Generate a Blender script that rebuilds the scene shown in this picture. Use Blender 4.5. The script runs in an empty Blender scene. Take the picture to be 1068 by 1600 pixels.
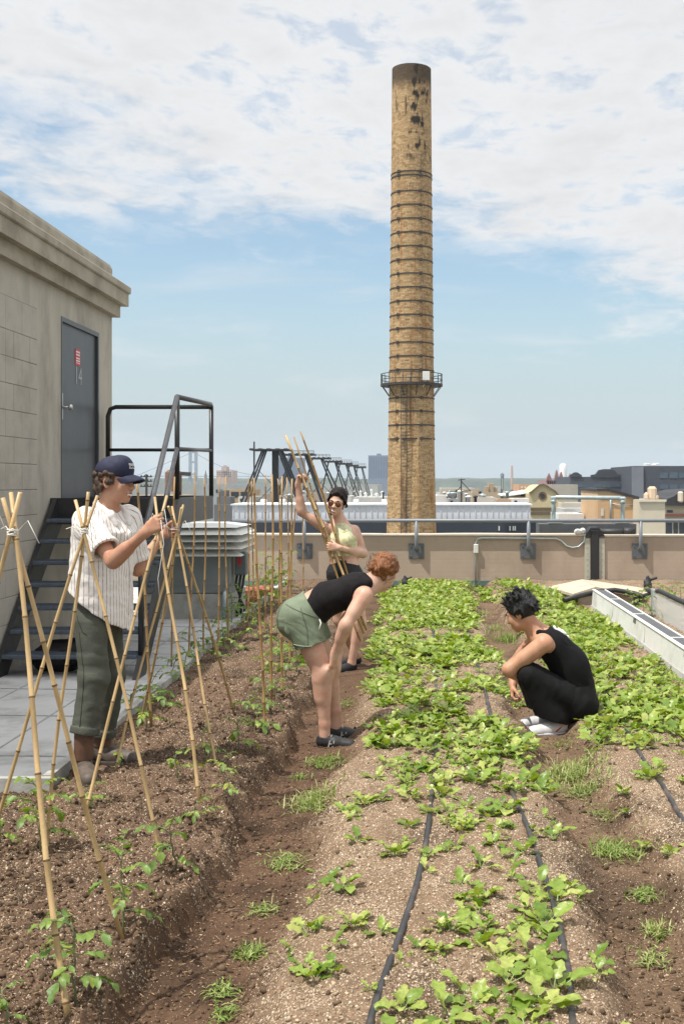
import bpy, math, random
import numpy as np
from mathutils import Vector, Matrix, Quaternion
random.seed(7)
rng = np.random.default_rng(7)
scene = bpy.context.scene
COL = scene.collection
R_ = math.radians
# picture geometry: level camera at height H, lens length F (px of the 1068x1600 photograph), axis point CX, CY
F, CX, CY, H = 1800.0, 665.0, 752.0, 1.7


def P(px, py, Y):
    """world point seen at (px, py) of the photograph at distance Y along the beds"""
    return np.array([(px - CX) / F * Y, Y, H - (py - CY) / F * Y])


def XA(px, Y):
    return (px - CX) / F * Y


def ZA(py, Y):
    return H - (py - CY) / F * Y


def unit(v):
    v = np.asarray(v, float)
    return v / (np.linalg.norm(v) + 1e-12)


# ------------------------------------------------------------------ noise
def _hash(ix, iy, iz, seed):
    h = (ix * 374761393 + iy * 668265263 + iz * 2147483647 + seed * 1274126177) & 0xFFFFFFFF
    h = ((h ^ (h >> 13)) * 1274126177) & 0xFFFFFFFF
    h = ((h ^ (h >> 16)) * 2246822519) & 0xFFFFFFFF
    return ((h ^ (h >> 15)) & 0xFFFFFF) / float(0xFFFFFF)


def vnoise(x, y, z=None, seed=0):
    x = np.asarray(x, float); y = np.asarray(y, float)
    z = np.zeros_like(x) if z is None else np.asarray(z, float)
    fx, fy, fz = np.floor(x), np.floor(y), np.floor(z)
    ix, iy, iz = fx.astype(np.int64), fy.astype(np.int64), fz.astype(np.int64)
    u, v, w = x - fx, y - fy, z - fz
    u = u * u * (3 - 2 * u); v = v * v * (3 - 2 * v); w = w * w * (3 - 2 * w)
    r = 0
    for dz in (0, 1):
        wz = w if dz else 1 - w
        for dy in (0, 1):
            wy = v if dy else 1 - v
            for dx in (0, 1):
                wx = u if dx else 1 - u
                r = r + _hash(ix + dx, iy + dy, iz + dz, seed) * wx * wy * wz
    return r * 2 - 1


def fbm(x, y, z=None, oct=4, seed=0, gain=.5):
    a, s, r = 1.0, 0.0, 0
    for o in range(oct):
        k = 2.03 ** o
        r = r + a * vnoise(np.asarray(x) * k, np.asarray(y) * k, None if z is None else np.asarray(z) * k, seed + o * 17)
        s += a; a *= gain
    return r / s


def sstep(a, b, x):
    t = np.clip((x - a) / (b - a), 0, 1)
    return t * t * (3 - 2 * t)


# ------------------------------------------------------------------ objects
ORG = {}


def tag(o, label=None, cat=None, group=None, kind=None):
    if label: o['label'] = label
    if cat: o['category'] = cat
    if group: o['group'] = group
    if kind: o['kind'] = kind
    return o


def empty(name, loc, label=None, cat=None, group=None):
    o = bpy.data.objects.new(name, None)
    o.empty_display_size = .1
    COL.objects.link(o)
    o.location = [float(v) for v in loc]
    ORG[o.name] = np.array(loc, float)
    return tag(o, label, cat, group)


def link(name, V, Fc, mats, parent=None, mi=None, smooth=False, org=None, attrs=None):
    """one mesh object; V in world coordinates"""
    V = np.asarray(V, float).reshape(-1, 3)
    if parent is not None:
        org = ORG[parent.name]
    elif org is None:
        org = np.array([(V[:, 0].min() + V[:, 0].max()) / 2, (V[:, 1].min() + V[:, 1].max()) / 2, V[:, 2].min()])
    me = bpy.data.meshes.new(name)
    W = V - org
    if isinstance(Fc, np.ndarray):
        n, k = Fc.shape
        me.vertices.add(len(W)); me.vertices.foreach_set('co', W.astype(np.float32).ravel())
        me.loops.add(n * k); me.loops.foreach_set('vertex_index', Fc.astype(np.int32).ravel())
        me.polygons.add(n)
        me.polygons.foreach_set('loop_start', np.arange(0, n * k, k, dtype=np.int32))
        me.update(calc_edges=True)
    else:
        me.from_pydata([tuple(v) for v in W], [], [tuple(int(i) for i in f) for f in Fc])
    if not isinstance(mats, (list, tuple)): mats = [mats]
    for m in mats: me.materials.append(m)
    if mi is not None:
        me.polygons.foreach_set('material_index', np.asarray(mi, np.int32))
    if smooth is not False:
        me.polygons.foreach_set('use_smooth', np.ones(len(me.polygons), bool) if smooth is True else np.asarray(smooth, bool))
    for k, a in (attrs or {}).items():
        a = np.asarray(a, np.float32)
        if a.ndim == 2:
            t = me.attributes.new(k, 'FLOAT_COLOR', 'POINT')
            t.data.foreach_set('color', np.concatenate([a, np.ones((len(a), 1), np.float32)], 1).ravel() if a.shape[1] == 3 else a.ravel())
        else:
            t = me.attributes.new(k, 'FLOAT', 'POINT'); t.data.foreach_set('value', a)
    me.update()
    o = bpy.data.objects.new(name, me)
    COL.objects.link(o)
    if parent is not None:
        o.parent = parent
        ORG[o.name] = org
    else:
        o.location = [float(v) for v in org]
        ORG[o.name] = np.array(org, float)
    return o


class MB:
    """collects shapes into one mesh"""
    def __init__(s):
        s.V, s.F, s.M, s.S = [], [], [], []

    def add(s, V, Fc, m=0, smooth=False):
        b = len(s.V)
        s.V += [tuple(float(c) for c in v) for v in V]
        for f in Fc:
            s.F.append(tuple(int(i) + b for i in f)); s.M.append(m); s.S.append(smooth)
        return s

    def hexa(s, p, m=0):
        return s.add(p, [(0, 3, 2, 1), (4, 5, 6, 7), (0, 1, 5, 4), (1, 2, 6, 5), (2, 3, 7, 6), (3, 0, 4, 7)], m)

    def box(s, x0, x1, y0, y1, z0, z1, m=0):
        return s.hexa([(x0, y0, z0), (x1, y0, z0), (x1, y1, z0), (x0, y1, z0), (x0, y0, z1), (x1, y0, z1), (x1, y1, z1), (x0, y1, z1)], m)

    def bbox(s, x0, x1, y0, y1, z0, z1, b=.01, m=0):
        """box with chamfered edges"""
        bm_v, idx = [], {}
        for i, sx in enumerate((x0, x1)):
            for j, sy in enumerate((y0, y1)):
                for k, sz in enumerate((z0, z1)):
                    dx, dy, dz = (b if i == 0 else -b), (b if j == 0 else -b), (b if k == 0 else -b)
                    for a in range(3):
                        v = [sx + dx, sy + dy, sz + dz]; v[a] = (sx, sy, sz)[a]
                        idx[(i, j, k, a)] = len(bm_v); bm_v.append(v)
        fs = []
        for i in (0, 1):
            q = [(0, 0), (1, 0), (1, 1), (0, 1)]
            fs.append([idx[(i, a, b_, 0)] for a, b_ in q]); fs.append([idx[(a, i, b_, 1)] for a, b_ in q]); fs.append([idx[(a, b_, i, 2)] for a, b_ in q])
            for j in (0, 1):
                fs.append([idx[(i, j, 0, 0)], idx[(i, j, 1, 0)], idx[(i, j, 1, 1)], idx[(i, j, 0, 1)]])
                fs.append([idx[(i, 0, j, 0)], idx[(i, 1, j, 0)], idx[(i, 1, j, 2)], idx[(i, 0, j, 2)]])
                fs.append([idx[(0, i, j, 1)], idx[(1, i, j, 1)], idx[(1, i, j, 2)], idx[(0, i, j, 2)]])
                for k in (0, 1):
                    fs.append([idx[(i, j, k, a)] for a in range(3)])
        c = np.array([(x0 + x1) / 2, (y0 + y1) / 2, (z0 + z1) / 2]); A = np.array(bm_v)
        out = []
        for f in fs:
            n = np.cross(A[f[1]] - A[f[0]], A[f[2]] - A[f[0]])
            out.append(f if np.dot(n, A[f].mean(0) - c) > 0 else f[::-1])
        return s.add(bm_v, out, m)

    def bar(s, a, b, w, h, up=(0, 0, 1), m=0):
        a, b = np.asarray(a, float), np.asarray(b, float)
        d = unit(b - a); x = np.cross(d, up)
        if np.linalg.norm(x) < 1e-6: x = np.cross(d, (1, 0, 0))
        x = unit(x); z = np.cross(x, d)
        q = lambda c, i, j: c + x * w / 2 * i + z * h / 2 * j
        return s.hexa([q(a, -1, -1), q(a, 1, -1), q(b, 1, -1), q(b, -1, -1), q(a, -1, 1), q(a, 1, 1), q(b, 1, 1), q(b, -1, 1)], m)

    def tube(s, pts, r, n=8, m=0, caps=True, smooth=True):
        pts = [np.asarray(p, float) for p in pts]
        rr = r if isinstance(r, (list, tuple, np.ndarray)) else [r] * len(pts)
        V, Fc = [], []
        d0 = unit(pts[1] - pts[0])
        x = np.cross(d0, (0, 0, 1))
        if np.linalg.norm(x) < 1e-3: x = np.cross(d0, (0, 1, 0))
        x = unit(x)
        for i, p in enumerate(pts):
            d = unit(pts[min(i + 1, len(pts) - 1)] - pts[max(i - 1, 0)])
            x = unit(x - d * np.dot(x, d)); y = np.cross(d, x)
            for k in range(n):
                t = 2 * math.pi * k / n
                V.append(p + (x * math.cos(t) + y * math.sin(t)) * rr[i])
        for i in range(len(pts) - 1):
            for k in range(n):
                a, b = i * n + k, i * n + (k + 1) % n
                Fc.append((a, b, b + n, a + n))
        s.add(V, Fc, m, smooth)
        if caps:
            b = len(s.V) - len(V)
            s.F.append(tuple(b + k for k in reversed(range(n)))); s.M.append(m); s.S.append(False)
            e = b + (len(pts) - 1) * n
            s.F.append(tuple(e + k for k in range(n))); s.M.append(m); s.S.append(False)
        return s

    def lathe(s, c, prof, n=24, m=0, smooth=True, a0=0):
        """prof: [(radius, z)] around the vertical through c"""
        V, Fc = [], []
        for r, z in prof:
            for k in range(n):
                t = 2 * math.pi * k / n + a0
                V.append((c[0] + r * math.cos(t), c[1] + r * math.sin(t), c[2] + z))
        for i in range(len(prof) - 1):
            for k in range(n):
                a, b = i * n + k, i * n + (k + 1) % n
                Fc.append((a, b, b + n, a + n))
        return s.add(V, Fc, m, smooth)

    def prism(s, poly, y0, y1, m=0):
        """polygon in x,z extruded along y (counter-clockwise seen from -y)"""
        n = len(poly)
        V = [(x, y0, z) for x, z in poly] + [(x, y1, z) for x, z in poly]
        Fc = [tuple(range(n)), tuple(reversed(range(n, 2 * n)))]
        Fc += [((i + 1) % n, i, i + n, (i + 1) % n + n) for i in range(n)]
        return s.add(V, Fc, m)

    def build(s, name, mats, parent=None, org=None):
        return link(name, s.V, s.F, mats, parent, s.M, s.S, org)


def copy_tree(o, parent=None):
    c = o.copy(); COL.objects.link(c)
    if parent is not None: c.parent = parent
    ORG[c.name] = ORG.get(o.name, np.zeros(3))
    for ch in list(o.children): copy_tree(ch, c)
    return c


# ------------------------------------------------------------------ materials
def new_mat(name):
    m = bpy.data.materials.new(name); m.use_nodes = True
    nt = m.node_tree
    return m, nt, nt.nodes['Principled BSDF']


def N(nt, typ, **kw):
    n = nt.nodes.new(typ)
    for k, v in kw.items():
        if k in n.inputs: n.inputs[k].default_value = v
        else: setattr(n, k, v)
    return n


def ramp(nt, stops, interp='LINEAR'):
    n = nt.nodes.new('ShaderNodeValToRGB'); r = n.color_ramp; r.interpolation = interp
    while len(r.elements) < len(stops): r.elements.new(.5)
    for e, (p, c) in zip(r.elements, stops):
        e.position = p; e.color = (*c, 1) if len(c) == 3 else c
    return n


def srgb(r, g, b):
    f = lambda c: (c / 255 / 12.92) if c / 255 <= .04045 else ((c / 255 + .055) / 1.055) ** 2.4
    return (f(r), f(g), f(b))


def mat(name, col, rough=.6, var=.12, scale=6, bump=0., bscale=60, metal=0., spec=.5, dirt=None, dirt_amt=.5, dscale=3, streak=1., coat=0, island=0.):
    """principled surface with broken colour, optional dirt colour, bump"""
    m, nt, b = new_mat(name)
    L = nt.links.new
    tc = N(nt, 'ShaderNodeTexCoord')
    n1 = N(nt, 'ShaderNodeTexNoise', Scale=scale, Detail=6, Roughness=.6)
    mp = N(nt, 'ShaderNodeMapping'); mp.inputs['Scale'].default_value = (1, 1, 1 / streak)
    L(tc.outputs['Object'], mp.inputs[0]); L(mp.outputs[0], n1.inputs['Vector'])
    c = np.array(col)
    rp = ramp(nt, [(.25, tuple(np.clip(c * (1 - var * 1.6), 0, 1))), (.5, tuple(c)), (.78, tuple(np.clip(c * (1 + var * 1.4), 0, 1)))])
    L(n1.outputs['Fac'], rp.inputs[0])
    out = rp.outputs[0]
    if island:
        g = N(nt, 'ShaderNodeNewGeometry')
        hs = N(nt, 'ShaderNodeHueSaturation'); ma = N(nt, 'ShaderNodeMapRange')
        ma.inputs['To Min'].default_value = 1 - island; ma.inputs['To Max'].default_value = 1 + island
        L(g.outputs['Random Per Island'], ma.inputs[0]); L(ma.outputs[0], hs.inputs['Value']); L(out, hs.inputs['Color']); out = hs.outputs[0]
    if dirt is not None:
        n2 = N(nt, 'ShaderNodeTexNoise', Scale=dscale, Detail=8, Roughness=.65)
        L(mp.outputs[0], n2.inputs['Vector'])
        r2 = ramp(nt, [(.48, (0, 0, 0)), (.72, (dirt_amt,) * 3)])
        L(n2.outputs['Fac'], r2.inputs[0])
        mx = N(nt, 'ShaderNodeMix', data_type='RGBA'); mx.inputs[7].default_value = (*dirt, 1)
        L(r2.outputs[0], mx.inputs[0]); L(out, mx.inputs[6]); out = mx.outputs[2]
    L(out, b.inputs['Base Color'])
    b.inputs['Roughness'].default_value = rough
    b.inputs['Metallic'].default_value = metal
    b.inputs['Specular IOR Level'].default_value = spec
    if coat: b.inputs['Coat Weight'].default_value = coat
    if bump:
        n3 = N(nt, 'ShaderNodeTexNoise', Scale=bscale, Detail=5)
        L(tc.outputs['Object'], n3.inputs['Vector'])
        bp = N(nt, 'ShaderNodeBump', Strength=bump, Distance=.01)
        L(n3.outputs['Fac'], bp.inputs['Height']); L(bp.outputs[0], b.inputs['Normal'])
    return m


# ------------------------------------------------------------------ signed distance bodies
class SDF:
    """union of tapered limbs and ellipsoids, blended smoothly and meshed as one continuous surface"""
    def __init__(s, h=.006):
        s.h, s.ops, s.disp = h, [], None

    def cone(s, a, b, ra, rb=None, k=.02, flat=None, fs=1., cut=None, sub=False, noise=None):
        a, b = np.array(a, float), np.array(b, float)
        rb = ra if rb is None else rb
        s.ops.append(('c', a, b, ra, rb, k, None if flat is None else unit(flat), fs, cut, sub)); return s

    def chain(s, pts, rs, k=.02, **kw):
        for i in range(len(pts) - 1): s.cone(pts[i], pts[i + 1], rs[i], rs[i + 1], k, **kw)
        return s

    def ell(s, c, r, Rm=None, k=.02, cut=None, sub=False):
        r = np.array([r] * 3 if np.isscalar(r) else r, float)
        s.ops.append(('e', np.array(c, float), r, np.eye(3) if Rm is None else np.array(Rm, float), 0, k, None, 1., cut, sub)); return s

    def _bb(s, op):
        if op[0] == 'c':
            m = max(op[3], op[4]) * max(1., op[7]) + op[5] + s.h * 3
            return np.minimum(op[1], op[2]) - m, np.maximum(op[1], op[2]) + m
        m = op[2].max() + op[5] + s.h * 3
        return op[1] - m, op[1] + m

    def mesh(s):
        h = s.h
        bbs = [s._bb(o) for o in s.ops]
        adds = [b for o, b in zip(s.ops, bbs) if not o[9]]
        lo = np.min([b[0] for b in adds], 0) - h * 2; hi = np.max([b[1] for b in adds], 0) + h * 2
        dims = np.ceil((hi - lo) / h).astype(int) + 1
        D = np.full(dims, .5, np.float32)
        ax = [lo[i] + h * np.arange(dims[i]) for i in range(3)]
        for op, (b0, b1) in zip(s.ops, bbs):
            i0 = np.clip(np.floor((b0 - lo) / h).astype(int), 0, dims); i1 = np.clip(np.ceil((b1 - lo) / h).astype(int) + 1, 0, dims)
            if np.any(i1 <= i0): continue
            x = ax[0][i0[0]:i1[0]][:, None, None]; y = ax[1][i0[1]:i1[1]][None, :, None]; z = ax[2][i0[2]:i1[2]][None, None, :]
            typ, A, B, ra, rb, k, fl, fs, cut, sub = op
            if typ == 'c':
                qx, qy, qz = x - A[0], y - A[1], z - A[2]
                v = B - A
                if fl is not None:
                    w = qx * fl[0] + qy * fl[1] + qz * fl[2]; g = 1 / fs - 1
                    qx = qx + fl[0] * w * g; qy = qy + fl[1] * w * g; qz = qz + fl[2] * w * g
                    v = v + fl * np.dot(v, fl) * g
                L2 = max(np.dot(v, v), 1e-9)
                t = np.clip((qx * v[0] + qy * v[1] + qz * v[2]) / L2, 0, 1)
                d = np.sqrt((qx - v[0] * t) ** 2 + (qy - v[1] * t) ** 2 + (qz - v[2] * t) ** 2) - (ra + (rb - ra) * t)
                if fs < 1: d = d * (fs * .5 + .5)
            else:
                qx, qy, qz = x - A[0], y - A[1], z - A[2]
                r = B
                M_ = ra
                l = [(qx * M_[0, j] + qy * M_[1, j] + qz * M_[2, j]) for j in range(3)]
                k0 = np.sqrt((l[0] / r[0]) ** 2 + (l[1] / r[1]) ** 2 + (l[2] / r[2]) ** 2)
                k1 = np.sqrt((l[0] / r[0] ** 2) ** 2 + (l[1] / r[1] ** 2) ** 2 + (l[2] / r[2] ** 2) ** 2) + 1e-9
                d = k0 * (k0 - 1) / k1
            if cut is not None:
                for (pt, nn) in cut:
                    nn = unit(nn)
                    d = np.maximum(d, (x - pt[0]) * nn[0] + (y - pt[1]) * nn[1] + (z - pt[2]) * nn[2])
            sl = (slice(i0[0], i1[0]), slice(i0[1], i1[1]), slice(i0[2], i1[2]))
            E = D[sl]
            if sub:
                d = -d
                g = np.maximum(k - np.abs(E - d), 0) / max(k, 1e-6)
                D[sl] = np.maximum(E, d) + g * g * k * .25
            else:
                g = np.maximum(k - np.abs(E - d), 0) / max(k, 1e-6)
                D[sl] = np.minimum(E, d) - g * g * k * .25
        if s.disp is not None:
            I = np.argwhere(np.abs(D) < .03)
            p = lo + I * h
            D[I[:, 0], I[:, 1], I[:, 2]] += s.disp(p).astype(np.float32)
        return nets(D, lo, h)

    def build(s, name, m, parent, attrs=None):
        V, Q = s.mesh()
        return link(name, V, Q, m, parent, smooth=True, attrs=None if attrs is None else attrs(V))


def nets(D, lo, h):
    S = D < 0
    n = np.array(D.shape)
    c = np.zeros(n - 1, np.int8)
    off = [(i, j, k) for i in (0, 1) for j in (0, 1) for k in (0, 1)]
    sl = lambda o: tuple(slice(o[a], n[a] - 1 + o[a]) for a in range(3))
    for o in off: c += S[sl(o)]
    I = np.argwhere((c > 0) & (c < 8))
    idx = np.full(n - 1, -1, np.int64)
    idx[I[:, 0], I[:, 1], I[:, 2]] = np.arange(len(I))
    val = {o: D[I[:, 0] + o[0], I[:, 1] + o[1], I[:, 2] + o[2]] for o in off}
    acc = np.zeros((len(I), 3)); cnt = np.zeros(len(I))
    for a in off:
        for ax in range(3):
            if a[ax]: continue
            b = list(a); b[ax] = 1; b = tuple(b)
            va, vb = val[a], val[b]
            m = (va < 0) != (vb < 0)
            t = np.where(m, va / np.where(m, va - vb, 1), 0)
            pos = np.tile(np.array(a, float), (len(I), 1)); pos[:, ax] = t
            acc += np.where(m[:, None], pos, 0); cnt += m
    V = lo + h * (I + acc / cnt[:, None])
    Q = []
    for ax in range(3):
        b_, c_ = (ax + 1) % 3, (ax + 2) % 3
        s0 = [slice(None)] * 3; s1 = [slice(None)] * 3
        s0[ax] = slice(0, n[ax] - 1); s1[ax] = slice(1, n[ax])
        A, B = S[tuple(s0)], S[tuple(s1)]
        E = np.argwhere(A != B)
        E = E[(E[:, b_] > 0) & (E[:, c_] > 0) & (E[:, b_] < n[b_] - 1) & (E[:, c_] < n[c_] - 1)]
        fl = A[E[:, 0], E[:, 1], E[:, 2]]
        def g(db, dc):
            q = E.copy(); q[:, b_] -= db; q[:, c_] -= dc
            return idx[q[:, 0], q[:, 1], q[:, 2]]
        q = np.stack([g(1, 1), g(0, 1), g(0, 0), g(1, 0)], 1)
        q[~fl] = q[~fl][:, ::-1]
        Q.append(q[(q >= 0).all(1)])
    return V, np.concatenate(Q)
# ================================================================== materials of the near place
m_conc = mat('bulkhead_concrete', srgb(172, 165, 152), .85, .12, 3, .3, 45, dirt=srgb(118, 110, 97), dirt_amt=.7, dscale=1.6, streak=2.5)
m_trim = mat('cornice_concrete', srgb(160, 152, 136), .85, .12, 5, .35, 60, dirt=srgb(104, 96, 80), dirt_amt=.6, dscale=2.2)
m_cmu = mat('block_paint', srgb(170, 163, 151), .8, .07, 3, .25, 70, dirt=srgb(136, 129, 116), dirt_amt=.6, dscale=2)
m_mortar = mat('block_joint', srgb(134, 128, 117), .9, .1, 10)
m_steel = mat('black_steel', (.022, .022, .024), .42, .2, 9, .08, 40, dirt=(.06, .055, .05), dirt_amt=.4, dscale=5)
m_pipe = mat('rail_paint', (.10, .10, .105), .35, .2, 20, metal=.4)
m_railblack = mat('landing_rail_paint', (.02, .02, .02), .4, .2, 20)
m_tread = mat('tread_steel', (.075, .095, .12), .5, .2, 30, .2, 120)
m_door = mat('door_paint', (.046, .048, .052), .38, .12, 4, .05, 20, dirt=(.10, .10, .105), dirt_amt=.35, dscale=3)
m_chrome = mat('worn_chrome', (.55, .55, .54), .28, .1, 20, metal=.9)
m_red = mat('sign_red', (.55, .02, .03), .5, .1, 20)
m_white = mat('white_paint', (.72, .72, .70), .55, .06, 12)
m_grey_num = mat('number_grey', (.32, .33, .34), .5, .1, 20)
m_walk = mat('roof_membrane', srgb(192, 192, 190), .8, .07, 2.2, .18, 70, dirt=srgb(112, 106, 98), dirt_amt=.7, dscale=2.4)
m_curb = mat('curb_membrane', srgb(170, 169, 163), .8, .08, 6, .2, 50, dirt=srgb(96, 88, 78), dirt_amt=.7, dscale=4)
m_seam = mat('membrane_seam', (.36, .36, .355), .9, .2, 15)
m_parapet = mat('parapet_paint', srgb(166, 150, 133), .85, .06, 1.4, .0, 60, dirt=srgb(132, 116, 101), dirt_amt=.7, dscale=.9, streak=1.6)
m_cap = mat('parapet_cap', srgb(188, 178, 162), .8, .08, 5, .2, 40)
m_flash = mat('green_flashing', srgb(86, 112, 104), .6, .15, 6, dirt=srgb(70, 74, 68), dirt_amt=.6)
m_rail = mat('grey_rail_paint', srgb(118, 124, 130), .45, .06, 10)
m_plate = mat('grey_plate_paint', srgb(88, 92, 96), .5, .1, 10)
m_galv = mat('galvanised_pipe', srgb(165, 178, 178), .4, .12, 14, metal=.35)
m_hvac = mat('hvac_white', srgb(206, 206, 200), .5, .06, 6, dirt=srgb(150, 148, 140), dirt_amt=.4)
m_hvacg = mat('hvac_grey', srgb(128, 135, 134), .5, .08, 5)
m_box = mat('switch_box_grey', srgb(92, 100, 102), .5, .08, 10)
m_rubber = mat('black_rubber', (.018, .018, .019), .55, .2, 30)
m_hose = mat('drip_hose_rubber', (.028, .028, .03), .5, .25, 12, dirt=(.14, .10, .075), dirt_amt=.75, dscale=7)
m_terra = mat('red_tile', srgb(158, 88, 68), .8, .15, 9)
m_board = mat('weathered_board', srgb(186, 172, 152), .85, .1, 4, .2, 50, dirt=srgb(150, 132, 112), dirt_amt=.6, streak=.4)
m_membrane = mat('white_membrane', srgb(214, 214, 210), .6, .05, 4, .15, 30, dirt=srgb(160, 156, 148), dirt_amt=.5, dscale=3)
m_darkmem = mat('dark_membrane', srgb(80, 82, 84), .8, .1, 8, .3, 90)
m_bag = mat('black_bag', (.012, .012, .013), .7, .3, 10, .6, 25)
m_bamboo_ring = mat('bamboo_node', (.13, .075, .03), .6, .25, 30)
m_bamboo = mat('bamboo', (.46, .315, .145), .42, .22, 14, .1, 80, dirt=(.26, .15, .055), dirt_amt=.6, dscale=6, streak=4)
m_bamboo2 = mat('thin_bamboo', (.34, .205, .075), .5, .25, 14, .1, 80, dirt=(.16, .09, .04), dirt_amt=.6, dscale=6, streak=4)
m_twine = mat('twine', (.72, .70, .64), .9, .08, 60)

# ================================================================== soil
def soil_h(x, y, fine=True):
    x = np.asarray(x, float); y = np.asarray(y, float)
    j = .05 * vnoise(y * 1.7, x * .3, seed=3) + .035 * vnoise(y * 5.1, x * .8, seed=4) + .02 * vnoise(y * 13, x * 3, seed=41)
    near = sstep(9, 4.5, y)
    f1 = -.66 - .05 * near                       # centre of the left furrow
    xl = x - f1 + j * 1.3
    xr = x - .82 + j * 1.2
    z = np.full_like(x, .085)
    z = z + .025 * np.cos(np.clip((x + 1.45) / .62, -1, 1) * 1.57) * (x < -.85)
    z = z + .02 * np.cos(np.clip((x - .1) / .5, -1, 1) * 1.57)
    z = z + .02 * np.cos(np.clip((x - 1.5) / .45, -1, 1) * 1.57) * (x > 1)
    left_edge = sstep(-.27, -.19, xl)            # crumbling step on the left bank
    right_edge = 1 - sstep(.12, .34, xl)
    z = z - .118 * left_edge * right_edge
    z = z - .105 * sstep(-.27, -.10, xr) * (1 - sstep(.08, .24, xr))
    z = z + .018 * fbm(x * 2.1, y * 2.1, oct=3, seed=8)
    if fine:
        fur = np.clip(left_edge * right_edge + sstep(-.2, -.1, xr) * (1 - sstep(.1, .2, xr)), 0, 1)
        rough = (1 - .55 * fur) * np.where(x < -.85, 1.25, .8)
        n1 = fbm(x * 9, y * 9, oct=3, seed=11) + .8 * fbm(x * 4.2, y * 3.6, oct=2, seed=16)
        n2 = 1 - np.abs(fbm(x * 28, y * 28, oct=3, seed=12)) * 2
        n3 = fbm(x * 70, y * 70, oct=2, seed=13)
        clod = np.clip(fbm(x * 16, y * 16, oct=2, seed=15) - .18, 0, 1)
        edge = np.exp(-((xl + .26) / .10) ** 2)
        z = z + rough * (.013 * n1 + .008 * n2 + .006 * n3 + .035 * clod) + edge * (.03 * n1 + .02 * clod)
    return z


def soil_zones(x, y):
    j = .05 * vnoise(y * 1.7, x * .3, seed=3) + .035 * vnoise(y * 5.1, x * .8, seed=4)
    near = sstep(9, 4.5, y)
    xl = x + .66 + .05 * near + j * 1.3
    xr = x - .82 + j * 1.2
    bank = 1 - sstep(-.30, -.18, xl)
    fl = sstep(-.30, -.18, xl) * (1 - sstep(.08, .30, xl))
    fr = sstep(-.27, -.12, xr) * (1 - sstep(.10, .26, xr))
    return bank, fl, fr


NR, NC = 820, 640
yy = 2.75 * np.exp(np.linspace(0, math.log(18.72 / 2.75), NR))
uu = np.linspace(0, 1, NC)
x0 = np.maximum(-.42 * yy - 1.0, -3.4); x1 = np.minimum(.27 * yy + 1.3, 5.4)
X = x0[:, None] + (x1 - x0)[:, None] * uu[None, :]
Y = np.repeat(yy[:, None], NC, 1)
Z = soil_h(X, Y)
walk_in = sstep(-1.97, -2.03, X + (Y - 6) * .02) * sstep(6.02, 6.1, Y)
Z = Z * (1 - walk_in) + (-.25) * walk_in
g_in = sstep(2.12, 2.14, X) * sstep(2.26, 2.24, X) * sstep(14.8, 14.6, Y)
Z = Z - .1 * g_in
bank, fl, fr = soil_zones(X, Y)
V = np.stack([X, Y, Z], -1).reshape(-1, 3)
ii = np.arange((NR - 1) * NC).reshape(NR - 1, NC)[:, :-1].ravel()
Q = np.stack([ii, ii + 1, ii + 1 + NC, ii + NC], 1)
cb = np.array(srgb(102, 82, 66)); cf = np.array(srgb(93, 72, 56)); cm = np.array(srgb(126, 105, 85)); cfr = np.array(srgb(106, 86, 68))
c = cm[None, None, :] * np.ones(X.shape + (1,))
c = c + (cb - c) * bank[..., None]; c = c + (cf - c) * fl[..., None]; c = c + (cfr - c) * fr[..., None]
moist = sstep(-.1, .5, fbm(X * 3.3, Y * 3.3, oct=4, seed=21))
c = c * (1 - .42 * moist[..., None])
c = c * (1 + .16 * fbm(X * 22, Y * 22, oct=2, seed=23)[..., None])
chip = np.clip(.36 * bank + .05 * fl + .16 * fr + .95 * (1 - bank) * (1 - fl) * (1 - fr), 0, 1) * np.clip(1 + .9 * fbm(X * 5, Y * 5, oct=3, seed=27), .1, 1.4)


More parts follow.
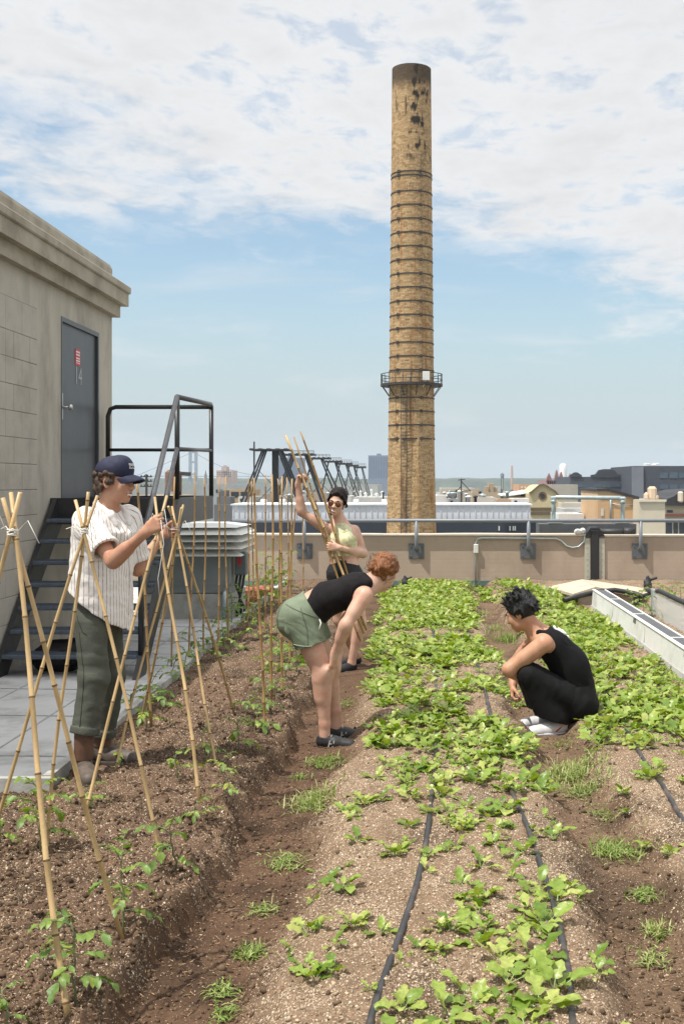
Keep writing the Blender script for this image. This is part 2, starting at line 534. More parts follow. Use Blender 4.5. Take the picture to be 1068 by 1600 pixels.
def soil_material():
    m, nt, b = new_mat('garden_soil'); L = nt.links.new
    a = N(nt, 'ShaderNodeAttribute', attribute_name='Col'); ch = N(nt, 'ShaderNodeAttribute', attribute_name='chip')
    tc = N(nt, 'ShaderNodeTexCoord')
    n1 = N(nt, 'ShaderNodeTexNoise', Scale=90, Detail=6, Roughness=.7); L(tc.outputs['Object'], n1.inputs['Vector'])
    r1 = ramp(nt, [(.3, (.5, .5, .5)), (.5, (.95, .95, .95)), (.75, (1.5, 1.45, 1.4))]); L(n1.outputs['Fac'], r1.inputs[0])
    mu = N(nt, 'ShaderNodeMix', data_type='RGBA', blend_type='MULTIPLY'); mu.inputs[0].default_value = 1
    L(a.outputs['Color'], mu.inputs[6]); L(r1.outputs[0], mu.inputs[7])
    out = mu.outputs[2]
    for sc, th in ((95, .70), (190, .62)):
        v = N(nt, 'ShaderNodeTexVoronoi', Scale=sc); L(tc.outputs['Object'], v.inputs['Vector'])
        sx = N(nt, 'ShaderNodeSeparateColor'); L(v.outputs['Color'], sx.inputs[0])
        ad = N(nt, 'ShaderNodeMath', operation='MULTIPLY_ADD'); ad.inputs[1].default_value = .42; L(ch.outputs['Fac'], ad.inputs[0]); L(sx.outputs[0], ad.inputs[2])
        gt = N(nt, 'ShaderNodeMath', operation='GREATER_THAN'); gt.inputs[1].default_value = th + .36; L(ad.outputs[0], gt.inputs[0])
        ds = N(nt, 'ShaderNodeMath', operation='LESS_THAN'); ds.inputs[1].default_value = .42; L(v.outputs['Distance'], ds.inputs[0])
        ml = N(nt, 'ShaderNodeMath', operation='MULTIPLY'); L(gt.outputs[0], ml.inputs[0]); L(ds.outputs[0], ml.inputs[1])
        rc = ramp(nt, [(0, srgb(146, 128, 104)), (.5, srgb(172, 154, 130)), (1, srgb(204, 192, 172))]); L(sx.outputs[1], rc.inputs[0])
        mx = N(nt, 'ShaderNodeMix', data_type='RGBA'); L(ml.outputs[0], mx.inputs[0]); L(out, mx.inputs[6]); L(rc.outputs[0], mx.inputs[7]); out = mx.outputs[2]
    L(out, b.inputs['Base Color']); b.inputs['Roughness'].default_value = .95; b.inputs['Specular IOR Level'].default_value = .15
    n2 = N(nt, 'ShaderNodeTexNoise', Scale=150, Detail=6, Roughness=.7); L(tc.outputs['Object'], n2.inputs['Vector'])
    bp = N(nt, 'ShaderNodeBump', Strength=.8, Distance=.008); L(n2.outputs['Fac'], bp.inputs['Height']); L(bp.outputs[0], b.inputs['Normal'])
    return m


soil = link('soil', V, Q, soil_material(), org=(0, 0, 0), smooth=True, attrs={'Col': c.reshape(-1, 3), 'chip': chip.ravel()})
tag(soil, kind='structure')

# loose crumbs and pale stones lying on the soil: nobody could count them
def crumbs(name, n, smin, smax, dens, mat_, seed):
    r = np.random.default_rng(seed)
    t = r.random(n * 3); y = 3.3 * np.exp(t * math.log(9.5 / 3.3)); x = (-.38 * y - .1) + r.random(n * 3) * (.66 * y + .2)
    b, a, d = soil_zones(x, y)
    k = r.random(n * 3) < dens(b, a, d, x)
    k &= ~((x < -1.95) & (y > 5.95)) & (x < 2.1)
    x, y = x[k][:n], y[k][:n]
    g = (1 + 5 ** .5) / 2
    ico = np.array([(-1, g, 0), (1, g, 0), (-1, -g, 0), (1, -g, 0), (0, -1, g), (0, 1, g), (0, -1, -g), (0, 1, -g), (g, 0, -1), (g, 0, 1), (-g, 0, -1), (-g, 0, 1)]) / 1.9
    fc = np.array([(0, 11, 5), (0, 5, 1), (0, 1, 7), (0, 7, 10), (0, 10, 11), (1, 5, 9), (5, 11, 4), (11, 10, 2), (10, 7, 6), (7, 1, 8), (3, 9, 4), (3, 4, 2), (3, 2, 6), (3, 6, 8), (3, 8, 9), (4, 9, 5), (2, 4, 11), (6, 2, 10), (8, 6, 7), (9, 8, 1)])
    m = len(x)
    s = smin + (smax - smin) * r.random(m) ** 3
    W = ico[None] * (1 + 1.1 * (r.random((m, 12, 1)) - .5)) * (s[:, None] * (.45 + .8 * r.random((m, 3))))[:, None, :]
    an = r.random(m) * 6.28; ca, sa = np.cos(an)[:, None], np.sin(an)[:, None]
    W = np.stack([W[..., 0] * ca - W[..., 1] * sa, W[..., 0] * sa + W[..., 1] * ca, W[..., 2]], -1)
    W += np.stack([x, y, soil_h(x, y) + s * .25], -1)[:, None, :]
    o = link(name, W.reshape(-1, 3), (fc[None] + 12 * np.arange(m)[:, None, None]).reshape(-1, 3), mat_, org=(0, 0, 0))
    return tag(o, kind='stuff')


m_clod = mat('soil_clod', srgb(90, 74, 59), .95, .2, 40, spec=.1, island=.35)
m_chipm = mat('pale_chip', srgb(164, 146, 122), .9, .12, 40, spec=.2, island=.3)
crumbs('soil_crumbs', 12000, .003, .0135, lambda b, a, d, x: .85 * b + .4 * a + .4 * d + .03, m_clod, 5)
crumbs('pale_pebbles', 9000, .0025, .008, lambda b, a, d, x: np.clip(1 - a - d, .05, 1) * (1 - .8 * b), m_chipm, 6)

def slivers(name, n, dens, mat_, seed):
    r = np.random.default_rng(seed)
    y = 3.2 * np.exp(r.random(n * 3) * math.log(10 / 3.2)); x = (-.38 * y - .1) + r.random(n * 3) * (.66 * y + .2)
    b, a, d = soil_zones(x, y)
    k = (r.random(n * 3) < dens(b, a, d)) & ~((x < -1.95) & (y > 5.95)) & (x < 2.05)
    x, y = x[k][:n], y[k][:n]; m = len(x)
    L_ = .006 + .03 * r.random(m) ** 2.2; w_ = .0008 + .0018 * r.random(m); az = r.random(m) * 6.28; el = r.normal(size=m) * .35
    d_ = np.stack([np.cos(az) * np.cos(el), np.sin(az) * np.cos(el), np.sin(el)], -1); s_ = np.stack([-np.sin(az), np.cos(az), np.zeros(m)], -1)
    u_ = np.cross(d_, s_)
    c = np.stack([x, y, soil_h(x, y) + .004], -1)
    q = lambda i, j, k_: c + d_ * (L_ * i)[:, None] * .5 + s_ * (w_ * j)[:, None] + u_ * (w_ * .6 * k_)[:, None]
    W = np.stack([q(-1, -1, -1), q(-1, 1, -1), q(-1, 0, 1), q(1, -.6, -1), q(1, .6, -1), q(1, 0, .6)], 1)
    fc = np.array([(0, 1, 4), (0, 4, 3), (1, 2, 5), (1, 5, 4), (2, 0, 3), (2, 3, 5), (0, 2, 1), (3, 4, 5)])
    o = link(name, W.reshape(-1, 3), (fc[None] + 6 * np.arange(m)[:, None, None]).reshape(-1, 3), mat_, org=(0, 0, 0))
    return tag(o, kind='stuff')


slivers('mulch_bits', 7000, lambda b, a, d: .9 * b + .35 * a + .35 * d + .12, mat('dry_mulch', srgb(150, 122, 92), .9, .2, 30, island=.45), 8)

# ================================================================== roof deck, kerb
xk = lambda y: -1.96 - (y - 6.05) * .019            # line of the kerb between the walkway and the bed
mb = MB()
ys = np.linspace(6.05, 19, 26)
for a, b in zip(ys[:-1], ys[1:]):
    mb.hexa([(-6, a, -.2), (xk(a) - .05, a, -.2), (xk(b) - .05, b, -.2), (-6, b, -.2), (-6, a, 0), (xk(a) - .05, a, 0), (xk(b) - .05, b, 0), (-6, b, 0)])
tag(mb.build('walkway', m_walk), kind='structure')
mb = MB()                                            # overlapping seams of the membrane
for y in (7.1, 8.3, 9.35, 10.6, 12.2, 13.4, 15.2, 17):
    mb.bar((-6, y + .25, .003), (xk(y) - .06, y, .003), .02, .004)
for x in (-2.7, -3.3):
    mb.bar((x, 6.1, .0035), (x - .1, 18.5, .0035), .012, .004)
tag(mb.build('walkway_seam', m_seam), kind='structure')
mb = MB()
for a, b in zip(ys[:-1], ys[1:]):
    za, zb = .15 + .008 * vnoise([a * 3], [0.])[0], .15 + .008 * vnoise([b * 3], [0.])[0]
    mb.hexa([(xk(a) - .05, a, -.2), (xk(a), a, -.2), (xk(b), b, -.2), (xk(b) - .05, b, -.2), (xk(a) - .05, a, za), (xk(a), a, za), (xk(b), b, zb), (xk(b) - .05, b, zb)])
mb.box(-6, xk(6.05) + .004, 6.0, 6.047, -.2, .152)
tag(mb.build('kerb', m_curb), 'low grey membrane kerb between the walkway and the tomato bed', 'kerb')

# ================================================================== stair bulkhead (left)
XW = -3.75
YC = F * -XW / (CX - 175)                             # far corner of the wall
bld = empty('bulkhead_building', (XW, 10, 0), 'beige concrete rooftop bulkhead with stepped cornice and dark door 14', 'building')
YN = 5.2
zsill = 1.7 - 28 * 11.52 / 1800
yd0, yd1, zd1 = F * -XW / (CX - 95.5), F * -XW / (CX - 154.5), None
zd1 = 1.7 + 258.4 * yd0 / 1800
mb = MB()
mb.box(-9, XW, YN, yd0, -.1, 3.7); mb.box(-9, XW, yd1, YC, -.1, 3.7)
mb.box(-9, XW, yd0, yd1, zd1, 3.7); mb.box(-9, XW, yd0, yd1, -.1, zsill - .02)
mb.build('wall', m_conc, bld)
zc = [ZA(495, YC), ZA(478, YC + .08), ZA(460, YC + .16), ZA(449, YC + .18), ZA(413, YC)]
prof = [(0, 3.6), (.08, zc[0] + .0), (.08, zc[1]), (.165, zc[1] + .004), (.165, zc[2]), (.19, zc[2] + .004), (.19, zc[3]), (-.01, zc[3] + .03)]
mb = MB()
mb.box(-9, XW + .08, YN, YC + .08, zc[0], zc[1] + .001)
mb.box(-9, XW + .16, YN, YC + .16, zc[1] + .001, zc[2])
mb.bbox(-9, XW + .185, YN, YC + .185, zc[2], zc[3], .012)
mb.build('cornice', m_trim, bld)
mb = MB()
xs = XW + .005
poly = [(-9, zc[3] + .001), (xs, zc[3] + .001), (xs, zc[4] - .06), (xs - .02, zc[4] - .015), (xs - .07, zc[4]), (-9, zc[4])]
V_ = [(x, YN, z) for x, z in poly] + [(x, YC - .02 + (.02 if i < 3 else 0) - (.04 if i == 4 else 0), z) for i, (x, z) in enumerate(poly)]
n = len(poly)
mb.add(V_, [tuple(range(n)), tuple(reversed(range(n, 2 * n)))] + [((i + 1) % n, i, i + n, (i + 1) % n + n) for i in range(n)])
mb.build('parapet', m_trim, bld)
# painted block infill
mb, mj = MB(), MB()
yb1 = F * -XW / (CX - 57)
zb = 3.36
rows = [.30] + [.24] * 13
z = zb; r = 0
for hgt in rows:
    z0 = z - hgt
    y = yb1
    k = 0
    while y > YN + .3:
        w = random.choice([.42, .42, .42, .2]) if r % 2 else .42
        if k == 0 and r % 2: w = .21
        y0_ = y - w
        mb.bbox(XW - .01, XW + .009 + random.uniform(0, .003), y0_ + .003, y - .003, z0 + .003, z - .003, .003)
        y = y0_; k += 1
    z = z0; r += 1
    if z < .3: break
mj.box(XW - .02, XW + .006, YN + .01, yb1 + .004, z, zb + .004)
mb.build('block_infill', m_cmu, bld); mj.build('block_joints', m_mortar, bld)
# door
dr = empty('door', ORG[bld.name] * 0 + np.array([0, 0, 0])); dr.parent = bld; ORG[dr.name] = ORG[bld.name]
mb = MB(); mb.box(XW - .06, XW - .022, yd0 + .03, yd1 - .05, zsill, zd1 - .05); mb.build('door_leaf', m_door, dr)
mb = MB()
mb.box(XW - .1, XW + .006, yd1 - .05, yd1 - .001, zsill, zd1 - .001); mb.box(XW - .1, XW + .006, yd0 + .001, yd0 + .03, zsill, zd1 - .001); mb.box(XW - .1, XW + .006, yd0 + .03, yd1 - .05, zd1 - .05, zd1 - .001)
mb.build('door_frame', m_door, dr)
mb = MB()
yl = F * -XW / (CX - 98.5); zl = lambda py: ZA(py, yl)
mb.bbox(XW - .022, XW - .008, yl - .02, yl + .035, zl(655), zl(614), .003)
mb.tube([(XW - .01, yl + .02, zl(636)), (XW + .05, yl + .02, zl(636))], .012)
kn = [(.004, 0), (.025, .008), (.034, .025), (.026, .045), (.002, .052)]
V_, F_ = [], []
for rr_, zz_ in kn:
    for q in range(12):
        t = q / 12 * 6.283
        V_.append((XW + .045 + zz_, yl + .02 + rr_ * math.cos(t), zl(636) + rr_ * math.sin(t)))
for i in range(4):
    for q in range(12): F_.append((i * 12 + q, i * 12 + (q + 1) % 12, i * 12 + 12 + (q + 1) % 12, i * 12 + 12 + q))
mb.add(V_, F_, 0, True)
mb.build('door_knob', m_chrome, dr)


def text_mesh(name, body, size, m, parent, loc, rot, extrude=.001, sx=1.0, bold=0.):
    cu = bpy.data.curves.new(name, 'FONT'); cu.body = body; cu.size = size; cu.extrude = extrude; cu.align_x = 'CENTER'; cu.align_y = 'CENTER'; cu.offset = bold
    o = bpy.data.objects.new(name, cu); COL.objects.link(o)
    o.location = loc; o.rotation_euler = rot; o.scale = (sx, 1, 1)
    bpy.context.view_layer.update()
    me = bpy.data.meshes.new_from_object(o.evaluated_get(bpy.context.evaluated_depsgraph_get()))
    M = np.array(o.matrix_world)
    v = np.zeros(len(me.vertices) * 3); me.vertices.foreach_get('co', v); v = v.reshape(-1, 3) @ M[:3, :3].T + M[:3, 3]
    f = [tuple(p.vertices) for p in me.polygons]
    bpy.data.objects.remove(o)
    return link(name, v, f, m, parent)


ysg = F * -XW / (CX - 124.5)
mb = MB(); mb.box(XW - .0215, XW - .017, ysg - .085, ysg + .085, ZA(571, ysg), ZA(546, ysg)); sg = mb.build('notice', m_red, dr)
mb = MB()
for q, (pz0, pz1) in enumerate(((549, 551.5), (553.5, 556), (559, 561.2), (563, 565.2), (567, 568.3))):
    for w in range(4):
        ya = ysg - .065 + w * .034
        mb.box(XW - .0165, XW - .0155, ya, ya + (.024 if (w + q) % 3 else .03), ZA(pz1, ysg), ZA(pz0, ysg))
mb.build('lettering', m_white, sg)
text_mesh('number', '14', .27, m_grey_num, dr, (XW - .02, F * -XW / (CX - 125.5), ZA(588.5, 12.5)), (R_(90), 0, R_(90)), .002, 1.0)

# ------------------------------------------------------------------ stairs and landing
YL0 = 11.52; XR = -2.484; XL = -3.70; YS = 9.94; YL1 = 13.35; zL = zsill
st = empty('steel_stair', (XR, YS, 0), 'dark steel open-riser stair with landing and pipe handrails at the bulkhead door', 'stair')
slope = zL / (YL0 - YS)
mb = MB()
for x in (XR, XL):
    e = .045
    poly = [(YS - .10, 0.), (YS + .20, 0.), (YL0 + .16, zL - .24), (YL0 + .16, zL), (YL0 - .03, zL)]
    V_ = [(x - e / 2, y, z) for y, z in poly] + [(x + e / 2, y, z) for y, z in poly]
    n = 5
    f_ = [tuple(reversed(range(n))), tuple(range(n, 2 * n))] + [(i, (i + 1) % n, (i + 1) % n + n, i + n) for i in range(n)]
    s_ = MB(); s_.add(V_, f_)
    s_.build('stringer', m_steel, st)
for i in range(1, 9):
    zt = zL * i / 9.0 * 1.0
    zt = zL * (i / 8.0) if i < 8 else None
    if zt is None: break
    yt = YS + (YL0 - YS) * (i / 8.0) - .02
    t_ = MB()
    t_.bbox(XL + .024, XR - .024, yt - .13, yt + .13, zt - .035, zt, .006)
    for g in np.linspace(-.11, .11, 9): t_.box(XL + .03, XR - .03, yt + g - .004, yt + g + .004, zt + .0005, zt + .005)
    t_.build('tread', m_tread, st)
mb = MB()
mb.box(XW + .002, XR - .01, YL0 + .03, YL1 - .03, zL - .05, zL - .012, 0); mb.build('landing_deck', m_tread, st)
mb = MB()
mb.box(XW + .002, XR + .022, YL0 - .012, YL0 + .029, zL - .25, zL + .012)
mb.build('front_fascia', m_steel, st)
mb = MB(); mb.box(XR - .02, XR + .022, YL0 + .03, YL1, zL - .25, zL + .012); mb.build('side_fascia', mat('fascia_grey', (.08, .08, .082), .5, .15, 6), st)
mb = MB(); mb.box(XW + .002, XR - .021, YL1 - .03, YL1, zL - .25, zL + .012); mb.build('rear_fascia', m_steel, st)
for yy_ in (YL1 - .1,):
    mb = MB(); mb.box(XW + .02, XW + .09, yy_ - .035, yy_ + .035, 0, zL - .051); mb.build('landing_post', m_steel, st)
zt0, zt1 = ZA(620, YL0), ZA(632, YL1); zm0, zm1 = ZA(701, YL0), ZA(704, YL1)
mb = MB(); mb.tube([(XR, YL0, zL), (XR, YL0, zt0 - .02)], .026, 10); mb.build('rail_post', m_railblack, st)
mb = MB(); mb.tube([(XR, YL1, zL), (XR, YL1, zt1 - .02)], .026, 10); mb.build('rail_post', m_railblack, st)
mb = MB(); mb.tube([(XR, YL0, zt0), (XR, YL1 - .05, zt1), (XR, YL1, zt1 - .03)], .026, 10); mb.tube([(XR, YL0, zm0), (XR, YL1, zm1)], .02, 10); mb.build('side_rail', m_pipe, st)
xe = XW + .07
mb = MB(); mb.tube([(XR, YL1, ZA(636, YL1)), (xe + .09, YL1, ZA(636, YL1)), (xe + .03, YL1, ZA(639, YL1)), (xe, YL1, ZA(650, YL1)), (xe, YL1, zL)], .026, 10)
mb.tube([(XR, YL1, ZA(703, YL1)), (xe, YL1, ZA(703, YL1))], .02, 10); mb.build('rear_rail', m_railblack, st)
yb_ = YS + .12
ztop = zt0 - (YL0 - yb_) * slope; zmid = zm0 - (YL0 - yb_) * slope
mb = MB(); mb.tube([(XR, YL0 - .01, zt0), (XR, yb_, ztop), (XR, yb_ - .03, ztop - .05)], .026, 10); mb.build('handrail', m_pipe, st)
mb = MB(); mb.tube([(XR, YL0 - .01, zm0), (XR, yb_, zmid)], .022, 10); mb.build('mid_rail', m_pipe, st)
mb = MB(); mb.tube([(XR, yb_, .1), (XR, yb_, ztop)], .026, 10); mb.build('newel_post', m_steel, st)
# a black bag under the stair
b_ = SDF(.012); b_.ell((-3.28, 10.35, .13), (.24, .16, .15), k=.05); b_.ell((-3.1, 10.3, .2), (.13, .12, .1), k=.06); b_.ell((-3.42, 10.4, .08), (.12, .14, .09), k=.05)
b_.disp = lambda p: .02 * fbm(p[:, 0] * 9, p[:, 1] * 9, p[:, 2] * 14, 3, 71)
V_, Q_ = b_.mesh(); tag(link('bag', V_, Q_, m_bag, smooth=True), 'crumpled black bag lying under the lower treads of the steel stair', 'bag')

# ------------------------------------------------------------------ ventilation unit
YH = 14.25
xh1 = XA(360, YH); xh0 = xh1 - 1.05
hv = empty('ventilation_unit', ((xh0 + xh1) / 2, YH + .5, 0), 'white louvred rooftop ventilation unit on a grey base beyond the stair', 'ventilation unit')
mb = MB(); mb.box(xh0 - .03, xh1 + .03, YH - .03, YH + 1.0, 0, ZA(928, YH)); mb.build('base_kerb', m_curb, hv)
mb = MB(); mb.bbox(xh0, xh1, YH, YH + .97, ZA(928, YH) + .002, ZA(864, YH), .01); mb.box(xh0 - .012, xh1 + .012, YH - .012, YH + .98, ZA(915, YH), ZA(911, YH)); mb.build('housing', m_hvacg, hv)
zz = [ZA(p, YH) for p in (868, 857, 846, 835, 823)]
for i in range(4):
    q = MB(); o_ = .16; z0, z1 = zz[i], zz[i + 1]
    for (sx0, sx1) in ((0, 0),):
        a = (xh0 - o_, xh1 + o_, YH - o_, YH + .97 + o_, z0); b = (xh0 + .0, xh1 - .0, YH + .0, YH + .97, z1 - .012)
        p8 = [(a[0], a[2], z0), (a[1], a[2], z0), (a[1], a[3], z0), (a[0], a[3], z0), (b[0] - .02, b[2] - .02, z1 - .01), (b[1] + .02, b[2] - .02, z1 - .01), (b[1] + .02, b[3] + .02, z1 - .01), (b[0] - .02, b[3] + .02, z1 - .01)]
        q.hexa(p8)
    q.build('louvre', m_hvac, hv)
mb = MB()
zt = zz[4]
mb.hexa([(xh0 - .1, YH - .1, zt - .008), (xh1 + .1, YH - .1, zt - .008), (xh1 + .1, YH + 1.07, zt - .008), (xh0 - .1, YH + 1.07, zt - .008), (xh0 + .15, YH + .2, zt + .035), (xh1 - .15, YH + .2, zt + .035), (xh1 - .15, YH + .8, zt + .035), (xh0 + .15, YH + .8, zt + .035)])
mb.build('hood', m_hvac, hv)
xb = XA(362, YH)
mb = MB(); mb.bbox(xb + .02, xb + .16, YH + .1, YH + .28, ZA(899, YH + .1), ZA(863, YH + .1), .01); bx_ = mb.build('switch_box', m_box, hv)
mb = MB(); mb.box(xb + .06, xb + .1, YH + .094, YH + .099, ZA(884, YH), ZA(872, YH)); mb.build('switch_label', m_red, bx_)
mb = MB()
for k_ in range(3):
    x_ = xb + .04 + k_ * .045
    mb.tube([(x_, YH + .17, ZA(899, YH)), (x_ - .01, YH + .12, ZA(915, YH)), (x_ + .05 - .05 * k_, YH + .1, ZA(935, YH)), (x_ + .0, YH + .18, .1), (x_ - .02, YH + .3, .0)], .016, 8)
mb.build('flexible_conduit', m_rubber, hv)
mb = MB(); mb.tube([(XA(352, YH), YH - .06, .0), (XA(352, YH), YH - .06, ZA(926, YH)), (XA(352, YH), YH + .02, ZA(922, YH))], .03, 10); mb.build('drain_pipe', m_galv, hv)
# red tile stack and planter behind the unit
mb = MB()
for k_ in range(3): mb.bbox(-2.54 + .03 * (k_ % 2), -2.22 + .03 * (k_ % 3), 15.6 + .02 * k_, 16.4, .0 + .075 * k_, .07 + .075 * k_, .01)
tag(mb.build('tile_stack', m_terra), 'low stack of red clay tiles on the roof behind the ventilation unit', 'tiles')

# ================================================================== rear parapet, railing, fixtures
YP = 18.75
zp = ZA(836, YP)
pw = empty('parapet_wall', (0, YP, 0), 'beige painted brick parapet wall closing the far end of the garden', 'wall')


def brick_mat():
    m = m_parapet; nt = m.node_tree; L = nt.links.new; b = nt.nodes['Principled BSDF']
    tc = N(nt, 'ShaderNodeTexCoord'); mp = N(nt, 'ShaderNodeMapping'); mp.inputs['Rotation'].default_value = (R_(90), 0, 0)
    L(tc.outputs['Object'], mp.inputs[0])
    br = N(nt, 'ShaderNodeTexBrick', Scale=1.0); br.inputs['Brick Width'].default_value = .21; br.inputs['Row Height'].default_value = .07; br.inputs['Mortar Size'].default_value = .006
    br.inputs['Color1'].default_value = (1, 1, 1, 1); br.inputs['Color2'].default_value = (.85, .85, .85, 1); br.inputs['Mortar'].default_value = (0, 0, 0, 1)
    L(mp.outputs[0], br.inputs['Vector'])
    bp = N(nt, 'ShaderNodeBump', Strength=.25, Distance=.004); L(br.outputs['Color'], bp.inputs['Height']); L(bp.outputs[0], b.inputs['Normal'])


brick_mat()
xj = XA(928, YP)
mb = MB(); mb.box(-7, xj - .06, YP, YP + .3, -.2, zp - .012); mb.build('wall_face', m_parapet, pw)
mb = MB(); mb.box(xj + .06, 7.5, YP, YP + .3, -.2, zp - .025); mb.build('wall_face', m_parapet, pw)
mb = MB()
xs_ = np.linspace(-7, 7.5, 60)
for a, b in zip(xs_[:-1], xs_[1:]):
    if a < xj < b: continue
    d = 0 if a < xj else -.012
    za, zb_ = zp - .012 + d + .03 + .006 * vnoise([a * 2], [1.])[0], zp - .012 + d + .03 + .006 * vnoise([b * 2], [1.])[0]
    mb.hexa([(a, YP - .015, zp - .012 + d), (b, YP - .015, zp - .012 + d), (b, YP + .31, zp - .012 + d), (a, YP + .31, zp - .012 + d), (a, YP - .005, za), (b, YP - .005, zb_), (b, YP + .31, zb_), (a, YP + .31, za)])
mb.build('coping', m_cap, pw)
mb = MB(); mb.box(-6, XA(870, YP), YP - .03, YP - .002, .0, ZA(912, YP) + .05); mb.box(XA(985, YP), 7, YP - .035, YP - .002, .0, ZA(916, YP) + .09); mb.build('base_flashing', m_flash, pw)
for px_ in (916.5, 939):
    mb = MB(); mb.box(XA(px_ - 4.5, YP), XA(px_ + 4.5, YP), YP - .03, YP - .002, ZA(905, YP), ZA(841, YP)); s_ = mb.build('joint_strip', mat('strip_pale', srgb(170, 168, 152), .7, .1, 8), pw)
    mb = MB()
    for q in range(7): mb.bbox(XA(px_, YP) - .01, XA(px_, YP) + .01, YP - .036, YP - .0305, ZA(900 - q * 9, YP) - .01, ZA(900 - q * 9, YP) + .01, .003)
    mb.build('bolt', m_galv, s_)
mb = MB(); mb.bbox(XA(921.5, YP), XA(934.5, YP), YP - .07, YP + .31, ZA(908, YP), ZA(828, YP), .015)
mb.hexa([(XA(912, YP), YP - .05, ZA(838, YP)), (XA(944, YP), YP - .05, ZA(838, YP)), (XA(944, YP), YP + .32, ZA(838, YP)), (XA(912, YP), YP + .32, ZA(838, YP)), (XA(922, YP), YP - .03, ZA(824, YP)), (XA(934, YP), YP - .03, ZA(824, YP)), (XA(934, YP), YP + .32, ZA(824, YP)), (XA(922, YP), YP + .32, ZA(824, YP))])
mb.build('expansion_joint_cover', m_rubber, pw)

rl = empty('guard_rail', (0, YP, zp), 'grey pipe guard rail bracketed along the top of the far parapet', 'railing')
zr = ZA(813.5, YP - .1); yr = YP - .1
mb = MB(); mb.tube([(XA(363, yr), yr, zr), (7, yr, zr)], .03, 10); mb.build('top_rail', m_rail, rl)
pitch = XA(650, yr) - XA(475, yr)
for k_ in range(-1, 6):
    px_ = 475 + 175 * k_
    if px_ < 300: continue
    x_ = XA(px_, yr)
    p_ = MB(); p_.tube([(x_, yr, zr), (x_, yr, ZA(852, yr)), (x_, YP - .06, ZA(858, yr)), (x_, YP - .01, ZA(858, yr))], .03, 10); po = p_.build('rail_post', m_rail, rl)
    p_ = MB(); p_.bbox(x_ - .125, x_ + .125, YP - .022, YP - .001, ZA(873, YP), ZA(849, YP), .004)
    for a in (-.09, .09):
        for b in (-.08, .08): p_.bbox(x_ + a - .013, x_ + a + .013, YP - .034, YP - .0225, ZA(861, YP) + b - .013, ZA(861, YP) + b + .013, .003)
    p_.build('base_plate', m_plate, po)

cd = empty('conduit_run', (XA(742, YP), YP, 0), 'pale electrical conduit with junction box running over the parapet face to a small lamp', 'conduit')
zcn = ZA(840.5, YP)
mb = MB(); pts = [(XA(742.5, YP), YP - .03, 0.02), (XA(742.5, YP), YP - .03, ZA(848, YP)), (XA(745, YP), YP - .03, zcn - .02), (XA(752, YP), YP - .03, zcn), (XA(868, YP), YP - .03, zcn - .01)]
pts += [(XA(p, YP), YP - .03, ZA(q, YP)) for p, q in ((876, 845), (884, 853), (893, 855.5), (903, 854), (911, 846), (913, 834))]
mb.tube(pts, .014, 8); mb.build('conduit', m_galv, cd)
mb = MB(); mb.bbox(XA(739, YP), XA(746.5, YP), YP - .07, YP - .012, ZA(864, YP), ZA(850, YP), .008); mb.build('junction_box', m_hvac, cd)
lp = empty('floodlight', (XA(905, YP), YP, zp), 'small white floodlight on top of the parapet near the black joint', 'floodlight')
l_ = SDF(.01); l_.ell((XA(902, YP), YP + .02, ZA(831, YP)), (.06, .07, .05), k=.02); l_.ell((XA(910, YP), YP + .03, ZA(830, YP)), (.05, .07, .055), k=.02); l_.build('lamp_housing', m_hvac, lp)
mb = MB(); mb.box(XA(898, YP), XA(914, YP), YP + .0, YP + .08, zp + .02, ZA(834, YP)); mb.build('bracket', m_galv, lp)

# galvanised pipe loop standing behind the rail
pg = empty('pipe_loop', (XA(918, 19.4), 19.4, zp), 'galvanised vent pipe loop standing behind the far guard rail', 'pipe')
yg = 19.5
mb = MB(); mb.tube([(XA(864, yg), yg, ZA(815, yg)), (XA(864, yg), yg, ZA(781, yg)), (XA(868, yg), yg, ZA(777, yg)), (XA(968, yg), yg, ZA(778, yg)), (XA(972, yg), yg, ZA(782, yg)), (XA(972, yg), yg, ZA(815, yg))], .035, 12); mb.build('pipe', m_galv, pg)
for px_, py_ in ((864, 779), (972, 780)):
    mb = MB(); mb.lathe((XA(px_, yg), yg, ZA(py_ + 7, yg)), [(.0, 0), (.048, 0), (.048, .06), (.0, .06)], 14)
    mb.bbox(XA(px_, yg) - .05, XA(px_, yg) + .05, yg - .05, yg + .05, ZA(py_ + 2, yg), ZA(py_ - 4, yg), .02); mb.build('elbow', m_galv, pg)
for px_ in (866, 971):
    mb = MB(); mb.bbox(XA(px_ - 11, yg), XA(px_ + 11, yg), yg - .1, yg + .1, ZA(818, yg), ZA(811, yg), .01); mb.build('foot_flange', m_galv, pg)
yg2 = 19.6
mb = MB(); mb.box(XA(840, yg2), XA(990, yg2), yg2 - .2, yg2 + .4, -.2, ZA(818.5, yg)); tag(mb.build('roof_ledge', m_darkmem), 'dark roof ledge just beyond the parapet carrying the pipe loop', 'ledge')
mb = MB(); mb.tube([(XA(935, YP + .1), YP + .2, ZA(832, YP)), (XA(990, YP), YP + .2, ZA(833, YP))], .06, 10); mb.tube([(XA(976, YP), YP + .2, ZA(832, YP)), (XA(994, YP), YP + .2, ZA(832.5, YP))], .075, 10)
tag(mb.build('black_pipe', m_rubber), 'thick black pipe lying along the parapet top right of the joint', 'pipe')

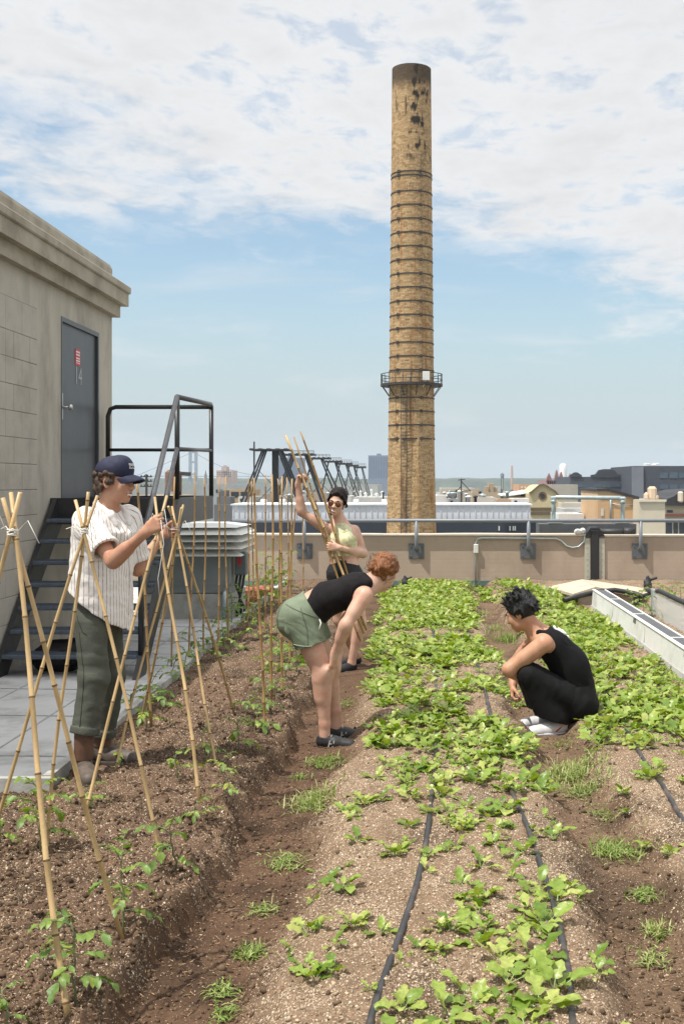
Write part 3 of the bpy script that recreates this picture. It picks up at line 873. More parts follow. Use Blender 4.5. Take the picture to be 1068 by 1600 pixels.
# ================================================================== right side: divider, boards, cold frame
dv = empty('bed_divider', (2.18, 11, 0), 'long low white divider with a dark top strip along the right bed', 'divider')
yA, yB = 6.4, 14.55
zt = .325
mb = MB(); mb.hexa([(2.09, yA, .14), (2.125, yA, .14), (2.125, yB, .14), (2.09, yB, .14), (2.105, yA, zt), (2.125, yA, zt), (2.125, yB, zt), (2.105, yB, zt)])
mb.bbox(2.095, 2.135, yA, yB, zt + .001, zt + .014, .004); mb.build('side_skin', m_membrane, dv)
mb = MB(); mb.box(2.137, 2.25, yA, yB, .0, zt + .002); mb.build('gutter_top', m_darkmem, dv)
mb = MB(); mb.bbox(2.252, 2.268, yA, yB, .0, zt + .012, .004); mb.build('rear_lip', m_membrane, dv)
for y in (8.1, 10.1, 11.9, 13.4):
    mb = MB(); mb.box(2.137, 2.25, y, y + .03, zt + .0025, zt + .006); mb.build('tape_strip', m_white, dv)
for y in (9.25, 11.55):
    mb = MB(); mb.hexa([(2.098, y, .27), (2.106, y, .27), (2.106, y + .14, .27), (2.098, y + .14, .27), (2.101, y, .315), (2.108, y, .315), (2.108, y + .14, .315), (2.101, y + .14, .315)]); mb.build('patch', m_plate, dv)
m_seamg = mat('seam_grey', srgb(150, 146, 140), .8)
for y in np.arange(7.3, 14.4, 1.9):
    pts = [(2.0885 + .081 * (z_ - .14), y + .05 * math.sin(z_ * 14 + y * 3), z_) for z_ in np.linspace(.15, .3, 6)]
    mb = MB(); mb.tube(pts, .003, 4); mb.build('seam_line', m_seamg, dv)
mb = MB(); mb.hexa([(2.05, yA, .0), (2.09, yA, .0), (2.09, yB, .0), (2.05, yB, .0), (2.082, yA, .139), (2.12, yA, .139), (2.12, yB, .139), (2.082, yB, .139)]); mb.build('skirt', m_curb, dv)

bd = empty('board_cover', (2.4, 16, 0), 'pale weathered board cover folded like a low tent before the parapet', 'cover')
FL, FR_, BR_, BL = np.array([1.90, 14.9, .245]), np.array([2.19, 14.9, .335]), P(909, 905, 17.9), P(854, 917, 17.6)
FX, BX = P(1001, 930, 14.9), P(1021, 921, 17.2)
for (A_, B_, C_, D_) in ((FL, FR_, BR_, BL), (FR_ + (.006, 0, 0), FX, BX, BR_ + (.006, 0, 0))):
    for s_ in range(3):
        a, b = s_ / 3, (s_ + 1) / 3 - .008
        q = [A_ + (D_ - A_) * a, B_ + (C_ - B_) * a, B_ + (C_ - B_) * b, A_ + (D_ - A_) * b]
        mb = MB(); mb.hexa([p - np.array([0, 0, .035]) for p in q] + q); mb.build('board', m_board, bd)
mb = MB(); mb.prism([(1.98, .0), (2.7, .0), (2.7, .19), (2.19, .29), (1.98, .215)], 15.0, 15.03); mb.build('front_board', m_board, bd)
mb = MB()
pts = [P(880, 938, 14.4), P(905, 931, 14.55), P(930, 925, 14.65), P(960, 922, 14.7), P(990, 927, 14.7), P(1004, 932, 14.6), P(1022, 926, 14.2)]
mb.tube(pts, .032, 10); tag(mb.build('black_hose', m_rubber), 'thick black hose bent over the board cover beside the divider', 'hose')

# clear panels of a cold frame with a black hose on top
m_clear, nt, b = new_mat('clear_panel')
b.inputs['Base Color'].default_value = (.80, .84, .84, 1); b.inputs['Roughness'].default_value = .18; b.inputs['Alpha'].default_value = .45
cf_ = empty('cold_frame', (2.73, 12, 0), 'clear plastic panel frame with a black hose along its top at the right edge', 'cold frame')
mb = MB()
for a, b2 in ((8.0, 9.98), (10.0, 11.98), (12.0, 13.9)):
    mb = MB(); mb.box(2.73, 2.74, a, b2, .05, .40); mb.build('clear_panel', m_clear, cf_)
mb = MB(); mb.tube([P(1008, 921, 14.6), P(1022, 925, 14.0), (2.735, 13.5, .415), (2.735, 8, .41)], .028, 10)
mb.build('edge_hose', m_rubber, cf_)
mb = MB()
for y in (9.99, 11.99, 13.92):
    mb = MB(); mb.bbox(2.715, 2.755, y - .009, y + .009, .0, .40, .004); mb.build('stake', m_galv, cf_)
sp = empty('sprinkler_head', (XA(1009, 17.5), 17.5, .1), 'black irrigation sprinkler head on a stake at the right of the board cover', 'sprinkler')


def sprinkler(root, c, s):
    q = SDF(.008 * s); q.ell(c, (.05 * s, .05 * s, .06 * s), k=.02); q.cone(np.array(c) + (-.03 * s, 0, .05 * s), np.array(c) + (.1 * s, 0, .09 * s), .02 * s, .015 * s); q.cone(np.array(c) + (0, 0, .04 * s), np.array(c) + (.0, 0, .1 * s), .03 * s, .02 * s)
    q.build('nozzle', m_rubber, root)
    mb = MB(); mb.tube([np.array(c) + (0, 0, -.02 * s), (c[0], c[1], .0)], .014 * s, 8); mb.build('stake', m_rubber, root)


sprinkler(sp, (XA(1011, 17.5), 17.5, ZA(915, 17.5)), 1.3)
sp2 = empty('sprinkler_head', (XA(632, 17.8), 17.8, .1), 'black irrigation sprinkler head at the far end of the middle bed', 'sprinkler')
sprinkler(sp2, (XA(632, 17.8), 17.8, ZA(911, 17.8)), 1.0)
# ================================================================== the city beyond the roof
ZG = -18.0
m_ground = mat('city_ground', srgb(128, 128, 124), .95, .15, .02, dirt=srgb(98, 104, 92), dirt_amt=.8, dscale=.01)
g = 3200
tag(link('ground', [(-g, -60, ZG), (g, -60, ZG), (g, 3300, ZG), (-g, 3300, ZG)], [(0, 1, 2, 3)], m_ground, org=(0, 0, 0)), kind='structure')
# the roofs own building below the garden
mb = MB(); mb.box(-9, 7.5, -8, 19.04, ZG, -.28)
tag(mb.build('roof_slab', mat('roof_slab', srgb(120, 116, 110), .9)), kind='structure')
# low hills on the far shore
m_hill = mat('far_woods', (.045, .065, .05), .95, .3, .02)
n = 260
xs_ = np.linspace(-2400, 2400, n)
rows_ = []
for yy_, k_ in ((2150, 0.), (2200, .35), (2400, .8), (2800, 1.0), (3100, .6)):
    hz = 18 + k_ * (10 + 7 * fbm(xs_ / 260, xs_ * 0 + 3, oct=3, seed=51) + 3.5 * np.abs(fbm(xs_ / 25, xs_ * 0 + yy_, oct=3, seed=52)))
    rows_.append(np.stack([xs_, np.full(n, yy_), ZG + hz * (1 if k_ else .0)], -1))
V = np.concatenate(rows_); ii = (np.arange(4)[:, None] * n + np.arange(n - 1)).ravel()
tag(link('hills', V, np.stack([ii, ii + 1, ii + n + 1, ii + n], 1), m_hill, org=(0, 0, 0), smooth=True), kind='structure')

# ------------------------------------------------------------------ brick chimney
YCH = 110.0
XCH = XA(642.5, YCH)
ch = empty('brick_chimney', (XCH, YCH, ZG), 'tall tan brick chimney with iron bands, soot stains and a caged platform', 'chimney')


def chimney_mat():
    m, nt, b = new_mat('chimney_brick'); L = nt.links.new
    at = N(nt, 'ShaderNodeAttribute', attribute_name='cu'); az = N(nt, 'ShaderNodeAttribute', attribute_name='cz')
    cb = N(nt, 'ShaderNodeCombineXYZ'); L(at.outputs['Fac'], cb.inputs[0]); L(az.outputs['Fac'], cb.inputs[1])
    br = N(nt, 'ShaderNodeTexBrick', Scale=1.); br.inputs['Brick Width'].default_value = .42; br.inputs['Row Height'].default_value = .16; br.inputs['Mortar Size'].default_value = .012; br.inputs['Bias'].default_value = -.1
    br.inputs['Color1'].default_value = (*srgb(184, 155, 114), 1); br.inputs['Color2'].default_value = (*srgb(142, 113, 80), 1); br.inputs['Mortar'].default_value = (*srgb(158, 136, 104), 1)
    L(cb.outputs[0], br.inputs['Vector'])
    n0 = N(nt, 'ShaderNodeTexNoise', Scale=7.5, Detail=6, Roughness=.8); L(cb.outputs[0], n0.inputs['Vector'])
    r0 = ramp(nt, [(.32, (.52, .50, .46)), (.5, (.96, .96, .96)), (.70, (1.22, 1.2, 1.15))]); L(n0.outputs['Fac'], r0.inputs[0])
    mu = N(nt, 'ShaderNodeMix', data_type='RGBA', blend_type='MULTIPLY'); mu.inputs[0].default_value = 1; L(br.outputs['Color'], mu.inputs[6]); L(r0.outputs[0], mu.inputs[7])
    out = mu.outputs[2]
    for nm, col in (('rust', srgb(146, 98, 52)), ('soot', srgb(52, 45, 40))):
        a = N(nt, 'ShaderNodeAttribute', attribute_name=nm)
        mx = N(nt, 'ShaderNodeMix', data_type='RGBA'); mx.inputs[7].default_value = (*col, 1)
        L(a.outputs['Fac'], mx.inputs[0]); L(out, mx.inputs[6]); out = mx.outputs[2]
    L(out, b.inputs['Base Color']); b.inputs['Roughness'].default_value = .9; b.inputs['Specular IOR Level'].default_value = .2
    bp = N(nt, 'ShaderNodeBump', Strength=.5, Distance=.03); L(br.outputs['Fac'], bp.inputs['Height']); bp.invert = True; L(bp.outputs[0], b.inputs['Normal'])
    return m


def chr_(py):
    """chimney radius at picture row py"""
    return np.interp(py, [97, 300, 580, 690, 830, 1100], [30.3, 31.8, 34.6, 36.2, 39, 43]) / F * YCH


NA = 192
zs_top, zs_oct = ZA(99, YCH - 1.86), ZA(686, YCH)


def shaft(name, z0, z1, octo, m):
    nz = int((z1 - z0) / .16)
    zz_ = np.linspace(z0, z1, nz)
    th = np.linspace(0, 2 * np.pi, NA, endpoint=False)
    T, Zg = np.meshgrid(th, zz_)
    py = CY - (Zg - H) * F / YCH
    Rr = chr_(py)
    if octo:
        o_ = ((T - R_(-90 - 27)) % (np.pi / 4)) - np.pi / 8
        Rr = Rr * 1.0 * np.cos(np.pi / 8) / np.cos(o_) * 1.04
    Vx = np.stack([XCH + Rr * np.cos(T), YCH + Rr * np.sin(T), Zg], -1)
    front = np.cos(T + np.pi / 2)                       # 1 facing the garden
    side = np.cos(T)                                    # 1 right
    hh = (Zg - H) / (zs_top - H)
    nn = fbm(T * 3.2, Zg * .35, oct=4, seed=61); n2 = fbm(T * 7, Zg * 1.3, oct=4, seed=62); n3 = fbm(T * 9, Zg * .12, oct=3, seed=64)
    soot = sstep(zs_top - 2.6 + 1.6 * n2, zs_top - 1.0, Zg) * .85
    fl_ = np.exp(-((side - .18) / .28) ** 2) * (front > 0)
    zb_ = np.abs(((zs_top - Zg) % 1.22) - .35)
    soot = np.maximum(soot, sstep(.12, .55, n2 + .7 * fl_ * np.exp(-(zb_ / .3) ** 2) + .35 * fl_ * sstep(zs_top - 6, zs_top - 1, Zg) - .08) * sstep(zs_top - 10.2, zs_top - 8, Zg))
    soot = np.maximum(soot, .5 * sstep(.3, .8, n2) * sstep(zs_top - 14, zs_top - 6, Zg))
    streak = np.exp(-((side + .28) / .13) ** 2) * (front > 0) * (.45 + .6 * n2) * sstep(ZA(602, YCH), ZA(640, YCH), Zg)
    streak = np.exp(-((side + .27 + .05 * n3) / .16) ** 2) * (front > 0) * np.clip(.35 + .9 * n2, 0, .8) * (Zg < ZA(604, YCH))
    soot = np.maximum(soot, streak)
    soot = np.maximum(soot, .5 * sstep(.3, .7, n3) * (Zg < ZA(566, YCH)) * (Zg > ZA(690, YCH)))
    sp_ = fbm(T * 30, Zg * 7, oct=2, seed=66)
    soot = np.maximum(soot, .55 * sstep(.38, .55, sp_) * (Zg < zs_top - 8))
    rust = .6 * sstep(.15, .6, n3 + .25 * fbm(T * 5, Zg * .9, oct=3, seed=68)) * sstep(zs_top - 9, zs_top - 13, Zg)
    ii = np.arange((nz - 1) * NA).reshape(nz - 1, NA)
    jj = np.roll(ii, -1, 1)
    Q = np.stack([ii, jj, jj + NA, ii + NA], -1).reshape(-1, 4)
    return link(name, Vx.reshape(-1, 3), Q, m, ch, smooth=not octo, attrs={'cu': (T * 2.0).ravel(), 'cz': Zg.ravel(), 'soot': np.clip(soot, 0, 1).ravel(), 'rust': np.clip(rust, 0, 1).ravel()})


m_chim = chimney_mat()
shaft('shaft', zs_oct, zs_top, False, m_chim)
shaft('base_shaft', ZG, zs_oct + .05, True, m_chim)
m_iron = mat('iron_band', (.035, .03, .027), .7, .3, 4)
m_soot = mat('soot_dark', (.03, .027, .025), .9, .3, 3)
rt = chr_(99)
mb = MB(); mb.lathe((XCH, YCH, zs_top), [(rt + .004, -.05), (rt + .01, .05), (rt - .35, .06), (rt - .36, -2.5), (0, -2.6)], 64); mb.build('rim', m_soot, ch)
for k_, py_ in enumerate([266, 272] + [297 + 21.55 * i for i in range(14)] + [621, 642, 663.5, 685]):
    z_ = ZA(py_, YCH - 2.0); r_ = chr_(py_)
    mb = MB(); w_ = .055
    mb.lathe((XCH, YCH, z_), [(r_ - .02, -w_), (r_ + .05, -w_), (r_ + .05, w_), (r_ - .02, w_)], 64, smooth=False)
    for a_ in (-.62, .42):
        th = -math.pi / 2 + a_ * 1.05
        mb.bbox(XCH + (r_ + .05) * math.cos(th) - .14, XCH + (r_ + .05) * math.cos(th) + .14, YCH + (r_ + .05) * math.sin(th) - .12, YCH + (r_ + .05) * math.sin(th) + .12, z_ - .13, z_ + .13, .03)
    mb.build('iron_band', m_iron, ch)
zpl = ZA(604, YCH); rp = 48.5 / F * YCH; rc = chr_(600)
pl = empty('platform', ORG[ch.name]); pl.location = (0, 0, 0); pl.parent = ch; ORG[pl.name] = ORG[ch.name]
mb = MB(); mb.lathe((XCH, YCH, zpl), [(rc - .05, 0), (rp, 0), (rp, .22), (rc - .05, .22)], 32, smooth=False); mb.build('deck', m_iron, pl)
mb = MB()
for k_ in range(24):
    t = 2 * math.pi * k_ / 24
    c_, s_ = math.cos(t), math.sin(t)
    mb.bar((XCH + (rp - .05) * c_, YCH + (rp - .05) * s_, zpl + .22), (XCH + (rp - .05) * c_, YCH + (rp - .05) * s_, zpl + 1.15), .055, .055)
for z_ in (.62, 1.15):
    pts = [(XCH + (rp - .05) * math.cos(t), YCH + (rp - .05) * math.sin(t), zpl + z_) for t in np.linspace(0, 2 * math.pi, 49)]
    mb.tube(pts, .04, 6, caps=False)
mb.build('guard_rail', m_iron, pl)
mb = MB()
for k_ in range(12):
    t = 2 * math.pi * k_ / 12 + .2; c_, s_ = math.cos(t), math.sin(t)
    mb.bar((XCH + (rp - .1) * c_, YCH + (rp - .1) * s_, zpl), (XCH + (rc + .05) * c_, YCH + (rc + .05) * s_, zpl - .95), .07, .07)
mb.build('bracket', m_iron, pl)
tag_y = YCH - rp + .2
mb = MB(); mb.bbox(XA(659.5, tag_y), XA(671, tag_y), tag_y - .1, tag_y + .35, ZA(594, tag_y), ZA(580.5, tag_y), .03)
mb.bar((XA(665, tag_y), tag_y + .1, ZA(594, tag_y)), (XA(660, tag_y), tag_y + .6, ZA(604, tag_y)), .06, .06); mb.build('equipment_cabinet', m_hvac, pl)
mb = MB(); mb.bbox(XA(639, tag_y), XA(642, tag_y), tag_y - .1, tag_y + .2, ZA(596, tag_y), ZA(588, tag_y), .03); mb.build('cable_box', m_rail, pl)
mb = MB()
lx0, lx1 = XA(626.5, YCH - 2.4), XA(635, YCH - 2.4)
for x_ in (lx0, lx1): mb.bar((x_, YCH - chr_(604) * .98 - .3, ZA(602, YCH)), (x_, YCH - chr_(980) - .1, ZG), .05, .05)
for k_ in range(90):
    t = k_ / 90
    z_ = ZA(604, YCH) * (1 - t) + ZG * t; y_ = (YCH - chr_(604) * .98 - .3) * (1 - t) + (YCH - chr_(980) - .1) * t
    mb.bar((lx0, y_, z_), (lx1, y_, z_), .03, .03)
mb.build('ladder', m_iron, ch)

# ------------------------------------------------------------------ generic buildings
m_winD = mat('dark_window', (.03, .04, .05), .15, .1, 2)
m_winB = mat('blue_glass', (.06, .085, .11), .12, .2, .2)
m_roofW = mat('white_roof', srgb(214, 216, 214), .7, .06, .3, dirt=srgb(170, 172, 172), dirt_amt=.4, dscale=.2)
m_roofG = mat('grey_roof', srgb(140, 142, 140), .85, .1, .3)
m_roofD = mat('black_roof', (.03, .03, .034), .8, .2, .4)
CM = {}


def cmat(r, g, b, v=.1):
    k_ = (r, g, b)
    if k_ not in CM: CM[k_] = mat('facade_%s' % ('tan' if r > b + 25 else 'grey'), srgb(r, g, b), .85, v, .25, dirt=tuple(np.array(srgb(r, g, b)) * .8), dirt_amt=.5, dscale=.12)
    return CM[k_]


def bldg(name, label, px0, px1, pyt, Y, depth, col, roofm=None, pyb=None, wins=None, winm=None, parapet=.4, group=None, cat='building'):
    x0, x1, z1 = XA(px0, Y), XA(px1, Y), ZA(pyt, Y)
    z0 = ZG if pyb is None else ZA(pyb, Y)
    e = empty(name, ((x0 + x1) / 2, Y, z0), label, cat, group)
    mb = MB(); mb.box(x0, x1, Y, Y + depth, z0, z1 - parapet); mb.box(x0, x1, Y, Y + .3, z1 - parapet, z1); mb.box(x0, x1, Y + depth - .3, Y + depth, z1 - parapet, z1); mb.box(x0, x0 + .3, Y + .3, Y + depth - .3, z1 - parapet, z1); mb.box(x1 - .3, x1, Y + .3, Y + depth - .3, z1 - parapet, z1)
    mb.build('wall', cmat(*col), e)
    mb = MB(); mb.box(x0 + .31, x1 - .31, Y + .31, Y + depth - .31, z1 - parapet + .01, z1 - parapet + .12); mb.build('roof', roofm or m_roofG, e)
    for w in wins or []:
        mb = MB(); mb.box(XA(w[0], Y), XA(w[1], Y), Y - .06, Y - .004, ZA(w[3], Y), ZA(w[2], Y)); mb.build('window', winm or m_winD, e)
    return e


def grid_w(a0, a1, n, b0, b1, m, fx=.55, fy=.55):
    o = []
    for i in range(n):
        for j in range(m):
            w, h = (a1 - a0) / n, (b1 - b0) / m
            o.append((a0 + w * (i + .5 - fx / 2), a0 + w * (i + .5 + fx / 2), b0 + h * (j + .5 - fy / 2), b0 + h * (j + .5 + fy / 2)))
    return o


# long navy building and white shed right behind the parapet
e = bldg('navy_building', 'low dark navy building whose roof edge runs below the guard rail', 352, 906, 814.5, 118, 5.5, (44, 50, 62), m_roofG)
mb = MB()
for px_ in (779, 796, 801, 804): mb.box(XA(px_ - 1, 118), XA(px_ + 1, 118), 117.9, 117.99, ZA(829, 118), ZA(822, 118))
mb.build('vent_pipe', m_hvac, e)
Yw = 124.
e = empty('white_shed', (XA(590, Yw), Yw, ZG), 'long white corrugated metal shed behind the chimney', 'shed')
mb = MB(); x0_, x1_ = XA(363, Yw), XA(828, Yw); ze = ZA(789, Yw)
mb.box(x0_, x1_, Yw + .1, Yw + 8, ZG, ze - .05)
mb.build('wall', cmat(206, 208, 212), e)
mb = MB()
for k_, x_ in enumerate(np.arange(x0_, x1_, .62)):
    mb.box(x_, x_ + (.07 if k_ % 3 else .12), Yw + .03, Yw + .099, ZA(813, Yw), ze - .06)
mb.build('cladding_rib', cmat(198, 201, 206), e)
mb = MB(); mb.hexa([(x0_ - .2, Yw - .1, ze - .04), (x1_ + .2, Yw - .1, ze - .04), (x1_ + .2, Yw + 8.2, ze - .02), (x0_ - .2, Yw + 8.2, ze - .02), (x0_ - .2, Yw - .1, ze + .10), (x1_ + .2, Yw - .1, ze + .10), (x1_ + .2, Yw + 8.2, ze + .12), (x0_ - .2, Yw + 8.2, ze + .12)])
mb.build('roof', m_roofW, e)
for px_ in (412, 441, 556, 600):
    mb = MB(); mb.bbox(XA(px_ - 4, 129), XA(px_ + 4, 129), 128.5, 129.5, ze + .11, ZA(780, 129), .06); mb.build('roof_vent', m_roofW, e)

# left part
bldg('grey_warehouse', 'long grey warehouse seen between the stair rails and the gantries', 150, 432, 757, 300, 60, (146, 152, 152), m_roofG, wins=grid_w(335, 395, 8, 763, 772, 1, .4, .6))
bldg('tan_penthouse', 'tan rooftop hut with a wide window left of the gantries', 352, 391, 765, 200, 12, (172, 150, 118), m_roofG, wins=[(361, 373, 768.5, 777), (376, 387, 768.5, 777)])
bldg('white_house', 'pale pitched shed behind the stair handrail', 188, 262, 775, 170, 20, (176, 160, 136), m_roofW)
e = empty('roof_stack', (XA(346, 160), 160, ZG), 'dark stepped ventilation stack beside the stair landing', 'vent stack')
for q, (a, b2, c_, d_) in enumerate(((334, 364, 788, 830), (338, 360, 776, 788.2), (341, 352, 766, 776.2))):
    mb = MB(); mb.bbox(XA(a, 160), XA(b2, 160), 160 + q * .3, 164 - q * .3, ZG if q == 0 else ZA(d_, 160), ZA(c_, 160), .05); mb.build('stack_tier', cmat(98, 100, 102), e)
e = empty('rusty_tank', (XA(270, 180), 180, ZG), 'rusty brown water tank on steel legs behind the stair rail', 'water tank')
r_ = 13 / F * 180
mb = MB(); mb.lathe((XA(271, 180), 180, 0), [(r_, ZA(768, 180)), (r_, ZA(738, 180)), (r_ * .6, ZA(734, 180)), (0, ZA(733, 180))], 20, smooth=False); mb.build('tank', cmat(104, 78, 62, .3), e)
for a in (-1, 1):
    for b2 in (-1, 1):
        mb = MB(); mb.bar((XA(271, 180) + a * r_ * .7, 180 + b2 * r_ * .7, ZG), (XA(271, 180) + a * r_ * .7, 180 + b2 * r_ * .7, ZA(766, 180)), .3, .3); mb.build('leg', m_iron, e)
mb = MB(); mb.bar((XA(284, 180), 180, ZA(740, 180)), (XA(298, 180), 180, ZA(741, 180)), .5, .6); mb.build('outrigger', m_iron, e)
e = empty('utility_pole', (XA(229, 150), 150, ZG), 'dark utility pole with crossarms behind the man in the cap', 'utility pole')
mb = MB(); mb.bar((XA(229, 150), 150, ZG), (XA(229, 150), 150, ZA(741, 150)), .25, .25); mb.build('pole', m_iron, e)
for py_ in (745, 752, 760):
    mb = MB(); mb.bar((XA(219, 150), 150, ZA(py_, 150)), (XA(238, 150), 150, ZA(py_, 150)), .15, .15)
    for q in range(4): mb.bar((XA(221 + q * 5, 150), 150, ZA(py_, 150)), (XA(221 + q * 5, 150), 150, ZA(py_ - 3, 150)), .12, .12)
    mb.build('crossarm', m_iron, e)

# suspension bridge on the horizon
m_br = mat('bridge_steel', srgb(120, 136, 150), .7, .05, .1)
Yb = 2000.
e = empty('suspension_bridge', (XA(302, Yb), Yb, ZG), 'distant pale suspension bridge tower with cables on the horizon', 'bridge')
mb = MB()
for px_ in (297.3, 306.3): mb.bar((XA(px_, Yb), Yb, ZG), (XA(px_, Yb), Yb, ZA(705, Yb)), 3.6, 5)
for py_ in (706.5, 722, 741): mb.bar((XA(297, Yb), Yb, ZA(py_, Yb)), (XA(306.6, Yb), Yb, ZA(py_, Yb)), 4, 3)
mb.build('tower', m_br, e)
mb = MB()
pts = [(XA(302 + t, Yb), Yb, ZA(706 + 38 * (1 - (1 - t / 120) ** 2), Yb)) for t in np.linspace(0, 120, 16)]
mb.tube(pts, .55, 4); mb.tube([(XA(302 - t, Yb), Yb, ZA(706 + .42 * t, Yb)) for t in np.linspace(0, 90, 4)], .55, 4)
mb.build('cable', m_br, e)
mb = MB(); mb.bar((XA(150, Yb), Yb, ZA(744, Yb)), (XA(460, Yb), Yb, ZA(744.5, Yb)), 8, 1.2); mb.build('bridge_deck', m_br, e)
e = bldg('hospital_block', 'distant tan hospital block with a centre tower near the bridge', 338, 363, 735, 1500, 40, (168, 148, 138), wins=grid_w(339, 362, 7, 737, 746, 3))
mb = MB(); mb.box(XA(347, 1500), XA(355, 1500), 1495, 1515, ZA(736, 1500), ZA(729, 1500)); mb.box(XA(349, 1500), XA(352, 1500), 1500, 1510, ZA(729.2, 1500), ZA(727, 1500)); mb.build('tower', cmat(168, 148, 138), e)
e = empty('church_spire', (XA(321, 1400), 1400, ZG), 'distant dark church spire beside the bridge tower', 'church')
mb = MB(); mb.box(XA(319, 1400), XA(323, 1400), 1400, 1403, ZG, ZA(744, 1400)); mb.build('tower', cmat(110, 112, 112), e)
mb = MB(); x_ = XA(321, 1400); w_ = 2 / F * 1400
mb.lathe((x_, 1401.5, 0), [(w_ * 1.4, ZA(744, 1400)), (0.05, ZA(734, 1400))], 4, smooth=False, a0=.785); mb.build('spire', cmat(84, 98, 96), e)
for (a, b2, c_, Yt, lab) in ((433, 471, 715, 1300, 'tall apartment slab tinted haze blue behind the steel gantries'), (575, 606.5, 711.5, 1200, 'tall apartment slab tinted haze blue left of the chimney')):
    e = bldg('apartment_slab', lab, a, b2, c_, Yt, 40, (112, 124, 142), wins=grid_w(a + .7, b2 - .7, 12, c_ + 2, 748, 1, .45, .98), winm=cmat(84, 98, 120))  # bluish wall and window colours carry painted distance haze
    mb = MB(); mb.box(XA((a + b2) / 2 - 3, Yt), XA((a + b2) / 2 + 3, Yt), Yt + 5, Yt + 25, ZA(c_ + .5, Yt), ZA(c_ - 3, Yt)); mb.build('plant_room', cmat(112, 124, 142), e)

# steel gantry frames marching away
m_gan = mat('gantry_steel', (.028, .03, .034), .7, .2, .5)
gl = [(391, 451, 701.5, 397, 437, 150, 'nearest and largest'), (440, 490, 709, 442, 489, 185, 'second'), (481, 515, 715, 500, 514, 220, 'third'), (508, 533, 720, 515, 530, 262, 'fourth'), (526, 549, 723.5, 533, 546, 305, 'fifth'), (542, 559, 726.5, 548, 559, 350, 'sixth'), (555, 571, 729, 560, 571, 400, 'farthest')]
for i, (a, b2, c_, l0, l1, Yg, w) in enumerate(gl):
    e = empty('steel_gantry', (XA((a + b2) / 2, Yg), Yg, ZG), '%s black steel gantry frame in the row behind the shed' % w, 'gantry', 'black steel gantry frames behind the white shed')
    s_ = (b2 - a) / 60.
    t_ = .23 if i < 2 else .33
    mb = MB()
    for q in range(9):
        xx = XA(a + (b2 - a) * (q + .5) / 9, Yg); mb.bbox(xx - (XA(b2, Yg) - XA(a, Yg)) / 20, xx + (XA(b2, Yg) - XA(a, Yg)) / 20, Yg - 1.2, Yg + 4.5, ZA(c_ + 2.5, Yg), ZA(c_ - .8 + .8 * (q % 2), Yg), .05)
    mb.build('top_beam', m_gan, e)
    zb_ = ZG
    def foot(pt, pb):                                   # extend leg down to the ground
        x0, x1 = XA(pt, Yg), XA(pb, Yg); z0, z1 = ZA(c_ + 2, Yg), ZA(783, Yg)
        k_ = (ZG - z0) / (z1 - z0)
        return x0, z0, x0 + (x1 - x0) * k_, ZG
    W_ = b2 - a
    legs = ((a + W_ * .31, a + W_ * -.22), (a + W_ * .36, a + W_ * -.12), (a + W_ * .72, a + W_ * 1.22), (a + W_ * .78, a + W_ * 1.34)) if i < 2 else ((a + W_ * .2, a + W_ * -.35), (a + W_ * .6, a + W_ * 1.35), (a + W_ * .68, a + W_ * 1.6))
    for dy in ((0, 2.2) if i < 2 else (0,)):
        for (pt, pb) in legs:
            x0, z0, x1, z1 = foot(pt, pb)
            mb = MB(); mb.bar((x0, Yg + dy, z0), (x1, Yg + dy * 1.2, z1), t_ * .9, t_ * .9, (0, 1, 0)); mb.build('leg', m_gan, e)
    mb = MB()
    L0 = foot(*legs[0]); L1 = foot(*legs[-1])
    for t0, t1 in ((.1, .42), (.42, .1), (.42, .75), (.75, .42), (.42, .42)):
        p0 = (L0[0] + (L0[2] - L0[0]) * t0, Yg + 1.5, L0[1] + (L0[3] - L0[1]) * t0); p1 = (L1[0] + (L1[2] - L1[0]) * t1, Yg + 1.5, L1[1] + (L1[3] - L1[1]) * t1)
        mb.bar(p0, p1, t_ * .3, t_ * .3, (0, 1, 0))
    mb.build('cross_brace', m_gan, e)
    if i > 0:
        mb = MB(); x0, x1 = XA(a + W_ * .35, Yg), XA(b2, Yg); z0, z1 = ZA(c_ - .8, Yg), ZA(c_ - 5, Yg)
        for q in range(5): xx = x0 + (x1 - x0) * q / 4; mb.bar((xx, Yg, z0), (xx, Yg, z1), .07, .07)
        for zz_ in (z1, (z0 + z1) / 2): mb.bar((x0, Yg, zz_), (x1, Yg, zz_), .07, .07)
        mb.build('guard_rail', m_gan, e)
    else:
        mb = MB(); mb.bar((XA(397, Yg), Yg, ZG), (XA(397, Yg), Yg, ZA(690, Yg)), .18, .18); mb.bar((XA(427, Yg), Yg + 2, ZG), (XA(427, Yg), Yg + 2, ZA(703, Yg)), .8, .8); mb.build('mast', m_gan, e)
bldg('grey_block', 'low grey block behind the gantry legs left of the chimney', 497, 590, 757, 420, 40, (166, 168, 164), m_roofG)
bldg('white_roofline', 'pale roof full of vents just left of the chimney', 552, 607, 777, 200, 18, (190, 188, 182), m_roofW)
for k_, (px_, w_, c_) in enumerate(((563, 3, 766), (571, 4, 769), (580, 3, 764), (588, 5, 770), (597, 4, 767))):
    mb = MB(); mb.lathe((XA(px_, 205), 205, 0), [(w_ / F * 205 * .6, ZA(778, 205)), (w_ / F * 205 * .6, ZA(c_ + 3, 205)), (w_ / F * 205, ZA(c_ + 2.4, 205)), (0.02, ZA(c_, 205))], 12)
    tag(mb.build('roof_vent', m_roofW), 'pale round roof vent left of the chimney, one of a row', 'vent', 'round vents on the pale roof')

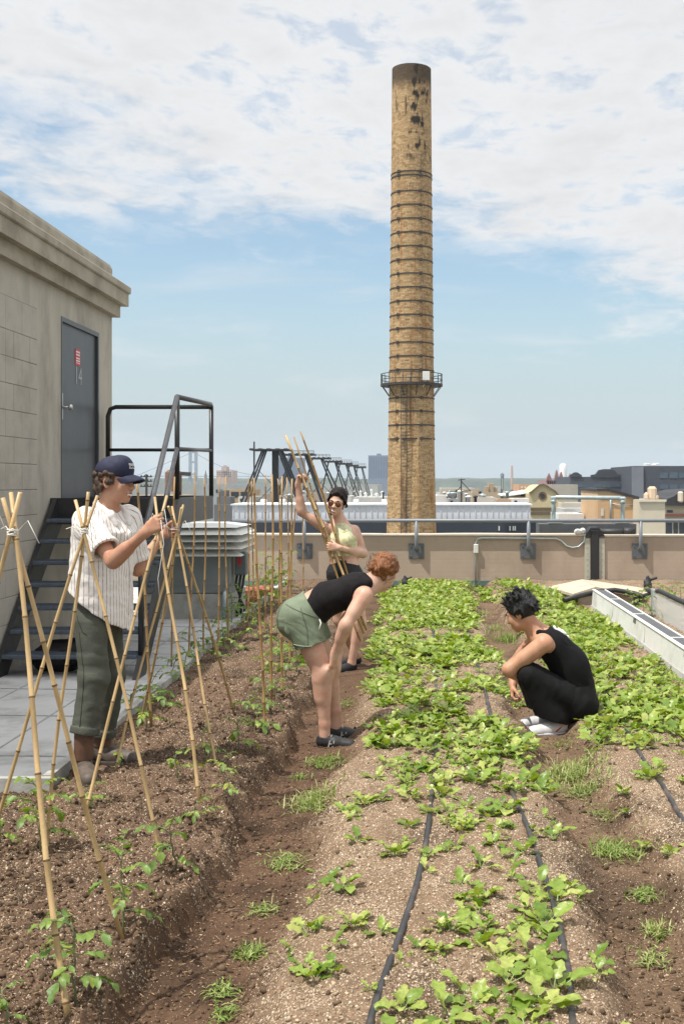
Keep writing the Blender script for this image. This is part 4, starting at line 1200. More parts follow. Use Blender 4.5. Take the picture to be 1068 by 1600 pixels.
# right part
bldg('pale_warehouse', 'pale warehouse right of the chimney behind a dark pole frame', 688, 742, 763, 240, 25, (178, 170, 156), m_roofW)
e = empty('pole_frame', (XA(720, 200), 200, ZG), 'dark steel pole frame standing right of the chimney', 'steel frame')
for px_, c_ in ((704, 768), (712, 765), (720, 748), (728, 772), (783, 764), (751, 776)):
    mb = MB(); mb.bar((XA(px_, 200), 200, ZG), (XA(px_, 200), 200, ZA(c_, 200)), .22, .22); mb.build('post', m_iron, e)
mb = MB()
for a in ((702, 768, 735, 767), (715, 750, 726, 749), (720, 752, 735, 768), (720, 760, 712, 768)): mb.bar((XA(a[0], 200), 200, ZA(a[1], 200)), (XA(a[2], 200), 200, ZA(a[3], 200)), .14, .14)
mb.build('crossbar', m_iron, e)
e = bldg('tan_lowrise', 'tan low building with a cluster of roof turrets right of the chimney', 737, 800, 769, 215, 22, (168, 152, 128), m_roofG)
for k_, (a, b2, c_) in enumerate(((757, 763, 760), (762.5, 771, 755), (771, 777, 761), (745, 750, 764))):
    mb = MB(); mb.bbox(XA(a, 218), XA(b2, 218), 218 + k_ * .4, 221 + k_ * .4, ZA(770, 218), ZA(c_, 218), .05); mb.build('turret', cmat(158, 138, 114), e)
e = bldg('shed_roof_building', 'tan building with a long pale lean-to roof left of the gabled building', 792, 832, 775, 178, 16, (184, 162, 126), m_roofW)
mb = MB(); mb.hexa([(XA(788, 177), 176, ZA(776, 177)), (XA(836, 177), 176, ZA(769, 177)), (XA(836, 177), 195, ZA(768, 177)), (XA(788, 177), 195, ZA(775, 177)), (XA(788, 177), 176, ZA(774.6, 177)), (XA(836, 177), 176, ZA(767.6, 177)), (XA(836, 177), 195, ZA(766.5, 177)), (XA(788, 177), 195, ZA(773.5, 177))]); mb.build('lean_to_roof', m_roofW, e)
e = empty('gable_building', (XA(850, 170), 170, ZG), 'cream building with a curved gable and a round window', 'building')
gz = lambda p: ZA(p, 170); gx = lambda p: XA(p, 170)
poly = [(gx(826), ZG), (gx(880), ZG), (gx(880), gz(779)), (gx(872), gz(775)), (gx(866), gz(768)), (gx(859), gz(764)), (gx(852), gz(759)), (gx(847), gz(757.5)), (gx(842), gz(759)), (gx(836), gz(764)), (gx(829), gz(770)), (gx(826), gz(771))]
mb = MB(); mb.prism(poly, 170, 186); mb.build('wall', cmat(190, 178, 142), e)
mb = MB()
for p0, p1 in zip(poly[2:-1], poly[3:]): mb.bar((p0[0], 170, p0[1] + .08), (p1[0], 170, p1[1] + .08), .7, .22, (0, 0, 1))
mb.build('coping', cmat(108, 92, 70), e)
mb = MB()
for rr_, m__ in ((6.6, 0),):
    V_ = [(gx(847) + 6.6 / F * 170 * math.cos(t), 169.93, gz(775) + 6.6 / F * 170 * math.sin(t)) for t in np.linspace(0, 6.283, 24, endpoint=False)]
    mb.add(V_ + [(v[0], 170.01, v[2]) for v in V_], [tuple(reversed(range(24)))] + [(q, (q + 1) % 24, 24 + (q + 1) % 24, 24 + q) for q in range(24)])
w_ = mb.build('round_window', cmat(120, 92, 70), e)
V_ = [(gx(847) + 4 / F * 170 * math.cos(t), 169.9, gz(775) + 4 / F * 170 * math.sin(t)) for t in np.linspace(0, 6.283, 20, endpoint=False)]
link('pane', V_, [tuple(reversed(range(20)))], m_winD, w_)
mb = MB(); mb.box(gx(828), gx(879), 169.8, 169.99, gz(797), gz(793)); mb.box(gx(828), gx(879), 169.8, 169.99, gz(803.5), gz(800)); mb.build('string_course', cmat(96, 84, 66), e)
bldg('orange_building', 'small orange brick building with white windows left of the pink one', 810, 856, 757, 300, 20, (190, 146, 112), wins=grid_w(812, 854, 8, 759, 768, 2, .5, .6), winm=cmat(214, 206, 196))
e = bldg('pink_building', 'ornate pink brick building with small gables and a white tank on its roof', 853, 897, 750, 400, 30, (150, 118, 118), wins=grid_w(854, 894, 12, 751.5, 758, 1, .5, .8) + grid_w(854, 894, 12, 762, 775, 2, .5, .6))
for a, c_ in ((857, 739), (869, 734), (876, 737), (890, 740)):
    mb = MB(); x_ = XA(a, 399); w_ = 4.5 / F * 399
    mb.prism([(x_ - w_, ZA(751, 399)), (x_ + w_, ZA(751, 399)), (x_ + w_ * .6, ZA(745, 399)), (x_ + w_ * .25, ZA(c_ + 3, 399)), (x_, ZA(c_, 399)), (x_ - w_ * .25, ZA(c_ + 3, 399)), (x_ - w_ * .6, ZA(745, 399))], 398.5, 401); mb.build('gable', cmat(140, 100, 98), e)
mb = MB(); r_ = 5.7 / F * 405; mb.lathe((XA(880, 405), 407, 0), [(r_, ZA(748, 405)), (r_, ZA(727, 405)), (r_ * .5, ZA(724.5, 405)), (0, ZA(724, 405))], 24); mb.build('roof_tank', m_roofW, e)
bldg('concrete_block', 'plain pale concrete block in front of the pink building', 861, 902, 757, 310, 25, (160, 156, 144), m_roofG)
e = bldg('dark_glass_building', 'wide dark grey building with curved roof gables and bands of windows', 890, 996, 745, 350, 40, (66, 70, 80), m_roofD)
for a, b2 in ((756, 761), (767, 772), (778, 783)):
    for q in range(12):
        mb = MB(); mb.box(XA(903 + q * 7.4, 349.9), XA(909.4 + q * 7.4, 349.9), 349.85, 349.96, ZA(b2, 349.9), ZA(a, 349.9)); mb.build('window', m_winB, e)
for (cx_, w_, c_) in ((899, 9, 738), (947, 24, 733)):
    mb = MB(); x_ = XA(cx_, 350); s_ = w_ / F * 350
    mb.prism([(x_ - s_, ZA(746, 350)), (x_ + s_, ZA(746, 350)), (x_ + s_, ZA(742, 350)), (x_ + s_ * .7, ZA(741, 350)), (x_ + s_ * .5, ZA(c_ + 1.5, 350)), (x_ + s_ * .2, ZA(c_, 350)), (x_ - s_ * .2, ZA(c_, 350)), (x_ - s_ * .5, ZA(c_ + 1.5, 350)), (x_ - s_ * .7, ZA(741, 350)), (x_ - s_, ZA(742, 350))], 349.7, 352); mb.build('gable', cmat(50, 54, 62), e)
e = bldg('dark_tower_block', 'tall dark grey block with glass bands at the right edge', 988, 1190, 728, 330, 40, (62, 66, 76), m_roofD)
for a, b2 in ((738, 747), (757, 764), (771, 778)):
    for q in range(10):
        mb = MB(); mb.box(XA(1030 + q * 15, 329.9), XA(1043 + q * 15, 329.9), 329.85, 329.96, ZA(b2, 329.9), ZA(a, 329.9)); mb.build('window', m_winB, e)
mb = MB(); mb.box(XA(986, 330) , XA(1004, 330), 329.5, 329.9, ZA(790, 330), ZA(729, 330)); mb.build('side_wing', cmat(112, 116, 124), e)
mb = MB()
for a, b2, c_ in ((1009, 1016, 724), (1016, 1024, 725.5), (1024, 1030, 723.5)): mb.bbox(XA(a, 335), XA(b2, 335), 335, 340, ZA(730, 335), ZA(c_, 335), .1)
mb.build('roof_plant', m_roofW, e)
e = empty('far_smokestack', (XA(799, 900), 900, ZG), 'thin distant smokestack on the skyline', 'smokestack')
mb = MB(); mb.lathe((XA(799, 900), 900, 0), [(1.15, ZG), (.9, ZA(728, 900)), (.0, ZA(728, 900))], 14); mb.build('shaft', cmat(140, 120, 110), e)
e = empty('far_water_tower', (XA(784, 900), 900, ZG), 'small distant water tower beside the thin smokestack', 'water tower')
mb = MB(); mb.lathe((XA(784, 900), 900, 0), [(1.3, ZA(747, 900)), (1.5, ZA(741, 900)), (.2, ZA(738.5, 900)), (0, ZA(738.4, 900))], 14); mb.build('tank', cmat(96, 104, 112), e)
for a in (-1, 1):
    mb = MB(); mb.bar((XA(784, 900) + a, 900, ZG), (XA(784, 900) + a * .8, 900, ZA(747, 900)), .35, .35); mb.build('leg', m_iron, e)
# near right buildings
Yn = 130.
e = empty('tan_brick_building', (XA(963, Yn), Yn, ZG), 'tan brick building with a sloping black roof edge right of the gable', 'building')
nx = lambda p: XA(p, Yn); nz_ = lambda p: ZA(p, Yn)
mb = MB(); mb.prism([(nx(933), ZG), (nx(996), ZG), (nx(996), nz_(779)), (nx(948), nz_(766)), (nx(933), nz_(767))], Yn, Yn + 14); mb.build('wall', cmat(192, 158, 118), e)
mb = MB(); mb.bar((nx(931), Yn + 7, nz_(765.5)), (nx(949), Yn + 7, nz_(764.8)), 14.6, .3); mb.bar((nx(948.5), Yn + 7, nz_(765)), (nx(997), Yn + 7, nz_(778.2)), 14.6, .3); mb.build('roof', m_roofD, e)
mb = MB(); mb.box(nx(938), nx(942), Yn - .1, Yn - .004, nz_(806), nz_(795)); mb.build('window', cmat(200, 196, 186), e)
mb = MB(); mb.tube([(nx(953), Yn - .1, nz_(812)), (nx(953), Yn - .1, nz_(776))], .1, 6); mb.tube([(nx(953), Yn - .1, nz_(786)), (nx(970), Yn - .1, nz_(790)), (nx(990), Yn - .1, nz_(788))], .05, 6); mb.build('downpipe', m_galv, e)
Yn2 = 126.
e = bldg('cream_block', 'cream rendered block with pale stone chimneys on its roof', 998, 1038, 781, Yn2, 10, (196, 186, 164), m_roofW)
mb = MB(); mb.box(XA(996.5, Yn2), XA(1039.5, Yn2), Yn2 - .25, Yn2 - .0, ZA(784, Yn2), ZA(780.5, Yn2)); mb.build('cornice', cmat(206, 196, 176), e)
for (a, b2, c_) in ((1007, 1014, 769), (1013, 1026, 760), (1022, 1029, 772)):
    mb = MB(); mb.bbox(XA(a, Yn2 + 2), XA(b2, Yn2 + 2), Yn2 + 2, Yn2 + 3.2, ZA(782, Yn2 + 2), ZA(c_, Yn2 + 2), .25); mb.build('chimney', cmat(200, 176, 150), e)
e = bldg('cream_lowrise', 'pale low building with dark windows below a black gambrel roof', 1037, 1130, 790, 150, 14, (186, 176, 152), m_roofD, wins=[(1039, 1049, 816, 834), (1051, 1058, 816, 834), (1060, 1070, 816, 834), (1041, 1050, 797, 801)])
mb = MB(); mb.prism([(XA(1036, 149), ZA(790, 149)), (XA(1130, 149), ZA(790, 149)), (XA(1130, 149), ZA(764, 149)), (XA(1072, 149), ZA(766, 149)), (XA(1060, 149), ZA(770, 149)), (XA(1052, 149), ZA(776, 149)), (XA(1044, 149), ZA(779, 149))], 149.4, 163); mb.build('gambrel_roof', m_roofD, e)
mb = MB(); mb.bbox(XA(1060, 148), XA(1066, 148), 147.6, 149, ZA(785, 148), ZA(768, 148), .15); mb.build('chimney', cmat(206, 192, 172), e)
mb = MB(); mb.box(XA(1037, 149.8), XA(1130, 149.8), 149.5, 149.98, ZA(806, 150), ZA(803, 150)); mb.build('string_course', cmat(120, 70, 60), e)
for k_, (a, b2, c_, Yr) in enumerate(((877, 935, 786, 165), (880, 935, 795, 150), (872, 912, 803, 140), (905, 936, 800, 145))):
    bldg('flat_roof_building', ['widest pale flat-roofed building behind the pipe loop', 'middle flat-roofed building behind the pipe loop', 'nearest low flat roof behind the left leg of the pipe loop', 'small grey flat roof beside the tan brick building'][k_], a, b2, c_, Yr, 9, [(196, 190, 176), (176, 176, 172), (206, 204, 198), (140, 142, 146)][k_], m_roofW, parapet=.5)
# clutter on the near roofs
r = np.random.default_rng(37)
for k_, (a, b2, c_, Yr, dp, col, lab) in enumerate(((372, 398, 776, 150, 8, (196, 192, 186), 'small white roof box behind the left end of the white shed'), (404, 432, 772, 185, 10, (150, 140, 128), 'brown grey roof box under the nearest gantry'), (436, 470, 774, 172, 8, (184, 182, 176), 'pale roof box between the gantry legs'), (474, 512, 770, 230, 12, (160, 150, 138), 'tan block seen between the far gantries'), (516, 548, 775, 165, 8, (200, 198, 192), 'white roof box right of the held poles'), (680, 700, 774, 170, 8, (206, 202, 196), 'white roof box touching the chimney on its right'), (700, 716, 779, 150, 6, (150, 148, 146), 'grey roof box right of the chimney'), (744, 772, 777, 160, 7, (196, 188, 176), 'cream roof box before the turret building'), (776, 800, 780, 150, 6, (176, 150, 128), 'brown roof box left of the gabled building'), (800, 826, 779, 148, 6, (206, 204, 200), 'white roof box close to the gabled building'))):
    bldg('roof_box', lab, a, b2, c_, Yr, dp, col, m_roofW if k_ % 2 else m_roofG, parapet=.25, cat='roof box', wins=[(a + 3, a + 7, c_ + 3, c_ + 7)] if k_ % 3 == 0 else None)
for k_ in range(30):
    Yr = r.uniform(140, 260); px_ = r.choice([r.uniform(370, 600), r.uniform(684, 826)]); t_ = ZA(r.uniform(764, 777), Yr); rr_ = r.uniform(.12, .35)
    mb = MB(); mb.lathe((XA(px_, Yr), Yr, 0), [(rr_, ZG), (rr_, t_ - .3), (rr_ * 1.7, t_ - .28), (rr_ * 1.7, t_ - .1), (.02, t_)], 10)
    tag(mb.build('flue', [m_roofW, m_iron, m_galv][k_ % 3]), 'slender flue pipe standing among the roofs behind the white shed', 'flue', 'flue pipes on the roofs behind the shed')
# low distant roofs
r = np.random.default_rng(33)
for k_ in range(150):
    Yr = 300 + 1000 * r.random() ** 1.4
    px_ = r.uniform(-60, 1150)
    w_ = r.uniform(10, 34) * 500 / Yr + 4
    top = CY + (H - (ZG + r.uniform(7, 16.5))) * F / Yr
    col = [(168, 158, 142), (150, 132, 114), (176, 172, 164), (132, 108, 96), (156, 160, 160), (186, 182, 176)][k_ % 6]
    bldg('distant_building', 'low distant building among the hazy city roofs', px_, px_ + w_, top, Yr, 18, col, m_roofW if k_ % 3 else m_roofG, group='low distant city buildings', wins=grid_w(px_ + 1, px_ + w_ - 1, int(max(2, w_ / 6)), top + 3, top + 8, 1, .5, .6) if k_ % 2 == 0 and Yr < 700 else None)
# street trees among the far roofs
m_ftree = mat('far_foliage', (.055, .085, .03), .9, .3, .5)
for k_ in range(34):
    Yr = 500 + 800 * r.random(); px_ = r.uniform(-40, 1120)
    q = r.integers(0, 1 << 30); rr_ = np.random.default_rng(q)
    zt = ZG + r.uniform(9, 15); x_ = XA(px_, Yr)
    e = empty('street_tree', (x_, Yr, ZG), 'round green tree among the hazy distant roofs', 'tree', 'distant trees among the city roofs')
    mb = MB(); mb.tube([(x_, Yr, ZG), (x_, Yr, zt - 4)], [.4, .25], 5); mb.build('trunk', m_iron, e)
    nl = 260
    u = rr_.normal(size=(nl, 3)); u /= np.linalg.norm(u, axis=1)[:, None]; c_ = np.array([x_, Yr, zt - 4]) + u * (rr_.random((nl, 1)) ** .33) * np.array([5.5, 5.5, 4.5])
    d1 = rr_.normal(size=(nl, 3)); d2 = rr_.normal(size=(nl, 3))
    V_ = np.stack([c_ + d1 * .7, c_ + d2 * .7, c_ - d1 * .6 + d2 * .2], 1).reshape(-1, 3)
    link('crown', V_, np.arange(nl * 3).reshape(-1, 3), m_ftree, e)
# ================================================================== plants, poles, hoses
def leaf_mat(name, c0, c1, c2, rough=.42, trans=.3, veins=0.):
    m, nt, b = new_mat(name); L = nt.links.new
    g = N(nt, 'ShaderNodeNewGeometry'); oi = N(nt, 'ShaderNodeObjectInfo')
    ad = N(nt, 'ShaderNodeMath', operation='MULTIPLY_ADD'); ad.inputs[1].default_value = .35; L(oi.outputs['Random'], ad.inputs[0])
    m2 = N(nt, 'ShaderNodeMath', operation='MULTIPLY'); m2.inputs[1].default_value = .65; L(g.outputs['Random Per Island'], m2.inputs[0]); L(m2.outputs[0], ad.inputs[2])
    rp = ramp(nt, [(.05, c0), (.5, c1), (.93, c2)]); L(ad.outputs[0], rp.inputs[0])
    n = N(nt, 'ShaderNodeTexNoise', Scale=55, Detail=4); tc = N(nt, 'ShaderNodeTexCoord'); L(tc.outputs['Object'], n.inputs['Vector'])
    r2 = ramp(nt, [(.3, (.78, .78, .78)), (.7, (1.18, 1.18, 1.18))]); L(n.outputs['Fac'], r2.inputs[0])
    mu = N(nt, 'ShaderNodeMix', data_type='RGBA', blend_type='MULTIPLY'); mu.inputs[0].default_value = 1; L(rp.outputs[0], mu.inputs[6]); L(r2.outputs[0], mu.inputs[7])
    L(mu.outputs[2], b.inputs['Base Color']); b.inputs['Roughness'].default_value = rough; b.inputs['Specular IOR Level'].default_value = .45
    bp = N(nt, 'ShaderNodeBump', Strength=.4, Distance=.004); L(n.outputs['Fac'], bp.inputs['Height']); L(bp.outputs[0], b.inputs['Normal'])
    t = N(nt, 'ShaderNodeBsdfTranslucent'); hs = N(nt, 'ShaderNodeHueSaturation'); hs.inputs['Saturation'].default_value = 1.15; hs.inputs['Value'].default_value = 1.25; L(mu.outputs[2], hs.inputs['Color']); L(hs.outputs[0], t.inputs['Color'])
    mx = N(nt, 'ShaderNodeMixShader'); mx.inputs[0].default_value = trans
    L(b.outputs[0], mx.inputs[1]); L(t.outputs[0], mx.inputs[2]); L(mx.outputs[0], nt.nodes['Material Output'].inputs[0])
    return m


m_leaf = leaf_mat('radish_leaf', (.12, .20, .022), (.25, .345, .052), (.45, .47, .14), .36)
m_stalk = mat('radish_stalk', (.20, .30, .09), .5, .2, 30)
m_stalkr = mat('radish_root_red', (.30, .03, .05), .5, .2, 30)
m_tleaf = leaf_mat('tomato_leaf', (.09, .16, .03), (.17, .26, .045), (.34, .37, .06), .45, .3)
m_tstem = mat('tomato_stem', (.13, .15, .06), .6, .3, 20)
m_grass = leaf_mat('grass_blade', (.12, .19, .025), (.23, .31, .07), (.46, .44, .20), .5, .25)


def leaf_strip(base, d, up, L_, W_, droop, r, nseg=6, lobes=True, fold=.25, wav=.12):
    """an ovate, gently wavy leaf blade: rows of 3 points, midrib folded"""
    d, up = unit(d), unit(up)
    sd_ = unit(np.cross(d, up))
    V, Fc = [], []
    p = np.array(base, float)
    ph = r.random() * 6
    for i in range(nseg + 1):
        t = i / nseg
        wv = (math.sin(math.pi * min(1, (t * .93 + .07)) ** .8) ** .75) if t < 1 else .10
        if lobes and t < .35: wv *= .55 + .45 * (i % 2)
        wv *= 1 + .14 * math.sin(i * 2.7 + ph)
        hw = W_ * .5 * wv
        w1 = wav * W_ * math.sin(i * 1.9 + ph); w2 = wav * W_ * math.sin(i * 2.3 + ph + 2)
        V += [p - sd_ * hw + up * (fold * hw + w1), p - sd_ * hw * .5 + up * (fold * .42 * hw - w1 * .3), p, p + sd_ * hw * .5 + up * (fold * .42 * hw - w2 * .3), p + sd_ * hw + up * (fold * hw + w2)]
        st_ = L_ / nseg
        p = p + d * st_
        d2 = unit(d - np.array([0, 0, 1.]) * droop / nseg)
        up = unit(up - d2 * np.dot(up, d2)); d = d2
    for i in range(nseg):
        for j in range(4):
            a = i * 5 + j
            Fc.append((a, a + 1, a + 6, a + 5))
    return V, Fc


def radish_proto(seed, nl, size):
    r = np.random.default_rng(seed)
    mb = MB()
    for k in range(nl):
        az = k * 2.4 + r.uniform(-.4, .4); el = R_(r.uniform(28, 66))
        if k == nl - 1: el = R_(r.uniform(60, 80))
        d = np.array([math.cos(az) * math.cos(el), math.sin(az) * math.cos(el), math.sin(el)])
        s_ = size * r.uniform(.65, 1.15)
        pl_ = s_ * r.uniform(.5, .85)
        b0 = np.array([r.uniform(-.006, .006), r.uniform(-.006, .006), -.01]); b1 = b0 + d * pl_ * .55; b2 = b0 + d * pl_ + np.array([0, 0, -.004])
        mb.tube([b0, b0 * .6 + b1 * .4], [.0034 * size / .08, .003 * size / .08], 5, 2, caps=False); mb.tube([b0 * .6 + b1 * .4, b1, b2], [.003 * size / .08, .0024 * size / .08, .002], 5, 1, caps=False)
        dd = unit(d + np.array([math.cos(az), math.sin(az), 0]) * r.uniform(.2, .7))
        up = np.array([-math.cos(az) * math.sin(el), -math.sin(az) * math.sin(el), math.cos(el)]) + r.normal(size=3) * .22
        V, Fc = leaf_strip(b2 - dd * .004, dd, up, s_ * 1.05, s_ * r.uniform(.58, .82), r.uniform(.3, 1.2), r)
        mb.add(V, Fc, 0, True)
    return mb


PROT = [radish_proto(100 + k, n_, s_) for k, (n_, s_) in enumerate([(6, .072), (7, .080), (5, .068), (8, .078), (6, .064), (4, .055), (7, .074), (9, .082)])]
PROT_ME = []
for k, mb in enumerate(PROT):
    me = bpy.data.meshes.new('radish_plant'); me.from_pydata(mb.V, [], mb.F)
    for m in (m_leaf, m_stalk, m_stalkr): me.materials.append(m)
    me.polygons.foreach_set('material_index', mb.M); me.polygons.foreach_set('use_smooth', np.ones(len(mb.F), bool)); me.update(); PROT_ME.append(me)


def px_of(x, y, z): return CX + x * F / y, CY + (H - z) * F / y


r = np.random.default_rng(77)
spots = []
dx, dy = .094, .104
for yv in np.arange(3.3, 18.2, dy):
    for xv in np.arange(-.72, 2.06, dx):
        x = xv + r.uniform(-.045, .045); y = yv + r.uniform(-.05, .05)
        cl = vnoise([x * 2.6], [y * 1.9], seed=91)[0]; c2 = vnoise([x * 6], [y * 5], seed=92)[0]
        nz = .05 * vnoise([y * 2.2], [0.], seed=93)[0]
        p = 0; zone = 'm'
        if x < .8:
            xl = np.interp(y, [3.3, 5.5, 6.6, 8.6, 12, 17], [-.45, -.45, -.29, -.38, -.58, -.62]) + nz
            xr = np.interp(y, [3.3, 6, 7, 8.8, 11.8, 14, 17], [.62, .60, .70, .74, .56, .58, .70]) + nz
            if xl < x < xr:
                if y > 6.75: p = .86
                elif y > 6.1: p = .80 if x > -.05 else .55
                else:
                    p = .2
                    if x > .06: p = .74
                    if x > .50: p = .7
                    if -.16 < x < .06: p = .6
                    if x < -.36: p = .6
                if 6.05 < y < 6.65 and x > .1: p = .75
                if 5.85 < y < 6.05 and x < .3: p *= .4
        elif x > 1.0:
            zone = 'r'
            if y > 6.9: p = .86 if x > 1.06 + nz else .3
            elif y > 5: p = .16
            if y > 14.5 and x > 1.9: p = .4
            if y > 16.8 and x > 1.65: p = 0
        elif .8 <= x <= 1.0 and y > 16.4: p = .8; zone = 'r'
        if y > 6.75 and cl < -.42: p *= .35
        if y <= 6.75 and cl < -.25: p *= .7
        if y <= 6.75 and cl > .25: p = min(1, p * 1.3)
        if y <= 6.75 and c2 < -.45: p *= .4
        if y < 5.9 and min(abs(x - np.interp(y, [3.5, 4.0, 4.6, 5.2, 5.8], [.455, .475, .505, .51, .485])), abs(x - np.interp(y, [3.5, 4.0, 4.6, 5.2, 5.9], [-.19, -.115, -.06, -.01, .02]))) < .045: p *= .25
        # people stand here
        if (x - .72) ** 2 * 1.3 + (y - 8.0) ** 2 < .30: p = 0
        if r.random() < p: spots.append((x, y, zone, cl))
spots.sort(key=lambda s: s[1])
vis = [(x, y, z_, c_) for (x, y, z_, c_) in spots if -30 < px_of(x, y, .1)[0] < 1100 and px_of(x, y, .1)[1] < 1640]
NIND = 292
stuffV, stuffF, stuffM, base = [], [], [], 0
for i, (x, y, zone, cl) in enumerate(vis):
    k = int(r.integers(0, len(PROT)))
    near_ = y < 6.75
    s_ = r.uniform(.58, 1.18) * (1.0 if near_ else 1.08) * (1 + .12 * cl)
    if near_ and x < .05: s_ *= .82
    a = r.uniform(0, 6.28); z_ = float(soil_h(np.array([x]), np.array([y]))[0]) - .004
    if i < NIND:
        o = bpy.data.objects.new('radish_plant', PROT_ME[k]); COL.objects.link(o)
        o.location = (x, y, z_); o.rotation_euler = (r.uniform(-.12, .12), r.uniform(-.12, .12), a); o.scale = (s_, s_, s_ * .82)
        if x > .95: tag(o, 'leafy radish plant growing in the right-hand bed beyond the second furrow', 'radish plant', 'radish plants in the right bed')
        elif y < 6.7 and x < -.16: tag(o, 'small lone radish seedling on the sparse pebbly left side of the middle bed', 'radish plant', 'sparse radish seedlings left of the drip hose')
        else: tag(o, 'bright green radish plant in the crowded rows of the middle bed', 'radish plant', 'radish plants in the middle bed')
    else:
        V = np.array(PROT[k].V) * s_; ca, sa = math.cos(a), math.sin(a)
        V = np.stack([V[:, 0] * ca - V[:, 1] * sa + x, V[:, 0] * sa + V[:, 1] * ca + y, V[:, 2] * .82 + z_], -1)
        stuffV.append(V); stuffF += [tuple(q + base for q in f) for f in PROT[k].F]; stuffM += PROT[k].M; base += len(V)
o = link('radish_greens', np.concatenate(stuffV), stuffF, [m_leaf, m_stalk, m_stalkr], mi=stuffM, smooth=True, org=(0, 0, 0))
tag(o, kind='stuff')
print('radishes', len(vis))


# ------------------------------------------------------------------ tomato seedlings
def tomato_proto(seed, h, nl, ll):
    r = np.random.default_rng(seed)
    stem = MB(); lf = MB()
    pts = [np.array([0, 0, -.03])]; n = 6
    lean = r.normal(size=2) * .10
    for i in range(1, n + 1):
        t = i / n
        pts.append(np.array([lean[0] * h * t * t + r.normal() * .004, lean[1] * h * t * t + r.normal() * .004, h * t * .85]))
    stem.tube(pts, [.0045 - .0025 * i / n for i in range(n + 1)], 6)
    for k in range(nl):
        t = .25 + .75 * (k + .5) / nl
        b0 = np.array([np.interp(t, np.linspace(0, 1, n + 1), [p[j] for p in pts]) for j in range(3)])
        az = k * 2.4 + r.uniform(-.5, .5); el = R_(r.uniform(5, 45) if t < .8 else r.uniform(35, 70))
        d = np.array([math.cos(az) * math.cos(el), math.sin(az) * math.cos(el), math.sin(el)])
        Lr = ll * r.uniform(.75, 1.2) * (1.1 - .35 * t)
        p = b0.copy(); path = [p.copy()]; dirs = [d.copy()]
        for q in range(6):
            p = p + d * Lr / 6; path.append(p.copy()); d = unit(d - np.array([0, 0, .16])); dirs.append(d.copy())
        stem.tube(path, [.0022, .002, .0018, .0016, .0014, .0012, .001], 4, caps=False)
        side0 = unit(np.cross(dirs[0], (0, 0, 1)))
        for q, sgn in ((2, -1), (2, 1), (3, 1), (4, -1), (4, 1), (5, -1), (6, 0)):
            dd = unit(dirs[q] * (.7 if sgn else 1) + side0 * sgn * .9 + np.array([0, 0, r.uniform(-.25, .1)]))
            s_ = Lr * (.36 if sgn else .46) * r.uniform(.75, 1.15)
            V, Fc = leaf_strip(path[q], dd, np.array([0, 0, 1.]) + r.normal(size=3) * .25, s_, s_ * r.uniform(.45, .62), r.uniform(.4, 1.3), r, 5, True, .2, .1)
            lf.add(V, Fc, 0, True)
    return stem, lf


TP = {}


def tomato(px, py, h, label, group=None, big=True, seed=None, zsoil=None, ll=None, name='tomato_seedling', sc=1.):
    Yt = (H - .10) * F / (py - CY)
    x = XA(px, Yt); z = float(soil_h(np.array([x]), np.array([Yt]))[0])
    seed = seed or int(px * 7 + py)
    key = (round(h / .06), seed % 3)
    nl = int(np.clip(round(h / .038), 4, 9))
    stem, lf = tomato_proto(seed, h, nl, ll or np.clip(h * .55, .075, .16))
    root = empty(name, (x, Yt, z), label, 'plant', group)
    off = np.array([x, Yt, z])
    link('stem', np.array(stem.V) + off, stem.F, m_tstem, root, smooth=True)
    link('foliage', np.array(lf.V) + off, lf.F, m_tleaf, root, smooth=True)
    return root


tomato(118, 1562, .30, 'tall tomato seedling at the foot of the nearest thick bamboo pole', ll=.15)
tomato(193, 1455, .32, 'slim tomato seedling with drooping top leaves beside the second foreground pole foot', ll=.14)
tomato(62, 1338, .34, 'leggy tomato seedling by the front corner of the grey kerb', ll=.15)
tomato(10, 1606, .14, 'small tomato seedling in the lowest left corner')
tomato(272, 1362, .22, 'yellowing tomato seedling at the foot of the second tripod', ll=.13)
tomato(2, 1318, .16, 'yellow-tipped tomato seedling at the left picture edge')
tomato(305, 1288, .10, 'low tomato seedling at the foot of the pole in front of the tied third tripod', ll=.11)
tomato(352, 1262, .11, 'small tomato seedling right of the third tripod on the open soil', ll=.10)
tomato(345, 1216, .10, 'thin little tomato seedling just below the fourth tripod foot', ll=.09)
tomato(278, 1226, .14, 'low tomato seedling with pale leaves in the middle of the dark bed', ll=.12)
tomato(320, 1198, .17, 'broad-leaved tomato seedling left of the fourth tripod pole', ll=.13)
tomato(372, 1176, .22, 'dark-leaved tomato seedling on a bare stem right of the fourth tripod', ll=.12)
tomato(185, 1192, .12, 'small tomato seedling at the boots of the man', ll=.10)
tomato(135, 1262, .10, 'tiny tomato seedling beside the left foot of the third tripod', ll=.09)
k_ = 0
for (px_, py_, h_) in ((228, 1142, .16), (205, 1120, .18), (250, 1108, .18), (240, 1090, .16), (268, 1062, .22), (288, 1050, .2), (300, 1032, .2), (312, 1022, .22), (332, 1016, .22), (348, 1000, .22), (356, 985, .26), (362, 972, .3), (374, 958, .3), (384, 968, .3), (395, 948, .34), (388, 1002, .22), (398, 985, .28), (360, 1020, .16), (340, 1034, .15)):
    tomato(px_, py_, h_, 'young tomato plant in the row that follows the grey walkway kerb', 'tomato plants along the kerb', ll=.15)
for (px_, py_, h_) in ((412, 1112, .16), (428, 1095, .16), (405, 1086, .14), (445, 1062, .2), (462, 1052, .2), (436, 1040, .2), (456, 1030, .22), (470, 1018, .24), (418, 1052, .16), (425, 1025, .2), (440, 1005, .25), (384, 1120, .12), (398, 1140, .1)):
    tomato(px_, py_, h_, 'young tomato plant among the upright poles left of the bending woman', 'tomato plants among the upright poles', ll=.14)
